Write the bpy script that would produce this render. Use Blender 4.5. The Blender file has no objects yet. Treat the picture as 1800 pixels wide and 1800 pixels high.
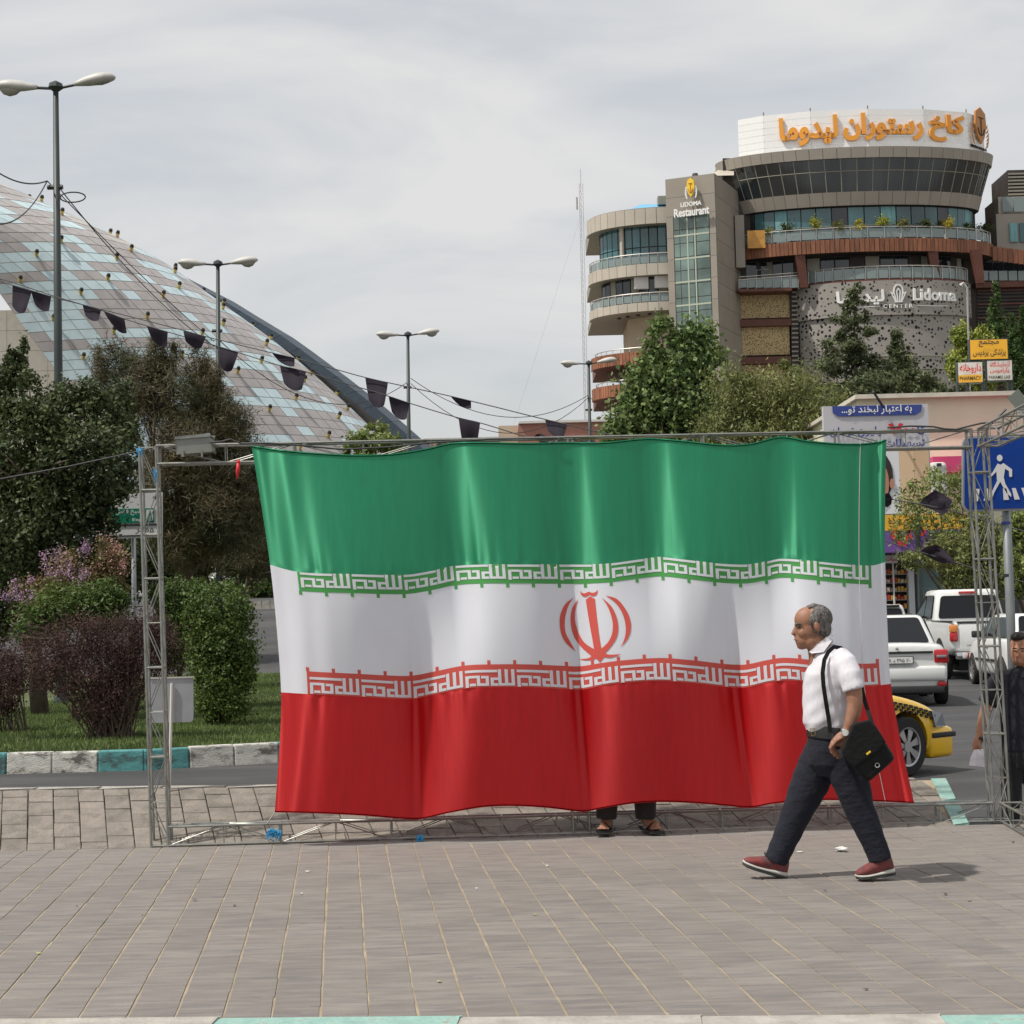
import bpy, bmesh, math, random
import numpy as np
from mathutils import Vector, Matrix
from mathutils.geometry import tessellate_polygon

# ------------------------------------------------------------------ camera
R = math.radians
scene = bpy.context.scene
C = scene.collection
FPX, SIZE = 3000.0, 1800.0
CAM_H = 1.66
PITCH, ROLL = math.atan(175 / 3000.0), R(1.4)
F_ = Vector((0, math.cos(PITCH), math.sin(PITCH)))
_U0 = Vector((0, -math.sin(PITCH), math.cos(PITCH)))
_R0 = Vector((1, 0, 0))
R_ = _R0 * math.cos(ROLL) - _U0 * math.sin(ROLL)
U_ = _U0 * math.cos(ROLL) + _R0 * math.sin(ROLL)
EYE = Vector((0, 0, CAM_H))
cam_d = bpy.data.cameras.new('camera')
cam_d.sensor_width = 36.0
cam_d.lens = 36.0 * FPX / SIZE
cam_d.clip_start, cam_d.clip_end = 0.1, 3000
cam = bpy.data.objects.new('camera', cam_d)
C.objects.link(cam)
cam.matrix_world = Matrix(((R_.x, U_.x, -F_.x, EYE.x), (R_.y, U_.y, -F_.y, EYE.y), (R_.z, U_.z, -F_.z, EYE.z), (0, 0, 0, 1)))
scene.camera = cam

# ------------------------------------------------------------------ world, sun, exposure
SUN_EL, SUN_AZ = R(58), R(-112)     # azimuth of the sun measured clockwise from +Y
world = bpy.data.worlds.new('World')
scene.world = world
world.use_nodes = True
nt = world.node_tree
bg = nt.nodes['Background']
sky = nt.nodes.new('ShaderNodeTexSky')
sky.sky_type = 'NISHITA'
sky.sun_disc = False
sky.sun_elevation = SUN_EL
sky.sun_rotation = SUN_AZ
sky.dust_density = 3.0
sky.air_density = 1.2
tcw = nt.nodes.new('ShaderNodeTexCoord')
mpw = nt.nodes.new('ShaderNodeMapping')
mpw.inputs['Scale'].default_value = (1.6, 1.6, 5.5)
mpw.inputs['Rotation'].default_value = (0.0, R(9), 0.3)
nzw = nt.nodes.new('ShaderNodeTexNoise')
nzw.inputs['Scale'].default_value = 2.1
nzw.inputs['Detail'].default_value = 6.0
nzw.inputs['Roughness'].default_value = 0.52
nzw.inputs['Distortion'].default_value = 0.6
crw = nt.nodes.new('ShaderNodeValToRGB')
crw.color_ramp.elements[0].position, crw.color_ramp.elements[0].color = 0.36, (0.62, 0.62, 0.62, 1)
crw.color_ramp.elements[1].position, crw.color_ramp.elements[1].color = 0.60, (0.985, 0.985, 0.985, 1)
mxw = nt.nodes.new('ShaderNodeMix')
mxw.data_type = 'RGBA'
mxw.inputs['B'].default_value = (6.35, 6.35, 6.32, 1)
nt.links.new(tcw.outputs['Generated'], mpw.inputs['Vector'])
nt.links.new(mpw.outputs['Vector'], nzw.inputs['Vector'])
nt.links.new(nzw.outputs['Fac'], crw.inputs['Fac'])
nt.links.new(crw.outputs['Color'], mxw.inputs['Factor'])
nt.links.new(sky.outputs['Color'], mxw.inputs['A'])
nt.links.new(mxw.outputs['Result'], bg.inputs['Color'])
bg.inputs['Strength'].default_value = 0.10
sun_d = bpy.data.lights.new('sun', 'SUN')
sun_d.energy = 3.4
sun_d.angle = R(1.5)
sun_d.color = (1.0, 0.95, 0.86)
sun = bpy.data.objects.new('sun', sun_d)
C.objects.link(sun)
SUN_DIR = Vector((math.sin(SUN_AZ) * math.cos(SUN_EL), math.cos(SUN_AZ) * math.cos(SUN_EL), math.sin(SUN_EL)))
sun.rotation_euler = SUN_DIR.to_track_quat('Z', 'Y').to_euler()
sun.location = SUN_DIR * 50
scene.view_settings.view_transform = 'Standard'
scene.view_settings.look = 'None'
scene.view_settings.gamma = 1.0
scene.view_settings.exposure = 0.25
scene.render.engine = 'CYCLES'
scene.cycles.max_bounces = 8
scene.cycles.transparent_max_bounces = 12

# ------------------------------------------------------------------ pixel helpers (photo is 1800 x 1800)
def ray(px, py):
    return F_ + R_ * ((px - 900) / FPX) + U_ * ((900 - py) / FPX)
def P(px, py, Y):
    d = ray(px, py); return EYE + d * (Y / d.y)
def G(px, py, z=0.0):
    d = ray(px, py); return EYE + d * ((z - CAM_H) / d.z)
def hor(px):
    return 1075 - (px - 900) * math.tan(ROLL)
def lerp(a, b, t):
    return a + (b - a) * t
def interp(pts, x):
    if x <= pts[0][0]: return pts[0][1]
    for (x0, y0), (x1, y1) in zip(pts, pts[1:]):
        if x <= x1:
            return y0 + (y1 - y0) * (x - x0) / (x1 - x0)
    return pts[-1][1]
def smooth_interp(pts, x):
    # Catmull-Rom through the points
    n = len(pts)
    if x <= pts[0][0]: return pts[0][1]
    if x >= pts[-1][0]: return pts[-1][1]
    i = 0
    while x > pts[i + 1][0]: i += 1
    x0, y0 = pts[i]; x1, y1 = pts[i + 1]
    m0 = (y1 - pts[i - 1][1]) / (x1 - pts[i - 1][0]) if i > 0 else (y1 - y0) / (x1 - x0)
    m1 = (pts[i + 2][1] - y0) / (pts[i + 2][0] - x0) if i + 2 < n else (y1 - y0) / (x1 - x0)
    h = x1 - x0; t = (x - x0) / h
    return (2*t**3 - 3*t**2 + 1) * y0 + (t**3 - 2*t**2 + t) * h * m0 + (-2*t**3 + 3*t**2) * y1 + (t**3 - t**2) * h * m1

# ------------------------------------------------------------------ materials
def mat(name, col, rough=0.7, metal=0.0, var=0.0, vscale=6.0, bump=0.0, bscale=60.0, spec=0.5, col2=None,
        island=0.0, stretch=(1, 1, 1), sheen=0.0, transl=0.0, coat=0.0, wear=None, wear_scale=8.0, wear_amt=0.5, detail=5.0, aniso=0.0):
    m = bpy.data.materials.new(name)
    m.use_nodes = True
    t = m.node_tree; N = t.nodes; L = t.links
    b = N['Principled BSDF']
    b.inputs['Base Color'].default_value = (*col, 1)
    b.inputs['Roughness'].default_value = rough
    b.inputs['Metallic'].default_value = metal
    b.inputs['Specular IOR Level'].default_value = spec
    b.inputs['Anisotropic'].default_value = aniso
    if sheen: b.inputs['Sheen Weight'].default_value = sheen
    if coat:
        b.inputs['Coat Weight'].default_value = coat
        b.inputs['Coat Roughness'].default_value = 0.06
    out = None
    if var or bump or col2 or wear:
        tc = N.new('ShaderNodeTexCoord'); mp = N.new('ShaderNodeMapping')
        mp.inputs['Scale'].default_value = stretch
        L.new(tc.outputs['Object'], mp.inputs['Vector'])
    if var or col2:
        nz = N.new('ShaderNodeTexNoise')
        nz.inputs['Scale'].default_value = vscale; nz.inputs['Detail'].default_value = detail
        L.new(mp.outputs['Vector'], nz.inputs['Vector'])
        cr = N.new('ShaderNodeValToRGB')
        c2 = col2 if col2 else tuple(min(1, c * (1 + var)) for c in col)
        c1 = col if col2 else tuple(c * (1 - var) for c in col)
        cr.color_ramp.elements[0].position = 0.32; cr.color_ramp.elements[0].color = (*c1, 1)
        cr.color_ramp.elements[1].position = 0.68; cr.color_ramp.elements[1].color = (*c2, 1)
        L.new(nz.outputs['Fac'], cr.inputs['Fac'])
        out = cr.outputs['Color']
    if wear:
        nw = N.new('ShaderNodeTexNoise'); nw.inputs['Scale'].default_value = wear_scale; nw.inputs['Detail'].default_value = 8
        nw.inputs['Roughness'].default_value = 0.7
        L.new(mp.outputs['Vector'], nw.inputs['Vector'])
        cw = N.new('ShaderNodeValToRGB')
        cw.color_ramp.elements[0].position = 1 - wear_amt - 0.06; cw.color_ramp.elements[0].color = (0, 0, 0, 1)
        cw.color_ramp.elements[1].position = 1 - wear_amt + 0.06; cw.color_ramp.elements[1].color = (1, 1, 1, 1)
        L.new(nw.outputs['Fac'], cw.inputs['Fac'])
        mx = N.new('ShaderNodeMix'); mx.data_type = 'RGBA'
        L.new(cw.outputs['Color'], mx.inputs['Factor'])
        if out: L.new(out, mx.inputs['A'])
        else: mx.inputs['A'].default_value = (*col, 1)
        mx.inputs['B'].default_value = (*wear, 1)
        out = mx.outputs['Result']
    if island:
        gm = N.new('ShaderNodeNewGeometry')
        hs = N.new('ShaderNodeHueSaturation')
        ma = N.new('ShaderNodeMapRange')
        ma.inputs['To Min'].default_value = 1 - island; ma.inputs['To Max'].default_value = 1 + island
        L.new(gm.outputs['Random Per Island'], ma.inputs['Value'])
        L.new(ma.outputs['Result'], hs.inputs['Value'])
        if out: L.new(out, hs.inputs['Color'])
        else: hs.inputs['Color'].default_value = (*col, 1)
        out = hs.outputs['Color']
    if out: L.new(out, b.inputs['Base Color'])
    if bump:
        nb = N.new('ShaderNodeTexNoise'); nb.inputs['Scale'].default_value = bscale; nb.inputs['Detail'].default_value = 6
        L.new(mp.outputs['Vector'], nb.inputs['Vector'])
        bp = N.new('ShaderNodeBump'); bp.inputs['Strength'].default_value = min(1.0, bump); bp.inputs['Distance'].default_value = 0.02 * max(1, bump)
        L.new(nb.outputs['Fac'], bp.inputs['Height'])
        L.new(bp.outputs['Normal'], b.inputs['Normal'])
    if transl:
        tr = N.new('ShaderNodeBsdfTranslucent'); ms = N.new('ShaderNodeMixShader')
        ms.inputs['Fac'].default_value = transl
        if out: L.new(out, tr.inputs['Color'])
        else: tr.inputs['Color'].default_value = (*col, 1)
        L.new(b.outputs['BSDF'], ms.inputs[1]); L.new(tr.outputs['BSDF'], ms.inputs[2])
        L.new(ms.outputs['Shader'], N['Material Output'].inputs['Surface'])
    return m

def per_object(m, amount):
    """vary the base colour a little from object to object (whole pavers, panels, tiles)"""
    t = m.node_tree; N = t.nodes; L = t.links; b = N['Principled BSDF']
    oi = N.new('ShaderNodeObjectInfo'); hs = N.new('ShaderNodeHueSaturation'); ma = N.new('ShaderNodeMapRange')
    ma.inputs['To Min'].default_value = 1 - amount; ma.inputs['To Max'].default_value = 1 + amount
    L.new(oi.outputs['Random'], ma.inputs['Value']); L.new(ma.outputs['Result'], hs.inputs['Value'])
    src = b.inputs['Base Color'].links[0].from_socket if b.inputs['Base Color'].links else None
    if src: L.new(src, hs.inputs['Color'])
    else: hs.inputs['Color'].default_value = b.inputs['Base Color'].default_value
    L.new(hs.outputs['Color'], b.inputs['Base Color'])
    return m

# ------------------------------------------------------------------ mesh builder
class MB:
    def __init__(s): s.v = []; s.f = []
    def add(s, vs, fs):
        o = len(s.v); s.v += [tuple(v) for v in vs]; s.f += [tuple(i + o for i in f) for f in fs]; return s
    def box(s, c, size, rot=None, M=None):
        hx, hy, hz = size[0] / 2, size[1] / 2, size[2] / 2
        vs = [Vector((x, y, z)) for x in (-hx, hx) for y in (-hy, hy) for z in (-hz, hz)]
        if rot is not None: vs = [rot @ v for v in vs]
        vs = [v + Vector(c) for v in vs]
        if M is not None: vs = [M @ v for v in vs]
        return s.add(vs, [(0, 1, 3, 2), (4, 6, 7, 5), (0, 4, 5, 1), (2, 3, 7, 6), (0, 2, 6, 4), (1, 5, 7, 3)])
    def tube(s, pts, rad, n=8, cap=True, flat=1.0):
        pts = [Vector(p) for p in pts]
        rs = rad if isinstance(rad, (list, tuple)) else [rad] * len(pts)
        o = len(s.v)
        up = None
        for i, p in enumerate(pts):
            d = (pts[min(i + 1, len(pts) - 1)] - pts[max(i - 1, 0)])
            if d.length < 1e-9: d = Vector((0, 0, 1))
            d.normalize()
            if up is None:
                up = Vector((0, 0, 1)) if abs(d.z) < 0.9 else Vector((0, 1, 0))
            a = d.cross(up)
            if a.length < 1e-6: a = d.cross(Vector((1, 0, 0)))
            a.normalize(); b = a.cross(d).normalized(); up = b
            for k in range(n):
                t = 2 * math.pi * k / n
                s.v.append(tuple(p + a * (rs[i] * math.cos(t)) + b * (rs[i] * flat * math.sin(t))))
        for i in range(len(pts) - 1):
            for k in range(n):
                k2 = (k + 1) % n
                s.f.append((o + i * n + k, o + i * n + k2, o + (i + 1) * n + k2, o + (i + 1) * n + k))
        if cap:
            s.f.append(tuple(o + k for k in reversed(range(n))))
            s.f.append(tuple(o + (len(pts) - 1) * n + k for k in range(n)))
        return s
    def rings(s, rings, cap=True, closed=True):
        """loft through rings of equal point count"""
        o = len(s.v); n = len(rings[0])
        for r in rings: s.v += [tuple(p) for p in r]
        for i in range(len(rings) - 1):
            for k in range(n if closed else n - 1):
                k2 = (k + 1) % n
                s.f.append((o + i * n + k, o + i * n + k2, o + (i + 1) * n + k2, o + (i + 1) * n + k))
        if cap:
            s.f.append(tuple(o + k for k in reversed(range(n))))
            s.f.append(tuple(o + (len(rings) - 1) * n + k for k in range(n)))
        return s
    def ellipsoid(s, c, r, rot=None, nu=14, nv=9):
        c = Vector(c); rr = []
        for i in range(1, nv):
            ph = math.pi * i / nv
            ring = []
            for k in range(nu):
                t = 2 * math.pi * k / nu
                p = Vector((r[0] * math.sin(ph) * math.cos(t), r[1] * math.sin(ph) * math.sin(t), -r[2] * math.cos(ph)))
                if rot is not None: p = rot @ p
                ring.append(p + c)
            rr.append(ring)
        o = len(s.v)
        for q in rr: s.v += [tuple(p) for p in q]
        b = Vector((0, 0, -r[2])); t = Vector((0, 0, r[2]))
        if rot is not None: b = rot @ b; t = rot @ t
        s.v += [tuple(b + c), tuple(t + c)]
        ib, it = len(s.v) - 2, len(s.v) - 1
        for i in range(nv - 2):
            for k in range(nu):
                k2 = (k + 1) % nu
                s.f.append((o + i * nu + k, o + i * nu + k2, o + (i + 1) * nu + k2, o + (i + 1) * nu + k))
        for k in range(nu):
            k2 = (k + 1) % nu
            s.f.append((o + k2, o + k, ib)); s.f.append((o + (nv - 2) * nu + k, o + (nv - 2) * nu + k2, it))
        return s
    def prism(s, poly, z0, z1):
        """vertical prism over a footprint (list of xy); z0/z1 numbers or per-vertex lists"""
        n = len(poly)
        zb = z0 if isinstance(z0, (list, tuple)) else [z0] * n
        zt = z1 if isinstance(z1, (list, tuple)) else [z1] * n
        vs = [(p[0], p[1], zb[i]) for i, p in enumerate(poly)] + [(p[0], p[1], zt[i]) for i, p in enumerate(poly)]
        fs = [(i, (i + 1) % n, n + (i + 1) % n, n + i) for i in range(n)]
        tri = tessellate_polygon([[Vector((p[0], p[1], 0)) for p in poly]])
        fs += [tuple(t) for t in tri] + [tuple(n + i for i in reversed(t)) for t in tri]
        return s.add(vs, fs)
    def plate(s, pts, off):
        """3-D polygon (roughly planar) thickened by vector off"""
        n = len(pts); pts = [Vector(p) for p in pts]; off = Vector(off)
        nrm = Vector((0, 0, 0))
        for i in range(n):
            a, b = pts[i], pts[(i + 1) % n]
            nrm += a.cross(b)
        ax = max(range(3), key=lambda k: abs(nrm[k]))
        keep = [k for k in range(3) if k != ax]
        tri = tessellate_polygon([[Vector((p[keep[0]], p[keep[1]], 0)) for p in pts]])
        vs = [tuple(p) for p in pts] + [tuple(p + off) for p in pts]
        fs = [tuple(t) for t in tri] + [tuple(n + i for i in reversed(t)) for t in tri]
        fs += [(i, (i + 1) % n, n + (i + 1) % n, n + i) for i in range(n)]
        return s.add(vs, fs)
    def build(s, name, m, parent=None, smooth=False, fix=True, bevel=0.0):
        me = bpy.data.meshes.new(name)
        me.from_pydata(s.v, [], s.f)
        if fix or bevel:
            bm = bmesh.new(); bm.from_mesh(me)
            if bevel:
                bmesh.ops.remove_doubles(bm, verts=bm.verts, dist=1e-5)
                bmesh.ops.bevel(bm, geom=[e for e in bm.edges if len(e.link_faces) == 2 and e.calc_face_angle(0) > 0.5] , offset=bevel, segments=2, affect='EDGES', profile=0.5)
            bmesh.ops.recalc_face_normals(bm, faces=bm.faces)
            bm.to_mesh(me); bm.free()
        if smooth: me.shade_smooth()
        me.materials.append(m)
        return obj(name, me, parent)

def obj(name, me, parent=None):
    o = bpy.data.objects.new(name, me)
    C.objects.link(o)
    if parent is not None:
        o.parent = parent
        o.matrix_parent_inverse = parent.matrix_world.inverted() if parent.type == 'EMPTY' and False else Matrix.Identity(4)
    return o
def thing(name, label, cat, group=None):
    """an Empty at the world origin that parents the parts of one thing (moved to the base by settle())"""
    o = bpy.data.objects.new(name, None); C.objects.link(o)
    o.empty_display_size = 0.3
    return tag(o, label, cat, group)
def tag(o, label=None, cat=None, group=None, kind=None):
    if label: o['label'] = label
    if cat: o['category'] = cat
    if group: o['group'] = group
    if kind: o['kind'] = kind
    return o
def settle(root, base):
    """put the thing's origin at its base without moving its parts"""
    base = Vector(base)
    root.location = base
    for ch in [c for c in C.objects if c.parent == root]:
        ch.location = ch.location - base
    return root
def smooth_angle(o, ang=0.6):
    me = o.data
    me.shade_smooth()
    try: me.set_sharp_from_angle(angle=ang)
    except Exception: pass
    return o

# ------------------------------------------------------------------ lettering
_AR = {  # isolated, final, initial, medial
 'ا': (0xFE8D, 0xFE8E, 0, 0), 'آ': (0xFE81, 0xFE82, 0, 0), 'ب': (0xFE8F, 0xFE90, 0xFE91, 0xFE92), 'پ': (0xFB56, 0xFB57, 0xFB58, 0xFB59),
 'ت': (0xFE95, 0xFE96, 0xFE97, 0xFE98), 'ج': (0xFE9D, 0xFE9E, 0xFE9F, 0xFEA0), 'خ': (0xFEA5, 0xFEA6, 0xFEA7, 0xFEA8),
 'د': (0xFEA9, 0xFEAA, 0, 0), 'ر': (0xFEAD, 0xFEAE, 0, 0), 'ز': (0xFEAF, 0xFEB0, 0, 0), 'س': (0xFEB1, 0xFEB2, 0xFEB3, 0xFEB4),
 'ش': (0xFEB5, 0xFEB6, 0xFEB7, 0xFEB8), 'ض': (0xFEBD, 0xFEBE, 0xFEBF, 0xFEC0), 'ع': (0xFEC9, 0xFECA, 0xFECB, 0xFECC),
 'ف': (0xFED1, 0xFED2, 0xFED3, 0xFED4), 'ک': (0xFB8E, 0xFB8F, 0xFB90, 0xFB91), 'گ': (0xFB92, 0xFB93, 0xFB94, 0xFB95),
 'ل': (0xFEDD, 0xFEDE, 0xFEDF, 0xFEE0), 'م': (0xFEE1, 0xFEE2, 0xFEE3, 0xFEE4), 'ن': (0xFEE5, 0xFEE6, 0xFEE7, 0xFEE8),
 'و': (0xFEED, 0xFEEE, 0, 0), 'ه': (0xFEE9, 0xFEEA, 0xFEEB, 0xFEEC), 'ی': (0xFBFC, 0xFBFD, 0xFBFE, 0xFBFF), 'ط': (0xFEC1, 0xFEC2, 0xFEC3, 0xFEC4),
 'ژ': (0xFB8A, 0xFB8B, 0, 0)}
def shape_fa(s):
    """join Persian letters into their contextual forms, in left-to-right drawing order"""
    out = []
    for i, ch in enumerate(s):
        if ch not in _AR: out.append(ch); continue
        prev = i > 0 and s[i - 1] in _AR and _AR[s[i - 1]][2] != 0
        nxt = i + 1 < len(s) and s[i + 1] in _AR and _AR[ch][2] != 0
        k = (3 if nxt else 1) if prev else (2 if nxt else 0)
        out.append(chr(_AR[ch][k]))
    # digits keep their order
    res, run = [], []
    for ch in reversed(out):
        if '\u06F0' <= ch <= '\u06F9': run.insert(0, ch)
        else:
            res += run; run = []; res.append(ch)
    return ''.join(res + run)
_TXT = {}
def text_flat(s, bold=0.0, depth=0.0):
    """mesh data of a line of writing, normalised: x 0..w, y centred on its box, height 1"""
    key = (s, bold, depth)
    if key in _TXT: return _TXT[key]
    c = bpy.data.curves.new('writing', 'FONT')
    c.body = s; c.offset = bold; c.resolution_u = 3
    o = bpy.data.objects.new('writing', c); C.objects.link(o)
    dg = bpy.context.evaluated_depsgraph_get()
    me = o.evaluated_get(dg).to_mesh()
    vs = [v.co.copy() for v in me.vertices]; fs = [tuple(p.vertices) for p in me.polygons]
    bpy.data.objects.remove(o); bpy.data.curves.remove(c)
    xs = [v.x for v in vs]; ys = [v.y for v in vs]
    h = max(ys) - min(ys); x0 = min(xs); y0 = (max(ys) + min(ys)) / 2
    vs = [((v.x - x0) / h, (v.y - y0) / h) for v in vs]
    _TXT[key] = (vs, fs, (max(xs) - x0) / h)
    return _TXT[key]
def write(name, s, frame, w, h, m, parent=None, bold=0.0, thick=0.0, fa=False):
    """frame(x, y, d) -> world point; writing fitted into a w x h box centred on the frame's origin"""
    vs, fs, wd = text_flat(shape_fa(s) if fa else s, bold)
    mb = MB()
    pts = [((x / wd - 0.5) * w, y * h) for x, y in vs]
    mb.add([frame(x, y, thick) for x, y in pts], fs)
    if thick > 0.012:
        ed = {}
        for f in fs:
            for a, b in zip(f, f[1:] + f[:1]):
                k = (min(a, b), max(a, b)); ed.setdefault(k, []).append((a, b))
        o2 = len(mb.v)
        mb.v += [tuple(frame(x, y, 0.0)) for x, y in pts]
        for k, l in ed.items():
            if len(l) == 1:
                a, b = l[0]; mb.f.append((a, o2 + a, o2 + b, b))
    return mb.build(name, m, parent, fix=False)
def flat_frame(o, ex, ey, en):
    o, ex, ey, en = Vector(o), Vector(ex).normalized(), Vector(ey).normalized(), Vector(en).normalized()
    return lambda x, y, d: o + ex * x + ey * y + en * d
# ================================================================== ground, plaza, berm, road, island
rnd = random.Random(7)
M_ground = mat('dry_ground', (0.16, 0.14, 0.11), 0.95, var=0.3, vscale=0.4, bump=0.3, bscale=8)
M_asphalt = mat('asphalt', (0.046, 0.046, 0.049), 0.9, var=0.22, vscale=0.9, bump=0.25, bscale=90, wear=(0.068, 0.066, 0.065), wear_scale=0.55, wear_amt=0.44, stretch=(0.35, 1.4, 1))
M_joint = mat('sandy_joint', (0.33, 0.27, 0.19), 0.97, var=0.22, vscale=5, bump=0.5, bscale=120)
M_paver = per_object(mat('grey_paver', (0.205, 0.185, 0.170), 0.86, var=0.16, vscale=3.2, bump=0.45, bscale=45, stretch=(1.0, 5.5, 1), wear=(0.155, 0.145, 0.142), wear_scale=2.4, wear_amt=0.42), 0.08)
M_bpaver = per_object(mat('worn_beige_paver', (0.205, 0.18, 0.155), 0.9, var=0.18, vscale=9, bump=0.5, bscale=50, wear=(0.14, 0.125, 0.11), wear_scale=6, wear_amt=0.40, stretch=(1, 1, 1)), 0.12)
M_stone = mat('kerb_concrete', (0.34, 0.32, 0.29), 0.9, var=0.2, vscale=7, bump=0.4, bscale=40)
M_kwhite = mat('kerb_white_paint', (0.52, 0.51, 0.47), 0.8, var=0.16, vscale=6, bump=0.5, bscale=40, wear=(0.12, 0.11, 0.10), wear_scale=3.6, wear_amt=0.455, stretch=(1, 1, 2.2))
M_kteal = mat('kerb_teal_paint', (0.075, 0.26, 0.26), 0.75, var=0.15, vscale=9, bump=0.4, bscale=40, wear=(0.05, 0.085, 0.085), wear_scale=3.6, wear_amt=0.455, stretch=(1, 1, 2.2))
M_kteal2 = mat('kerb_pale_teal_paint', (0.24, 0.40, 0.36), 0.75, var=0.15, vscale=9, bump=0.4, bscale=40, wear=(0.26, 0.25, 0.22), wear_scale=9, wear_amt=0.40)
ROAD_Z = -0.12

def sheet(name, poly, z, m, kind='structure', parent=None):
    mb = MB(); tri = tessellate_polygon([[Vector((p[0], p[1], 0)) for p in poly]])
    mb.add([(p[0], p[1], z) for p in poly], [tuple(t) for t in tri])
    o = mb.build(name, m, parent)
    for p in o.data.polygons:
        pass
    return tag(o, kind=kind)
sheet('ground', [(-900, -60), (900, -60), (900, 1500), (-900, 1500)], ROAD_Z - 0.02, M_ground)
sheet('road', [(-60, 3), (60, 3), (60, 130), (-60, 130)], ROAD_Z, M_asphalt)

# --- plaza of long grey pavers
CR_A, CR_B = G(0, 1497), G(1753, 1449)
CR_D = (CR_B - CR_A).normalized()
CR_N = Vector((-CR_D.y, CR_D.x, 0))           # away from the camera
def crease(t):                                # t metres along from CR_A
    return CR_A + CR_D * t
_vd = ray(600, 1082); PV = Vector((_vd.x, _vd.y, 0)).normalized()      # paver columns
PU = Vector((PV.y, -PV.x, 0))
P0 = G(563, 1788)
NEAR_A, NEAR_B = G(0, 1793), G(1800, 1786)
ND = (NEAR_B - NEAR_A).normalized(); NN = Vector((-ND.y, ND.x, 0))
plaza = MB()
pl = [NEAR_A - ND * 6, NEAR_B + ND * 6, crease(15), crease(-6)]
plaza.prism([(p.x, p.y) for p in pl], ROAD_Z - 0.05, -0.004)
plaza = tag(plaza.build('plaza', M_joint), kind='structure')
def clip(poly, a, n):
    out = []
    for i in range(len(poly)):
        p, q = poly[i], poly[(i + 1) % len(poly)]
        dp, dq = (p - a).dot(n), (q - a).dot(n)
        if dp <= 0: out.append(p)
        if dp * dq < 0: out.append(p + (q - p) * (dp / (dp - dq)))
    return out
def slab_piece(poly, z, h, up=Vector((0, 0, 1)), inset=0.004):
    """small stone: chamfered top so that the joint catches shade"""
    c = sum((p for p in poly), Vector()) / len(poly)
    n = len(poly)
    top = [p + (c - p).normalized() * inset * 1.5 for p in poly]
    vs = [tuple(p + up * (z - h)) for p in poly] + [tuple(p + up * (z - 0.003)) for p in poly] + [tuple(p + up * z) for p in top]
    fs = [(i, (i + 1) % n, n + (i + 1) % n, n + i) for i in range(n)] + [(n + i, n + (i + 1) % n, 2 * n + (i + 1) % n, 2 * n + i) for i in range(n)]
    fs.append(tuple(2 * n + i for i in range(n)))
    return vs, fs
pieces = []
W, Lp = 0.2024, 0.4
for ci in range(-46, 60):
    off = (0.5 if ci % 2 else 0.0) * Lp + rnd.uniform(-0.02, 0.02)
    for ri in range(-3, 18):
        u0, v0 = ci * W, ri * Lp + off
        g = 0.0036 + rnd.random() * 0.0028
        jl, jr = rnd.uniform(-0.003, 0.003), rnd.uniform(-0.003, 0.003)
        poly = [P0 + PU * (u0 + g + jl) + PV * (v0 + 0.0004), P0 + PU * (u0 + W - g + jl) + PV * (v0 + 0.0004),
                P0 + PU * (u0 + W - g + jr) + PV * (v0 + Lp - 0.0004), P0 + PU * (u0 + g + jr) + PV * (v0 + Lp - 0.0004)]
        poly = clip(poly, CR_A, CR_N)
        if len(poly) >= 3: poly = clip(poly, NEAR_A + NN * 0.01, -NN)
        if len(poly) < 3: continue
        c = sum(poly, Vector()) / len(poly)
        d = (c - EYE); k = d.dot(F_)
        px, py = 900 + FPX * d.dot(R_) / k, 900 - FPX * d.dot(U_) / k
        if px < -1500 or px > 3300: continue
        pieces.append((py if -40 < px < 1840 and py < 1830 else 0, poly, rnd.uniform(-0.0018, 0.0018)))
pieces.sort(key=lambda q: -q[0])
rest = MB()
for i, (py, poly, dz) in enumerate(pieces):
    vs, fs = slab_piece(poly, dz * 0.7, 0.03, inset=0.002)
    if i < 300: MB().add(vs, fs).build('paver', M_paver, plaza, fix=False)
    else: rest.add(vs, fs)
tag(rest.build('pavers', M_paver, plaza, fix=False), kind='stuff')

# --- painted kerb along the near edge of the plaza
kerb = tag(MB().prism([(p.x, p.y) for p in (NEAR_A - ND * 2 - NN * 0.34, NEAR_B + ND * 2 - NN * 0.34, NEAR_B + ND * 2 - NN * 0.0, NEAR_A - ND * 2 - NN * 0.0)], ROAD_Z - 0.04, -0.03).build('kerb', M_stone), kind='structure')
t, k = -1.5, 0
edges = [-1.3, -0.3, 0.94, 1.95, 2.93, 3.88, 4.9, 6.0]
for i, (a, b) in enumerate(zip(edges, edges[1:])):
    q = [NEAR_A + ND * (a + 0.004) - NN * 0.32, NEAR_A + ND * (b - 0.004) - NN * 0.32, NEAR_A + ND * (b - 0.004) - NN * 0.006, NEAR_A + ND * (a + 0.004) - NN * 0.006]
    MB().prism([(p.x, p.y) for p in q], -0.03, 0.004).build('kerb_stone', [M_kwhite, M_kwhite, M_kteal2][i % 3] if False else (M_kteal2 if i in (2, 5) else M_stone), kerb, bevel=0.008)

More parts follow.
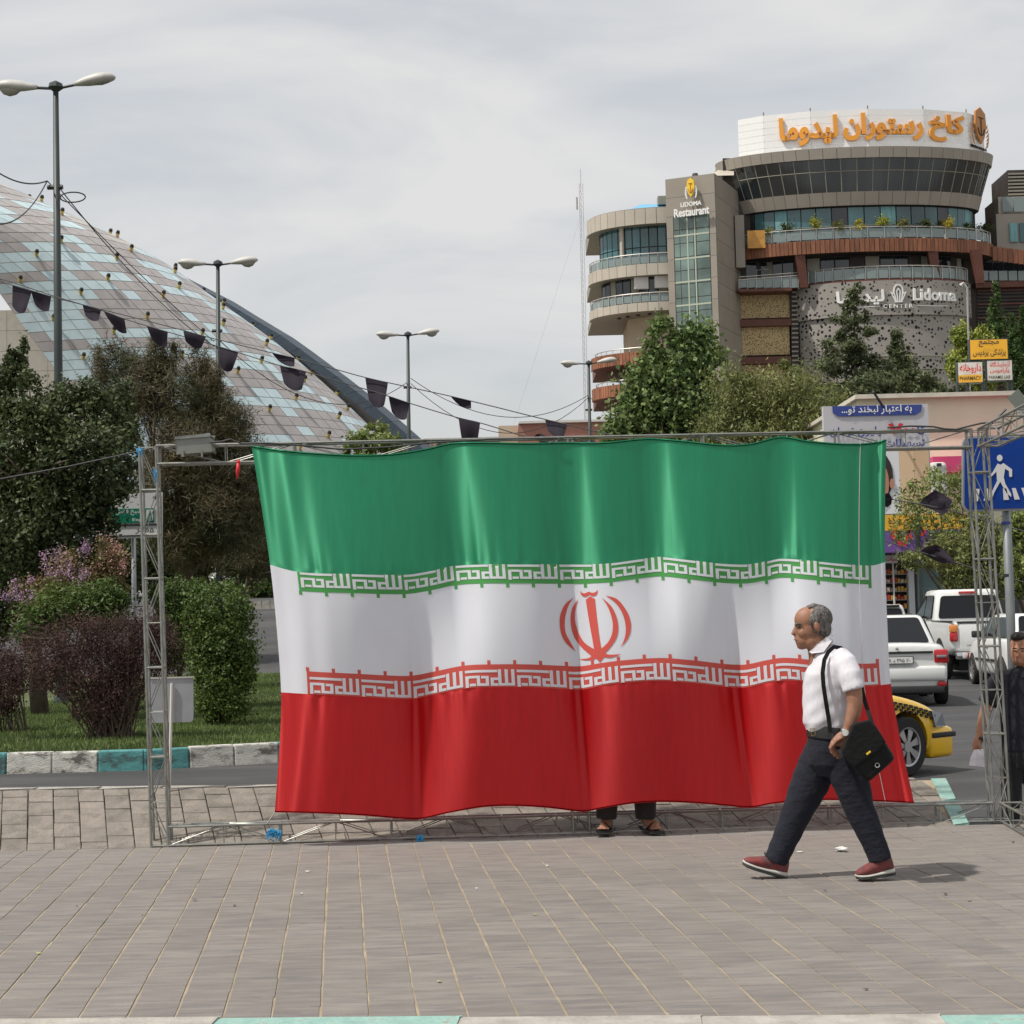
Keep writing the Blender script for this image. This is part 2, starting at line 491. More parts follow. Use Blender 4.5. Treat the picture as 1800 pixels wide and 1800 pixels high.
# --- sloped paved berm behind the frame
RUN = 0.97
T_END = (G(1672, 1440) - CR_A).dot(CR_D)
def rise(t): return lerp(0.35, 0.235, min(1, max(0, t / T_END)))
bs = [crease(-4), crease(T_END), crease(T_END + 0.10) + CR_N * RUN, crease(-4) + CR_N * RUN, crease(-4) + CR_N * (RUN + 0.12), crease(T_END + 0.10) + CR_N * (RUN + 0.12)]
mb = MB()
RL, RR = rise(0), rise(T_END)
zt = [-0.01, -0.01, RR - 0.01, RL - 0.01, RL - 0.012, RR - 0.012]
vs = [(p.x, p.y, z) for p, z in zip(bs, zt)] + [(p.x, p.y, ROAD_Z - 0.03) for p in bs]
mb.add(vs, [(0, 1, 2, 3), (3, 2, 5, 4), (0, 6, 7, 1), (4, 5, 11, 10), (1, 7, 8, 2), (2, 8, 11, 5), (0, 3, 9, 6), (3, 4, 10, 9), (6, 9, 8, 7), (9, 10, 11, 8)])
berm = tag(mb.build('sloped_pavement', M_joint), kind='structure')
SLEN = math.hypot(RUN, 0.29)
def slope_pt(t, v): return crease(t) + CR_N * (RUN * v / SLEN) + Vector((0, 0, rise(t) * v / SLEN))
SNRM = CR_D.cross(CR_N * RUN + Vector((0, 0, 0.29))).normalized()
if SNRM.z < 0: SNRM = -SNRM
cw = 0.197; tl = 0.228
for ci in range(-5, int(T_END / cw) + 3):
    off = -0.5 * tl if ci % 2 else -0.1 * tl
    skew = 0.24
    for ri in range(0, 6):
        v0 = ri * tl + off
        a, b = max(v0 + 0.003, 0.002), min(v0 + tl - 0.003, SLEN - 0.004)
        if b - a < 0.03: continue
        u0 = ci * cw + 0.004 + rnd.uniform(-0.003, 0.003); u1 = (ci + 1) * cw - 0.004
        sk = lambda v: -v * skew
        te = lambda v: T_END - 0.085 + 0.10 * v / SLEN
        if te(a) - (u0 + sk(a)) < 0.03: continue
        poly = [slope_pt(u0 + sk(a), a), slope_pt(min(te(a), u1 + sk(a)), a), slope_pt(min(te(b), u1 + sk(b)), b), slope_pt(u0 + sk(b), b)]
        vs, fs = slab_piece(poly, rnd.uniform(-0.003, 0.003), 0.03, SNRM, 0.005)
        MB().add(vs, fs).build('paver', M_bpaver, berm, fix=False)
# pale ledge stones along the ridge and the turquoise end kerb
for i in range(-4, int(T_END / 0.5)):
    a, b = i * 0.5 + 0.004, min((i + 1) * 0.5 - 0.004, T_END - 0.05)
    if b - a < 0.05: continue
    q = [crease(a) + CR_N * (RUN + 0.004), crease(b) + CR_N * (RUN + 0.004), crease(b) + CR_N * (RUN + 0.13), crease(a) + CR_N * (RUN + 0.13)]
    MB().prism([(p.x, p.y) for p in q], ROAD_Z + 0.002, rise((a + b) / 2) + 0.004).build('edge_stone', M_stone, berm, bevel=0.008)
for j in range(2):
    s0, s1 = (0.0, 0.5) if j == 0 else (0.51, 1.0)
    q = []
    for s_, o_ in ((s0, -0.075), (s0, 0.025), (s1, 0.025), (s1, -0.075)):
        q.append(slope_pt(T_END + o_ + 0.10 * s_, SLEN * s_) + SNRM * 0.012)
    MB().plate(q, (0, 0, -0.16)).build('edge_stone', M_kteal2, berm, bevel=0.01)
# ribbed tactile tiles beside the berm's end
M_tact = per_object(mat('yellow_tactile_tile', (0.33, 0.26, 0.16), 0.9, var=0.2, vscale=10, bump=0.4, bscale=60), 0.1)
ta = crease(T_END + 0.06) + CR_N * 0.02
tact = tag(MB().prism([(p.x, p.y) for p in (crease(T_END - 0.06) + CR_N * 0.01, crease(T_END + 0.75) + CR_N * 0.01, crease(T_END + 0.5) + CR_N * 0.5, crease(T_END - 0.08) + CR_N * 0.5)], ROAD_Z + 0.001, -0.008).build('ramp', M_asphalt), kind='structure')

# --- planted island on the left: kerb stones, lawn
IK = [(-130, 1364), (0, 1361), (130, 1358), (260, 1354), (380, 1347), (490, 1341), (580, 1332), (620, 1322)]
ipts = [G(x, y, ROAD_Z) for x, y in IK]
isl_front = ipts
back = [G(640, 1190, 0.0), G(560, 1140, 0.0), G(455, 1183, 0.0)]
KH = 0.245
lawn_poly = [p + Vector((0.03, 0.16, 0)) for p in ipts[:-1]] + [Vector((-1.6, 25.5, 0)), Vector((-3.0, 31, 0)), Vector((-4.6, 36, 0)), Vector((-6.3, 47, 0)), Vector((-10, 58, 0)), Vector((-24, 60, 0)), Vector((-24, 21, 0))]
M_lawn = mat('lawn_soil', (0.075, 0.095, 0.035), 0.95, var=0.4, vscale=1.5, bump=0.5, bscale=30)
lw = MB().prism([(p.x, p.y) for p in lawn_poly], ROAD_Z - 0.03, ROAD_Z + KH - 0.02)
island = tag(lw.build('traffic_island', M_lawn), kind='structure')
def polyline_at(pts, s):
    for a, b in zip(pts, pts[1:]):
        l = (b - a).length
        if s <= l: return a + (b - a) * (s / l), (b - a).normalized()
        s -= l
    return pts[-1], (pts[-1] - pts[-2]).normalized()
tot = sum((b - a).length for a, b in zip(ipts, ipts[1:]))
ik = tag(MB().tube([p + Vector((0, 0.1, 0.03)) for p in ipts], 0.05, 4).build('island_kerb', M_stone), kind='structure')
s0 = (G(10, 1361, ROAD_Z) - ipts[0]).length % 0.545
i = 0; s = s0 - 0.545
first = round(((G(10, 1361, ROAD_Z) - ipts[0]).length - s0) / 0.545)
while s < tot:
    a, da = polyline_at(ipts, max(s, 0)); b, db = polyline_at(ipts, min(s + 0.537, tot))
    nrm = Vector((-(b - a).y, (b - a).x, 0)).normalized()
    grp = (i - first - 1)
    teal = (grp // 2) % 2 == 1
    z0, z1 = ROAD_Z - 0.02, ROAD_Z + KH + rnd.uniform(-0.006, 0.006)
    vs = [a, b, b + nrm * 0.17, a + nrm * 0.17]
    q = [(p.x, p.y, z0) for p in vs] + [(p.x + nrm.x * 0.02 * (j < 2), p.y + nrm.y * 0.02 * (j < 2), z1) for j, p in enumerate(vs)]
    MB().add(q, [(0, 1, 5, 4), (1, 2, 6, 5), (2, 3, 7, 6), (3, 0, 4, 7), (4, 5, 6, 7), (3, 2, 1, 0)]).build('kerb_stone', M_kteal if teal else M_kwhite, ik, bevel=0.018)
    s += 0.545; i += 1
# grass blades
def grass(name, poly, n, hgt, m, z, seed, parent=None, near=None):
    rg = np.random.default_rng(seed)
    xs = [p[0] for p in poly]; ys = [p[1] for p in poly]
    pts = []
    A = np.array([(p[0], p[1]) for p in poly])
    while len(pts) < n:
        q = rg.uniform((min(xs), min(ys)), (max(xs), max(ys)), (n, 2))
        inside = np.zeros(n, bool); j = len(A) - 1
        for i in range(len(A)):
            cond = ((A[i, 1] > q[:, 1]) != (A[j, 1] > q[:, 1])) & (q[:, 0] < (A[j, 0] - A[i, 0]) * (q[:, 1] - A[i, 1]) / (A[j, 1] - A[i, 1] + 1e-12) + A[i, 0])
            inside ^= cond; j = i
        pts += list(q[inside])
    pts = np.array(pts[:n])
    ang = rg.uniform(0, 2 * np.pi, n); h = hgt * rg.uniform(0.5, 1.25, n); w = rg.uniform(0.006, 0.014, n)
    lean = rg.normal(0, 0.35, (n, 2)) * h[:, None]
    V = np.zeros((n, 3, 3)); dx = np.stack([np.cos(ang) * w, np.sin(ang) * w], 1)
    V[:, 0, :2] = pts - dx; V[:, 1, :2] = pts + dx; V[:, 2, :2] = pts + lean
    V[:, :2, 2] = z; V[:, 2, 2] = z + h
    return tri_mesh(name, V.reshape(-1, 3), 3, m, parent)
def tri_mesh(name, V, k, m, parent=None, smooth=False):
    """n separate k-gons from a flat vertex array"""
    n = len(V) // k
    me = bpy.data.meshes.new(name)
    me.vertices.add(len(V)); me.vertices.foreach_set('co', np.ascontiguousarray(V, np.float32).ravel())
    me.loops.add(n * k); me.loops.foreach_set('vertex_index', np.arange(n * k, dtype=np.int32))
    me.polygons.add(n); me.polygons.foreach_set('loop_start', np.arange(0, n * k, k, dtype=np.int32))
    me.update(calc_edges=True); me.validate()
    me.materials.append(m)
    return obj(name, me, parent)
M_grass = mat('grass_blade', (0.105, 0.150, 0.042), 0.7, island=0.35, transl=0.25, var=0.35, vscale=0.8)
gp = [(p.x, p.y) for p in [q + Vector((0.02, 0.19, 0)) for q in ipts[:-1]]] + [(-1.8, 25.5), (-3.3, 31), (-5, 31), (-14, 31), (-14, 21.5)]
gq = [(-2.2, 25.5), (-3.3, 31), (-4.8, 36), (-6.4, 47), (-10, 47), (-9, 31), (-6, 25.5)]
tag(grass('grass', gq, 30000, 0.07, M_grass, ROAD_Z + KH - 0.02, 4), 'lawn running back beside the side road behind the clipped shrubs', 'grass', kind='stuff')
tag(grass('grass', gp, 90000, 0.06, M_grass, ROAD_Z + KH - 0.02, 3), 'short green lawn on the planted traffic island', 'grass', kind='stuff')

# --- side road climbing away behind the island
def ramp_z(y): return interp([(47, ROAD_Z + 0.004), (62, 2.1), (110, 3.4)], y)
ry = [47, 49, 52, 56, 60, 64, 72, 84, 100, 110]
mb = MB()
for y in ry:
    x0, x1 = (60 - 900) / FPX * y - 8, (680 - 900) / FPX * y
    mb.v += [(x0, y, ramp_z(y)), (x1, y, ramp_z(y)), (x1 + 0.2, y, ROAD_Z - 0.1), (x0, y, ROAD_Z - 0.1)]
for i in range(len(ry) - 1):
    a, b = 4 * i, 4 * i + 4
    mb.f += [(a, a + 1, b + 1, b), (a + 1, a + 2, b + 2, b + 1), (a + 3, a, b, b + 3)]
mb.f += [(0, 3, 2, 1), (b, b + 1, b + 2, b + 3)]
tag(mb.build('side_road', M_asphalt), kind='structure')
fk = tag(MB().tube([P(430, 1072, 62) + Vector((0, 0.2, 0)), P(560, 1064, 62) + Vector((0, 0.2, 0))], 0.06, 4).build('far_kerb', M_stone), kind='structure')
for k in range(9):
    a, b = P(430 + k * 15, 1074 - k * 1.4, 61.9), P(444.4 + k * 15, 1072.7 - k * 1.4, 61.9)
    MB().plate([a + Vector((0, 0, -0.15)), b + Vector((0, 0, -0.15)), b + Vector((0, 0, 0.28)), a + Vector((0, 0, 0.28))], (0, 0.18, 0)).build('kerb_stone', M_stone, fk, bevel=0.02)
# ================================================================== galvanised truss frame
M_galv = mat('galvanised_steel', (0.27, 0.275, 0.255), 0.42, metal=0.65, var=0.22, vscale=14, bump=0.05, bscale=80, wear=(0.20, 0.19, 0.165), wear_scale=7, wear_amt=0.42)
TW = 0.122
BL, BR = G(266, 1490), G(1752, 1446)
TL_, TR_ = P(240, 784, BL.y), P(1716, 754, BR.y)
ex = (BR - BL).normalized(); ez = ((TL_ - BL) + (TR_ - BR)).normalized()
ey = ez.cross(ex).normalized()                # away from the camera
TH = ((TL_ - BL).length + (TR_ - BR).length) / 2
TLen = (BR - BL).length
frame_root = thing('truss_frame', 'silver lattice truss frame standing on the plaza behind the striped flag', 'truss frame')
def fpt(a, d, h): return BL + ex * a + ey * d + ez * h
def member(p0, p1, r, name='chord'):
    MB().tube([p0, p1], r, 7 if r > 0.006 else 5).build(name, M_galv, frame_root, smooth=False)
def lattice(o, ax, s1, s2, L, ph=0, step=0.34, rungs=True):
    """box truss: four chords along ax from o, section spanned by s1,s2 (vectors)"""
    for a in (0, 1):
        for b in (0, 1):
            q = o + s1 * a + s2 * b
            member(q, q + ax * L, 0.0098)
    n = max(1, round(L / step)); st = L / n
    for i in range(n + 1):
        q = o + ax * min(max(i * st, 0.012), L - 0.012)
        for u, w in ((Vector(), s1), (s2, s1), (Vector(), s2), (s1, s2)):
            if rungs and (i % 2 == 0): member(q + u, q + u + w, 0.0085 if i % 2 == 0 else 0.004, 'rung')
            else: member(q + u, q + u + w, 0.0038, 'rung')
    for i in range(n):
        q0, q1 = o + ax * (i * st + 0.01), o + ax * ((i + 1) * st - 0.01)
        fl = (i + ph) % 2
        for u, w in ((Vector(), s1), (s2, s1), (Vector(), s2), (s1, s2)):
            if fl: member(q0 + u, q1 + u + w, 0.0042, 'brace')
            else: member(q0 + u + w, q1 + u, 0.0042, 'brace')
zh = Vector((0, 0, 1))
lattice(fpt(0, 0, 0), ez, ex * TW, ey * TW, TH)
lattice(fpt(TLen - TW * 0.15, 0, 0), ez, ex * TW, ey * TW, TH, 1)
mid = (G(1010, 1470) - BL).dot(ex)
lattice(fpt(mid, 0, 0), ez, ex * TW, ey * TW, TH - 0.02, 1)
lattice(fpt(TW, 0, TH - 0.135), ex, ez * 0.135, ey * TW, TLen - TW * 1.1, 0, 0.5)
lattice(fpt(TW, 0, 0.012), ex, ez * 0.135, ey * TW, TLen - TW * 1.1, 1, 0.42)
# the arm that turns towards the viewer at the right end
arm_dir = (G(1800, 1474) - G(1757, 1449)); arm_dir.z = 0; arm_dir.normalize()
a_side = Vector((-arm_dir.y, arm_dir.x, 0))
lattice(BR + ex * 0.03 + zh * 0.012, arm_dir, zh * 0.135, a_side * 0.15, 3.0, 0, 0.42)
lattice(fpt(TLen + 0.03, 0, TH - 0.135), arm_dir, zh * 0.135, a_side * 0.15, 3.0, 1, 0.42)
settle(frame_root, BL)

# ================================================================== flag
EDGE_L = [(783, 442), (880, 458), (995, 475), (1100, 486), (1217, 494), (1300, 492), (1428, 483)]
EDGE_R = [(772, 1558), (880, 1556), (988, 1556), (1100, 1560), (1202, 1566), (1300, 1583), (1412, 1607)]
TOP = [(442, 783), (500, 791), (560, 796), (620, 799), (690, 797), (750, 788), (795, 778), (850, 777), (930, 778), (1000, 777), (1060, 777), (1140, 770), (1200, 774), (1270, 781), (1320, 779), (1372, 767), (1420, 774), (1480, 779), (1530, 778), (1558, 772)]
SEAM1 = [(475, 993), (523, 1005), (620, 1009), (713, 1010), (760, 1003), (797, 995), (850, 992), (897, 992), (997, 992), (1040, 992), (1074, 990), (1139, 981), (1161, 979), (1200, 983), (1261, 990), (1314, 992), (1346, 987), (1372, 982), (1420, 985), (1480, 991), (1533, 994), (1556, 988)]
SEAM2 = [(494, 1217), (543, 1220), (620, 1224), (713, 1229), (735, 1227), (763, 1221), (820, 1210), (870, 1208), (930, 1208), (990, 1211), (1023, 1212), (1060, 1205), (1099, 1200), (1161, 1197), (1220, 1201), (1305, 1209), (1350, 1200), (1380, 1196), (1430, 1200), (1480, 1205), (1530, 1206), (1566, 1202)]
BOT = [(483, 1428), (560, 1430), (640, 1434), (700, 1439), (738, 1440), (790, 1429), (850, 1419), (900, 1417), (960, 1420), (1010, 1426), (1028, 1427), (1060, 1421), (1110, 1413), (1160, 1410), (1220, 1412), (1280, 1417), (1318, 1420), (1360, 1413), (1430, 1407), (1520, 1408), (1607, 1412)]
def norm_curve(c):
    x0, x1 = c[0][0], c[-1][0]
    return [((x - x0) / (x1 - x0), y) for x, y in c], x0, x1
CUR = [norm_curve(c) for c in (TOP, SEAM1, SEAM2, BOT)]
V1, V2 = 0.335, 0.665
CG = [0.0, 0.312, 0.50, 0.632, 0.832, 1.0]      # vertical creases in the green cloth
CRD = [0.0, 0.222, 0.487, 0.745, 1.0]           # and in the red cloth
def bulge(cr, u, amp):
    for a, b in zip(cr, cr[1:]):
        if u <= b:
            t = (u - a) / (b - a)
            return amp * (b - a) * (4 * t * (1 - t)) ** 0.75 * (1.2 - 0.5 * t)
    return 0.0
def soft_bulge(cr, width):
    raw = np.array([bulge(cr, i / 2000, 1.0) for i in range(2001)]); k = int(width * 2000)
    return np.convolve(np.pad(raw, k, mode='edge'), np.ones(2 * k + 1) / (2 * k + 1), 'valid')
TABG, TABR = soft_bulge(CG, 0.022), soft_bulge(CRD, 0.007)
def look(tab, u):
    x = min(max(u, 0), 1) * 2000; i = min(int(x), 1999); return tab[i] + (tab[i + 1] - tab[i]) * (x - i)
def sstep(a, b, x):
    t = min(1, max(0, (x - a) / (b - a))); return t * t * (3 - 2 * t)
rf = random.Random(11)
PK = [(rf.uniform(120, 460), rf.uniform(0, 6.28), rf.uniform(0.4, 1)) for _ in range(9)]
def pucker(u):
    s = 0
    for k, ph, a in PK: s += a * math.sin(k * u + ph)
    env = 0.35 + 0.65 * (0.5 + 0.5 * math.sin(23 * u + 1.3) * math.sin(9.1 * u))
    return s / 4.0 * env
FLAG_Y0 = BL.y - 0.10
def cloth_px(u, v):
    if v <= V1: i, t = 0, v / V1
    elif v <= V2: i, t = 1, (v - V1) / (V2 - V1)
    else: i, t = 2, (v - V2) / (1 - V2)
    (ca, a0, a1), (cb, b0, b1) = CUR[i], CUR[i + 1]
    ya, yb = smooth_interp(ca, u), smooth_interp(cb, u)
    y = lerp(ya, yb, t)
    y_nom = lerp(lerp(783, 772, u), lerp(1428, 1412, u), v)
    xl, xr = smooth_interp(EDGE_L, lerp(ca[0][1], cb[0][1], t)), smooth_interp(EDGE_R, lerp(ca[-1][1], cb[-1][1], t))
    return lerp(xl, xr, u), y
def cloth(u, v, lift=0.0):
    px, py = cloth_px(u, v)
    w = sstep(0.30, 0.70, v)
    d = look(TABG, u) * 1.05 * (1 - w) + look(TABR, u) * 1.05 * w
    d *= (0.30 + 0.70 * math.sin(math.pi * min(1, max(0, 0.12 + v * 0.80))))
    g = 0.0
    if v < V1: g = math.exp(-(V1 - v) / 0.055)
    elif v > V2: g = math.exp(-(v - V2) / 0.05)
    else: g = 0.12 * (math.exp(-(v - V1) / 0.02) + math.exp(-(V2 - v) / 0.02))
    d += 0.0105 * g * pucker(u + (0.0 if v < 0.5 else 0.013))
    # long drape at both edges
    d += 0.022 * math.exp(-u / 0.035) * math.sin(u * 150 + v * 3) * (1 - v * 0.5)
    d += 0.035 * math.exp(-(1 - u) / 0.022) * math.sin((1 - u) * 210 + 0.6)
    # faint long vertical waves
    d += 0.006 * math.sin(u * 37 + 1.6 * math.sin(v * 3 + u * 11)) * math.sin(u * 13.3 + 0.7) + 0.0016 * math.sin(u * 97 + 2 + v * 2.2 + 2 * math.sin(u * 17)) * (0.5 + 0.5 * math.sin(u * 29))
    Y = lerp(FLAG_Y0, FLAG_Y0 + (BR.y - BL.y), u) - d - lift
    return P(px, py, Y)
M_green = mat('green_satin', (0.024, 0.30, 0.148), 0.46, metal=0.5, spec=1.0, transl=0.24, var=0.05, vscale=30, stretch=(1, 1, 0.05), bump=0.02, bscale=600, aniso=0.85)
M_white = mat('white_satin', (0.72, 0.735, 0.80), 0.42, spec=0.5, transl=0.22, sheen=0.2, var=0.03, vscale=2.0, bump=0.02, bscale=500)
M_red = mat('red_satin', (0.58, 0.009, 0.013), 0.46, metal=0.5, spec=1.0, transl=0.24, var=0.06, vscale=30, stretch=(1, 1, 0.05), bump=0.02, bscale=600, aniso=0.85)
M_inkg = mat('green_print', (0.065, 0.32, 0.075), 0.55, transl=0.15)
M_inkr = mat('red_print', (0.62, 0.09, 0.07), 0.55, transl=0.15)
M_inkw = mat('white_print', (0.72, 0.735, 0.79), 0.5, transl=0.15)
def satin(m, rot=0.25):
    t = m.node_tree; b = t.nodes['Principled BSDF']
    tg = t.nodes.new('ShaderNodeTangent'); tg.direction_type = 'UV_MAP'; tg.uv_map = 'UVMap'
    t.links.new(tg.outputs['Tangent'], b.inputs['Tangent']); b.inputs['Anisotropic Rotation'].default_value = rot
for m_ in (M_green, M_white, M_red): satin(m_)
flag = thing('flag', 'large green, white and red satin flag with red emblem hung on the truss frame', 'flag')
def stripe(name, v0, v1, m, nv):
    nu = 620; mb = MB()
    for j in range(nv + 1):
        for i in range(nu + 1):
            mb.v.append(tuple(cloth(i / nu, v0 + (v1 - v0) * j / nv)))
    w = nu + 1
    for j in range(nv):
        for i in range(nu):
            a = j * w + i
            mb.f.append((a, a + w, a + w + 1, a + 1))
    o = mb.build(name, m, flag, smooth=True, fix=False)
    uv = o.data.uv_layers.new(name='UVMap')
    idx = np.empty(len(o.data.loops), np.int32); o.data.loops.foreach_get('vertex_index', idx)
    uv.data.foreach_set('uv', np.stack([(idx % w) / nu, 1 - (idx // w) / nv], 1).astype(np.float32).ravel())
    return o
gs = stripe('green_stripe', 0, V1, M_green, 46)
ws = stripe('white_stripe', V1, V2, M_white, 30)
rs_ = stripe('red_stripe', V2, 1, M_red, 46)
# hem and seams
for nm, vv, m in (('top_hem', 0.004, M_green), ('bottom_hem', 0.997, M_red)):
    MB().tube([cloth(i / 200, vv, 0.004) for i in range(201)], 0.006, 5, flat=0.5).build(nm, m, gs if vv < 0.5 else rs_, smooth=True)
M_thread = mat('pale_stitching', (0.55, 0.5, 0.5), 0.8)
MB().tube([cloth(0.955 + 0.004 * (1 - v) , v, 0.004) for v in [i / 120 for i in range(121)]], 0.0022, 4).build('stitching', M_thread, flag)
# kufic borders
UNIT_W, NU = 20.0, 11
U0a, U1a = 0.0455, 0.972      # upper border extent in u
def band_point(s, y, upper, lift):
    """s: cells along (0..220), y: cells below the border's writing top"""
    cell = 0.205 / (V2 - V1) * 0.0162
    if upper:
        u = lerp(0.0455, 0.9745, s / (UNIT_W * NU)); v = V1 + 0.0052 * y
    else:
        u = lerp(0.0455, 0.981, s / (UNIT_W * NU)); v = V2 - 0.0058 * (8.2 - y)
    return cloth(u, v, lift)
def strip_quad(mb, x0, x1, y0, y1, upper, lift):
    n = max(1, int(math.ceil((x1 - x0) / 0.7))); k = max(1, int(math.ceil((y1 - y0) / 2.5)))
    o = len(mb.v)
    for j in range(k + 1):
        for i in range(n + 1):
            mb.v.append(tuple(band_point(lerp(x0, x1, i / n), lerp(y0, y1, j / k), upper, lift)))
    for j in range(k):
        for i in range(n):
            a = o + j * (n + 1) + i
            mb.f.append((a, a + n + 1, a + n + 2, a + 1))
STROKES = [[(1.2, 0.7), (12.4, 0.7)], [(1.2, 7.4), (1.2, 3.3), (5.6, 3.3), (5.6, 6.9), (9.0, 6.9), (9.0, 3.5), (7.3, 3.5)], [(2.75, 6.9), (3.95, 6.9)],
           [(12.5, 6.9), (10.9, 6.9), (10.9, 4.3), (13.8, 4.3)], [(13.9, 0.1), (13.9, 6.9), (19.0, 6.9), (19.0, 0.1)], [(16.45, 0.1), (16.45, 6.9)]]
for upper, m in ((True, M_inkg), (False, M_inkr)):
    bgm = MB(); ink = MB()
    if upper:
        strip_quad(bgm, -0.4, UNIT_W * NU + 0.6, 0.0, 9.9, True, 0.0022)
        for k in range(2 * NU + 1): strip_quad(bgm, k * 10 - 0.6, k * 10 + 0.6, 9.9, 11.9, True, 0.0022)
    else:
        strip_quad(bgm, -0.4, UNIT_W * NU + 0.6, -2.4, 8.2, False, 0.0022)
        for k in range(2 * NU + 1): strip_quad(bgm, k * 10 - 0.6, k * 10 + 0.6, -4.3, -2.4, False, 0.0022)
    bd = bgm.build('printed_border', m, ws, fix=False, smooth=True)
    hw = 0.62
    for q in range(NU):
        for st in STROKES:
            for (xa, ya), (xb, yb) in zip(st, st[1:]):
                x0, x1 = min(xa, xb) - hw, max(xa, xb) + hw
                y0, y1 = min(ya, yb) - hw * 0.95, max(ya, yb) + hw * 0.95
                y0 = max(y0, -0.05)
                strip_quad(ink, q * UNIT_W + x0, q * UNIT_W + x1, y0, min(y1, 8.0), upper, 0.0045)
    ink.build('printed_script', M_inkw, ws, fix=False)
# emblem: crescents, blade and crown mark, traced as pairs of edges
def uv_of(px, py):
    u, v = 0.5, 0.5
    for _ in range(12):
        x, y = cloth_px(u, v)
        u += (px - x) / 1090.0; v += (py - y) / 650.0
    return u, v
def ribbon(mb, left, right, n=26):
    """area between two edges given as lists of zoomed photo points (4.5 x, origin 950,950)"""
    def res(c):
        acc = [0]
        for a, b in zip(c, c[1:]): acc.append(acc[-1] + math.hypot(b[0] - a[0], b[1] - a[1]))
        px = [(s / acc[-1], p[0]) for s, p in zip(acc, c)]; py = [(s / acc[-1], p[1]) for s, p in zip(acc, c)]
        return [(smooth_interp(px, i / n), smooth_interp(py, i / n)) for i in range(n + 1)]
    A, B = res(left), res(right)
    o = len(mb.v); k = 5
    for i in range(n + 1):
        for j in range(k + 1):
            x, y = lerp(A[i][0], B[i][0], j / k), lerp(A[i][1], B[i][1], j / k)
            u, v = uv_of(950 + x / 4.5, 950 + y / 4.5)
            mb.v.append(tuple(cloth(u, v, 0.004)))
    for i in range(n):
        for j in range(k):
            a = o + i * (k + 1) + j
            mb.f.append((a, a + k + 1, a + k + 2, a + 1))
em = MB()
ribbon(em, [(262, 452), (200, 500), (160, 580), (152, 650), (165, 740), (205, 815), (280, 880)], [(262, 452), (225, 510), (200, 590), (193, 660), (200, 730), (235, 800), (280, 880)])
ribbon(em, [(298, 465), (258, 520), (240, 590), (243, 680), (270, 770), (330, 850), (430, 935)], [(298, 465), (280, 530), (272, 600), (278, 660), (305, 740), (350, 810), (440, 870)])
ribbon(em, [(515, 435), (590, 490), (640, 560), (668, 640), (675, 720), (660, 790), (632, 848)], [(515, 435), (600, 460), (665, 530), (705, 610), (716, 690), (695, 770), (632, 848)])
ribbon(em, [(485, 452), (530, 520), (558, 590), (572, 660), (565, 740), (530, 810), (450, 880)], [(485, 452), (560, 520), (600, 600), (615, 680), (605, 760), (565, 830), (470, 935)])
ribbon(em, [(358, 468), (372, 560), (392, 680), (412, 790), (425, 870), (440, 930), (470, 965)], [(430, 460), (440, 560), (452, 660), (465, 760), (480, 850), (500, 920), (470, 965)])
ribbon(em, [(358, 468), (375, 455), (393, 442)], [(430, 460), (412, 452), (395, 442)], 6)
ribbon(em, [(298, 938), (340, 937), (385, 928), (410, 910), (450, 895)], [(298, 938), (350, 948), (410, 945), (440, 935), (470, 940)])
ribbon(em, [(640, 898), (590, 902), (540, 902), (505, 890), (470, 880)], [(640, 898), (600, 915), (545, 928), (505, 925), (470, 940)])
ribbon(em, [(312, 395), (325, 412), (350, 418), (370, 410), (385, 405), (400, 412), (425, 412), (442, 402), (452, 388)], [(312, 395), (322, 430), (345, 445), (370, 442), (387, 430), (405, 440), (430, 438), (448, 420), (452, 388)])
em.build('emblem', M_inkr, ws, fix=False, smooth=True)
settle(flag, cloth(0.5, 1.0))
# tie ropes at the lower corners
M_rope = mat('tie_rope', (0.45, 0.42, 0.38), 0.9)
MB().tube([cloth(0, 1), fpt(0.85, -0.01, 0.15)], 0.005, 5).build('tie_rope', M_rope, flag).location = -flag.location
MB().tube([cloth(0.2315, 0.9999), fpt((G(737, 1478) - BL).dot(ex), -0.02, 0.14)], 0.004, 5).build('tie_rope', M_rope, flag).location = -flag.location
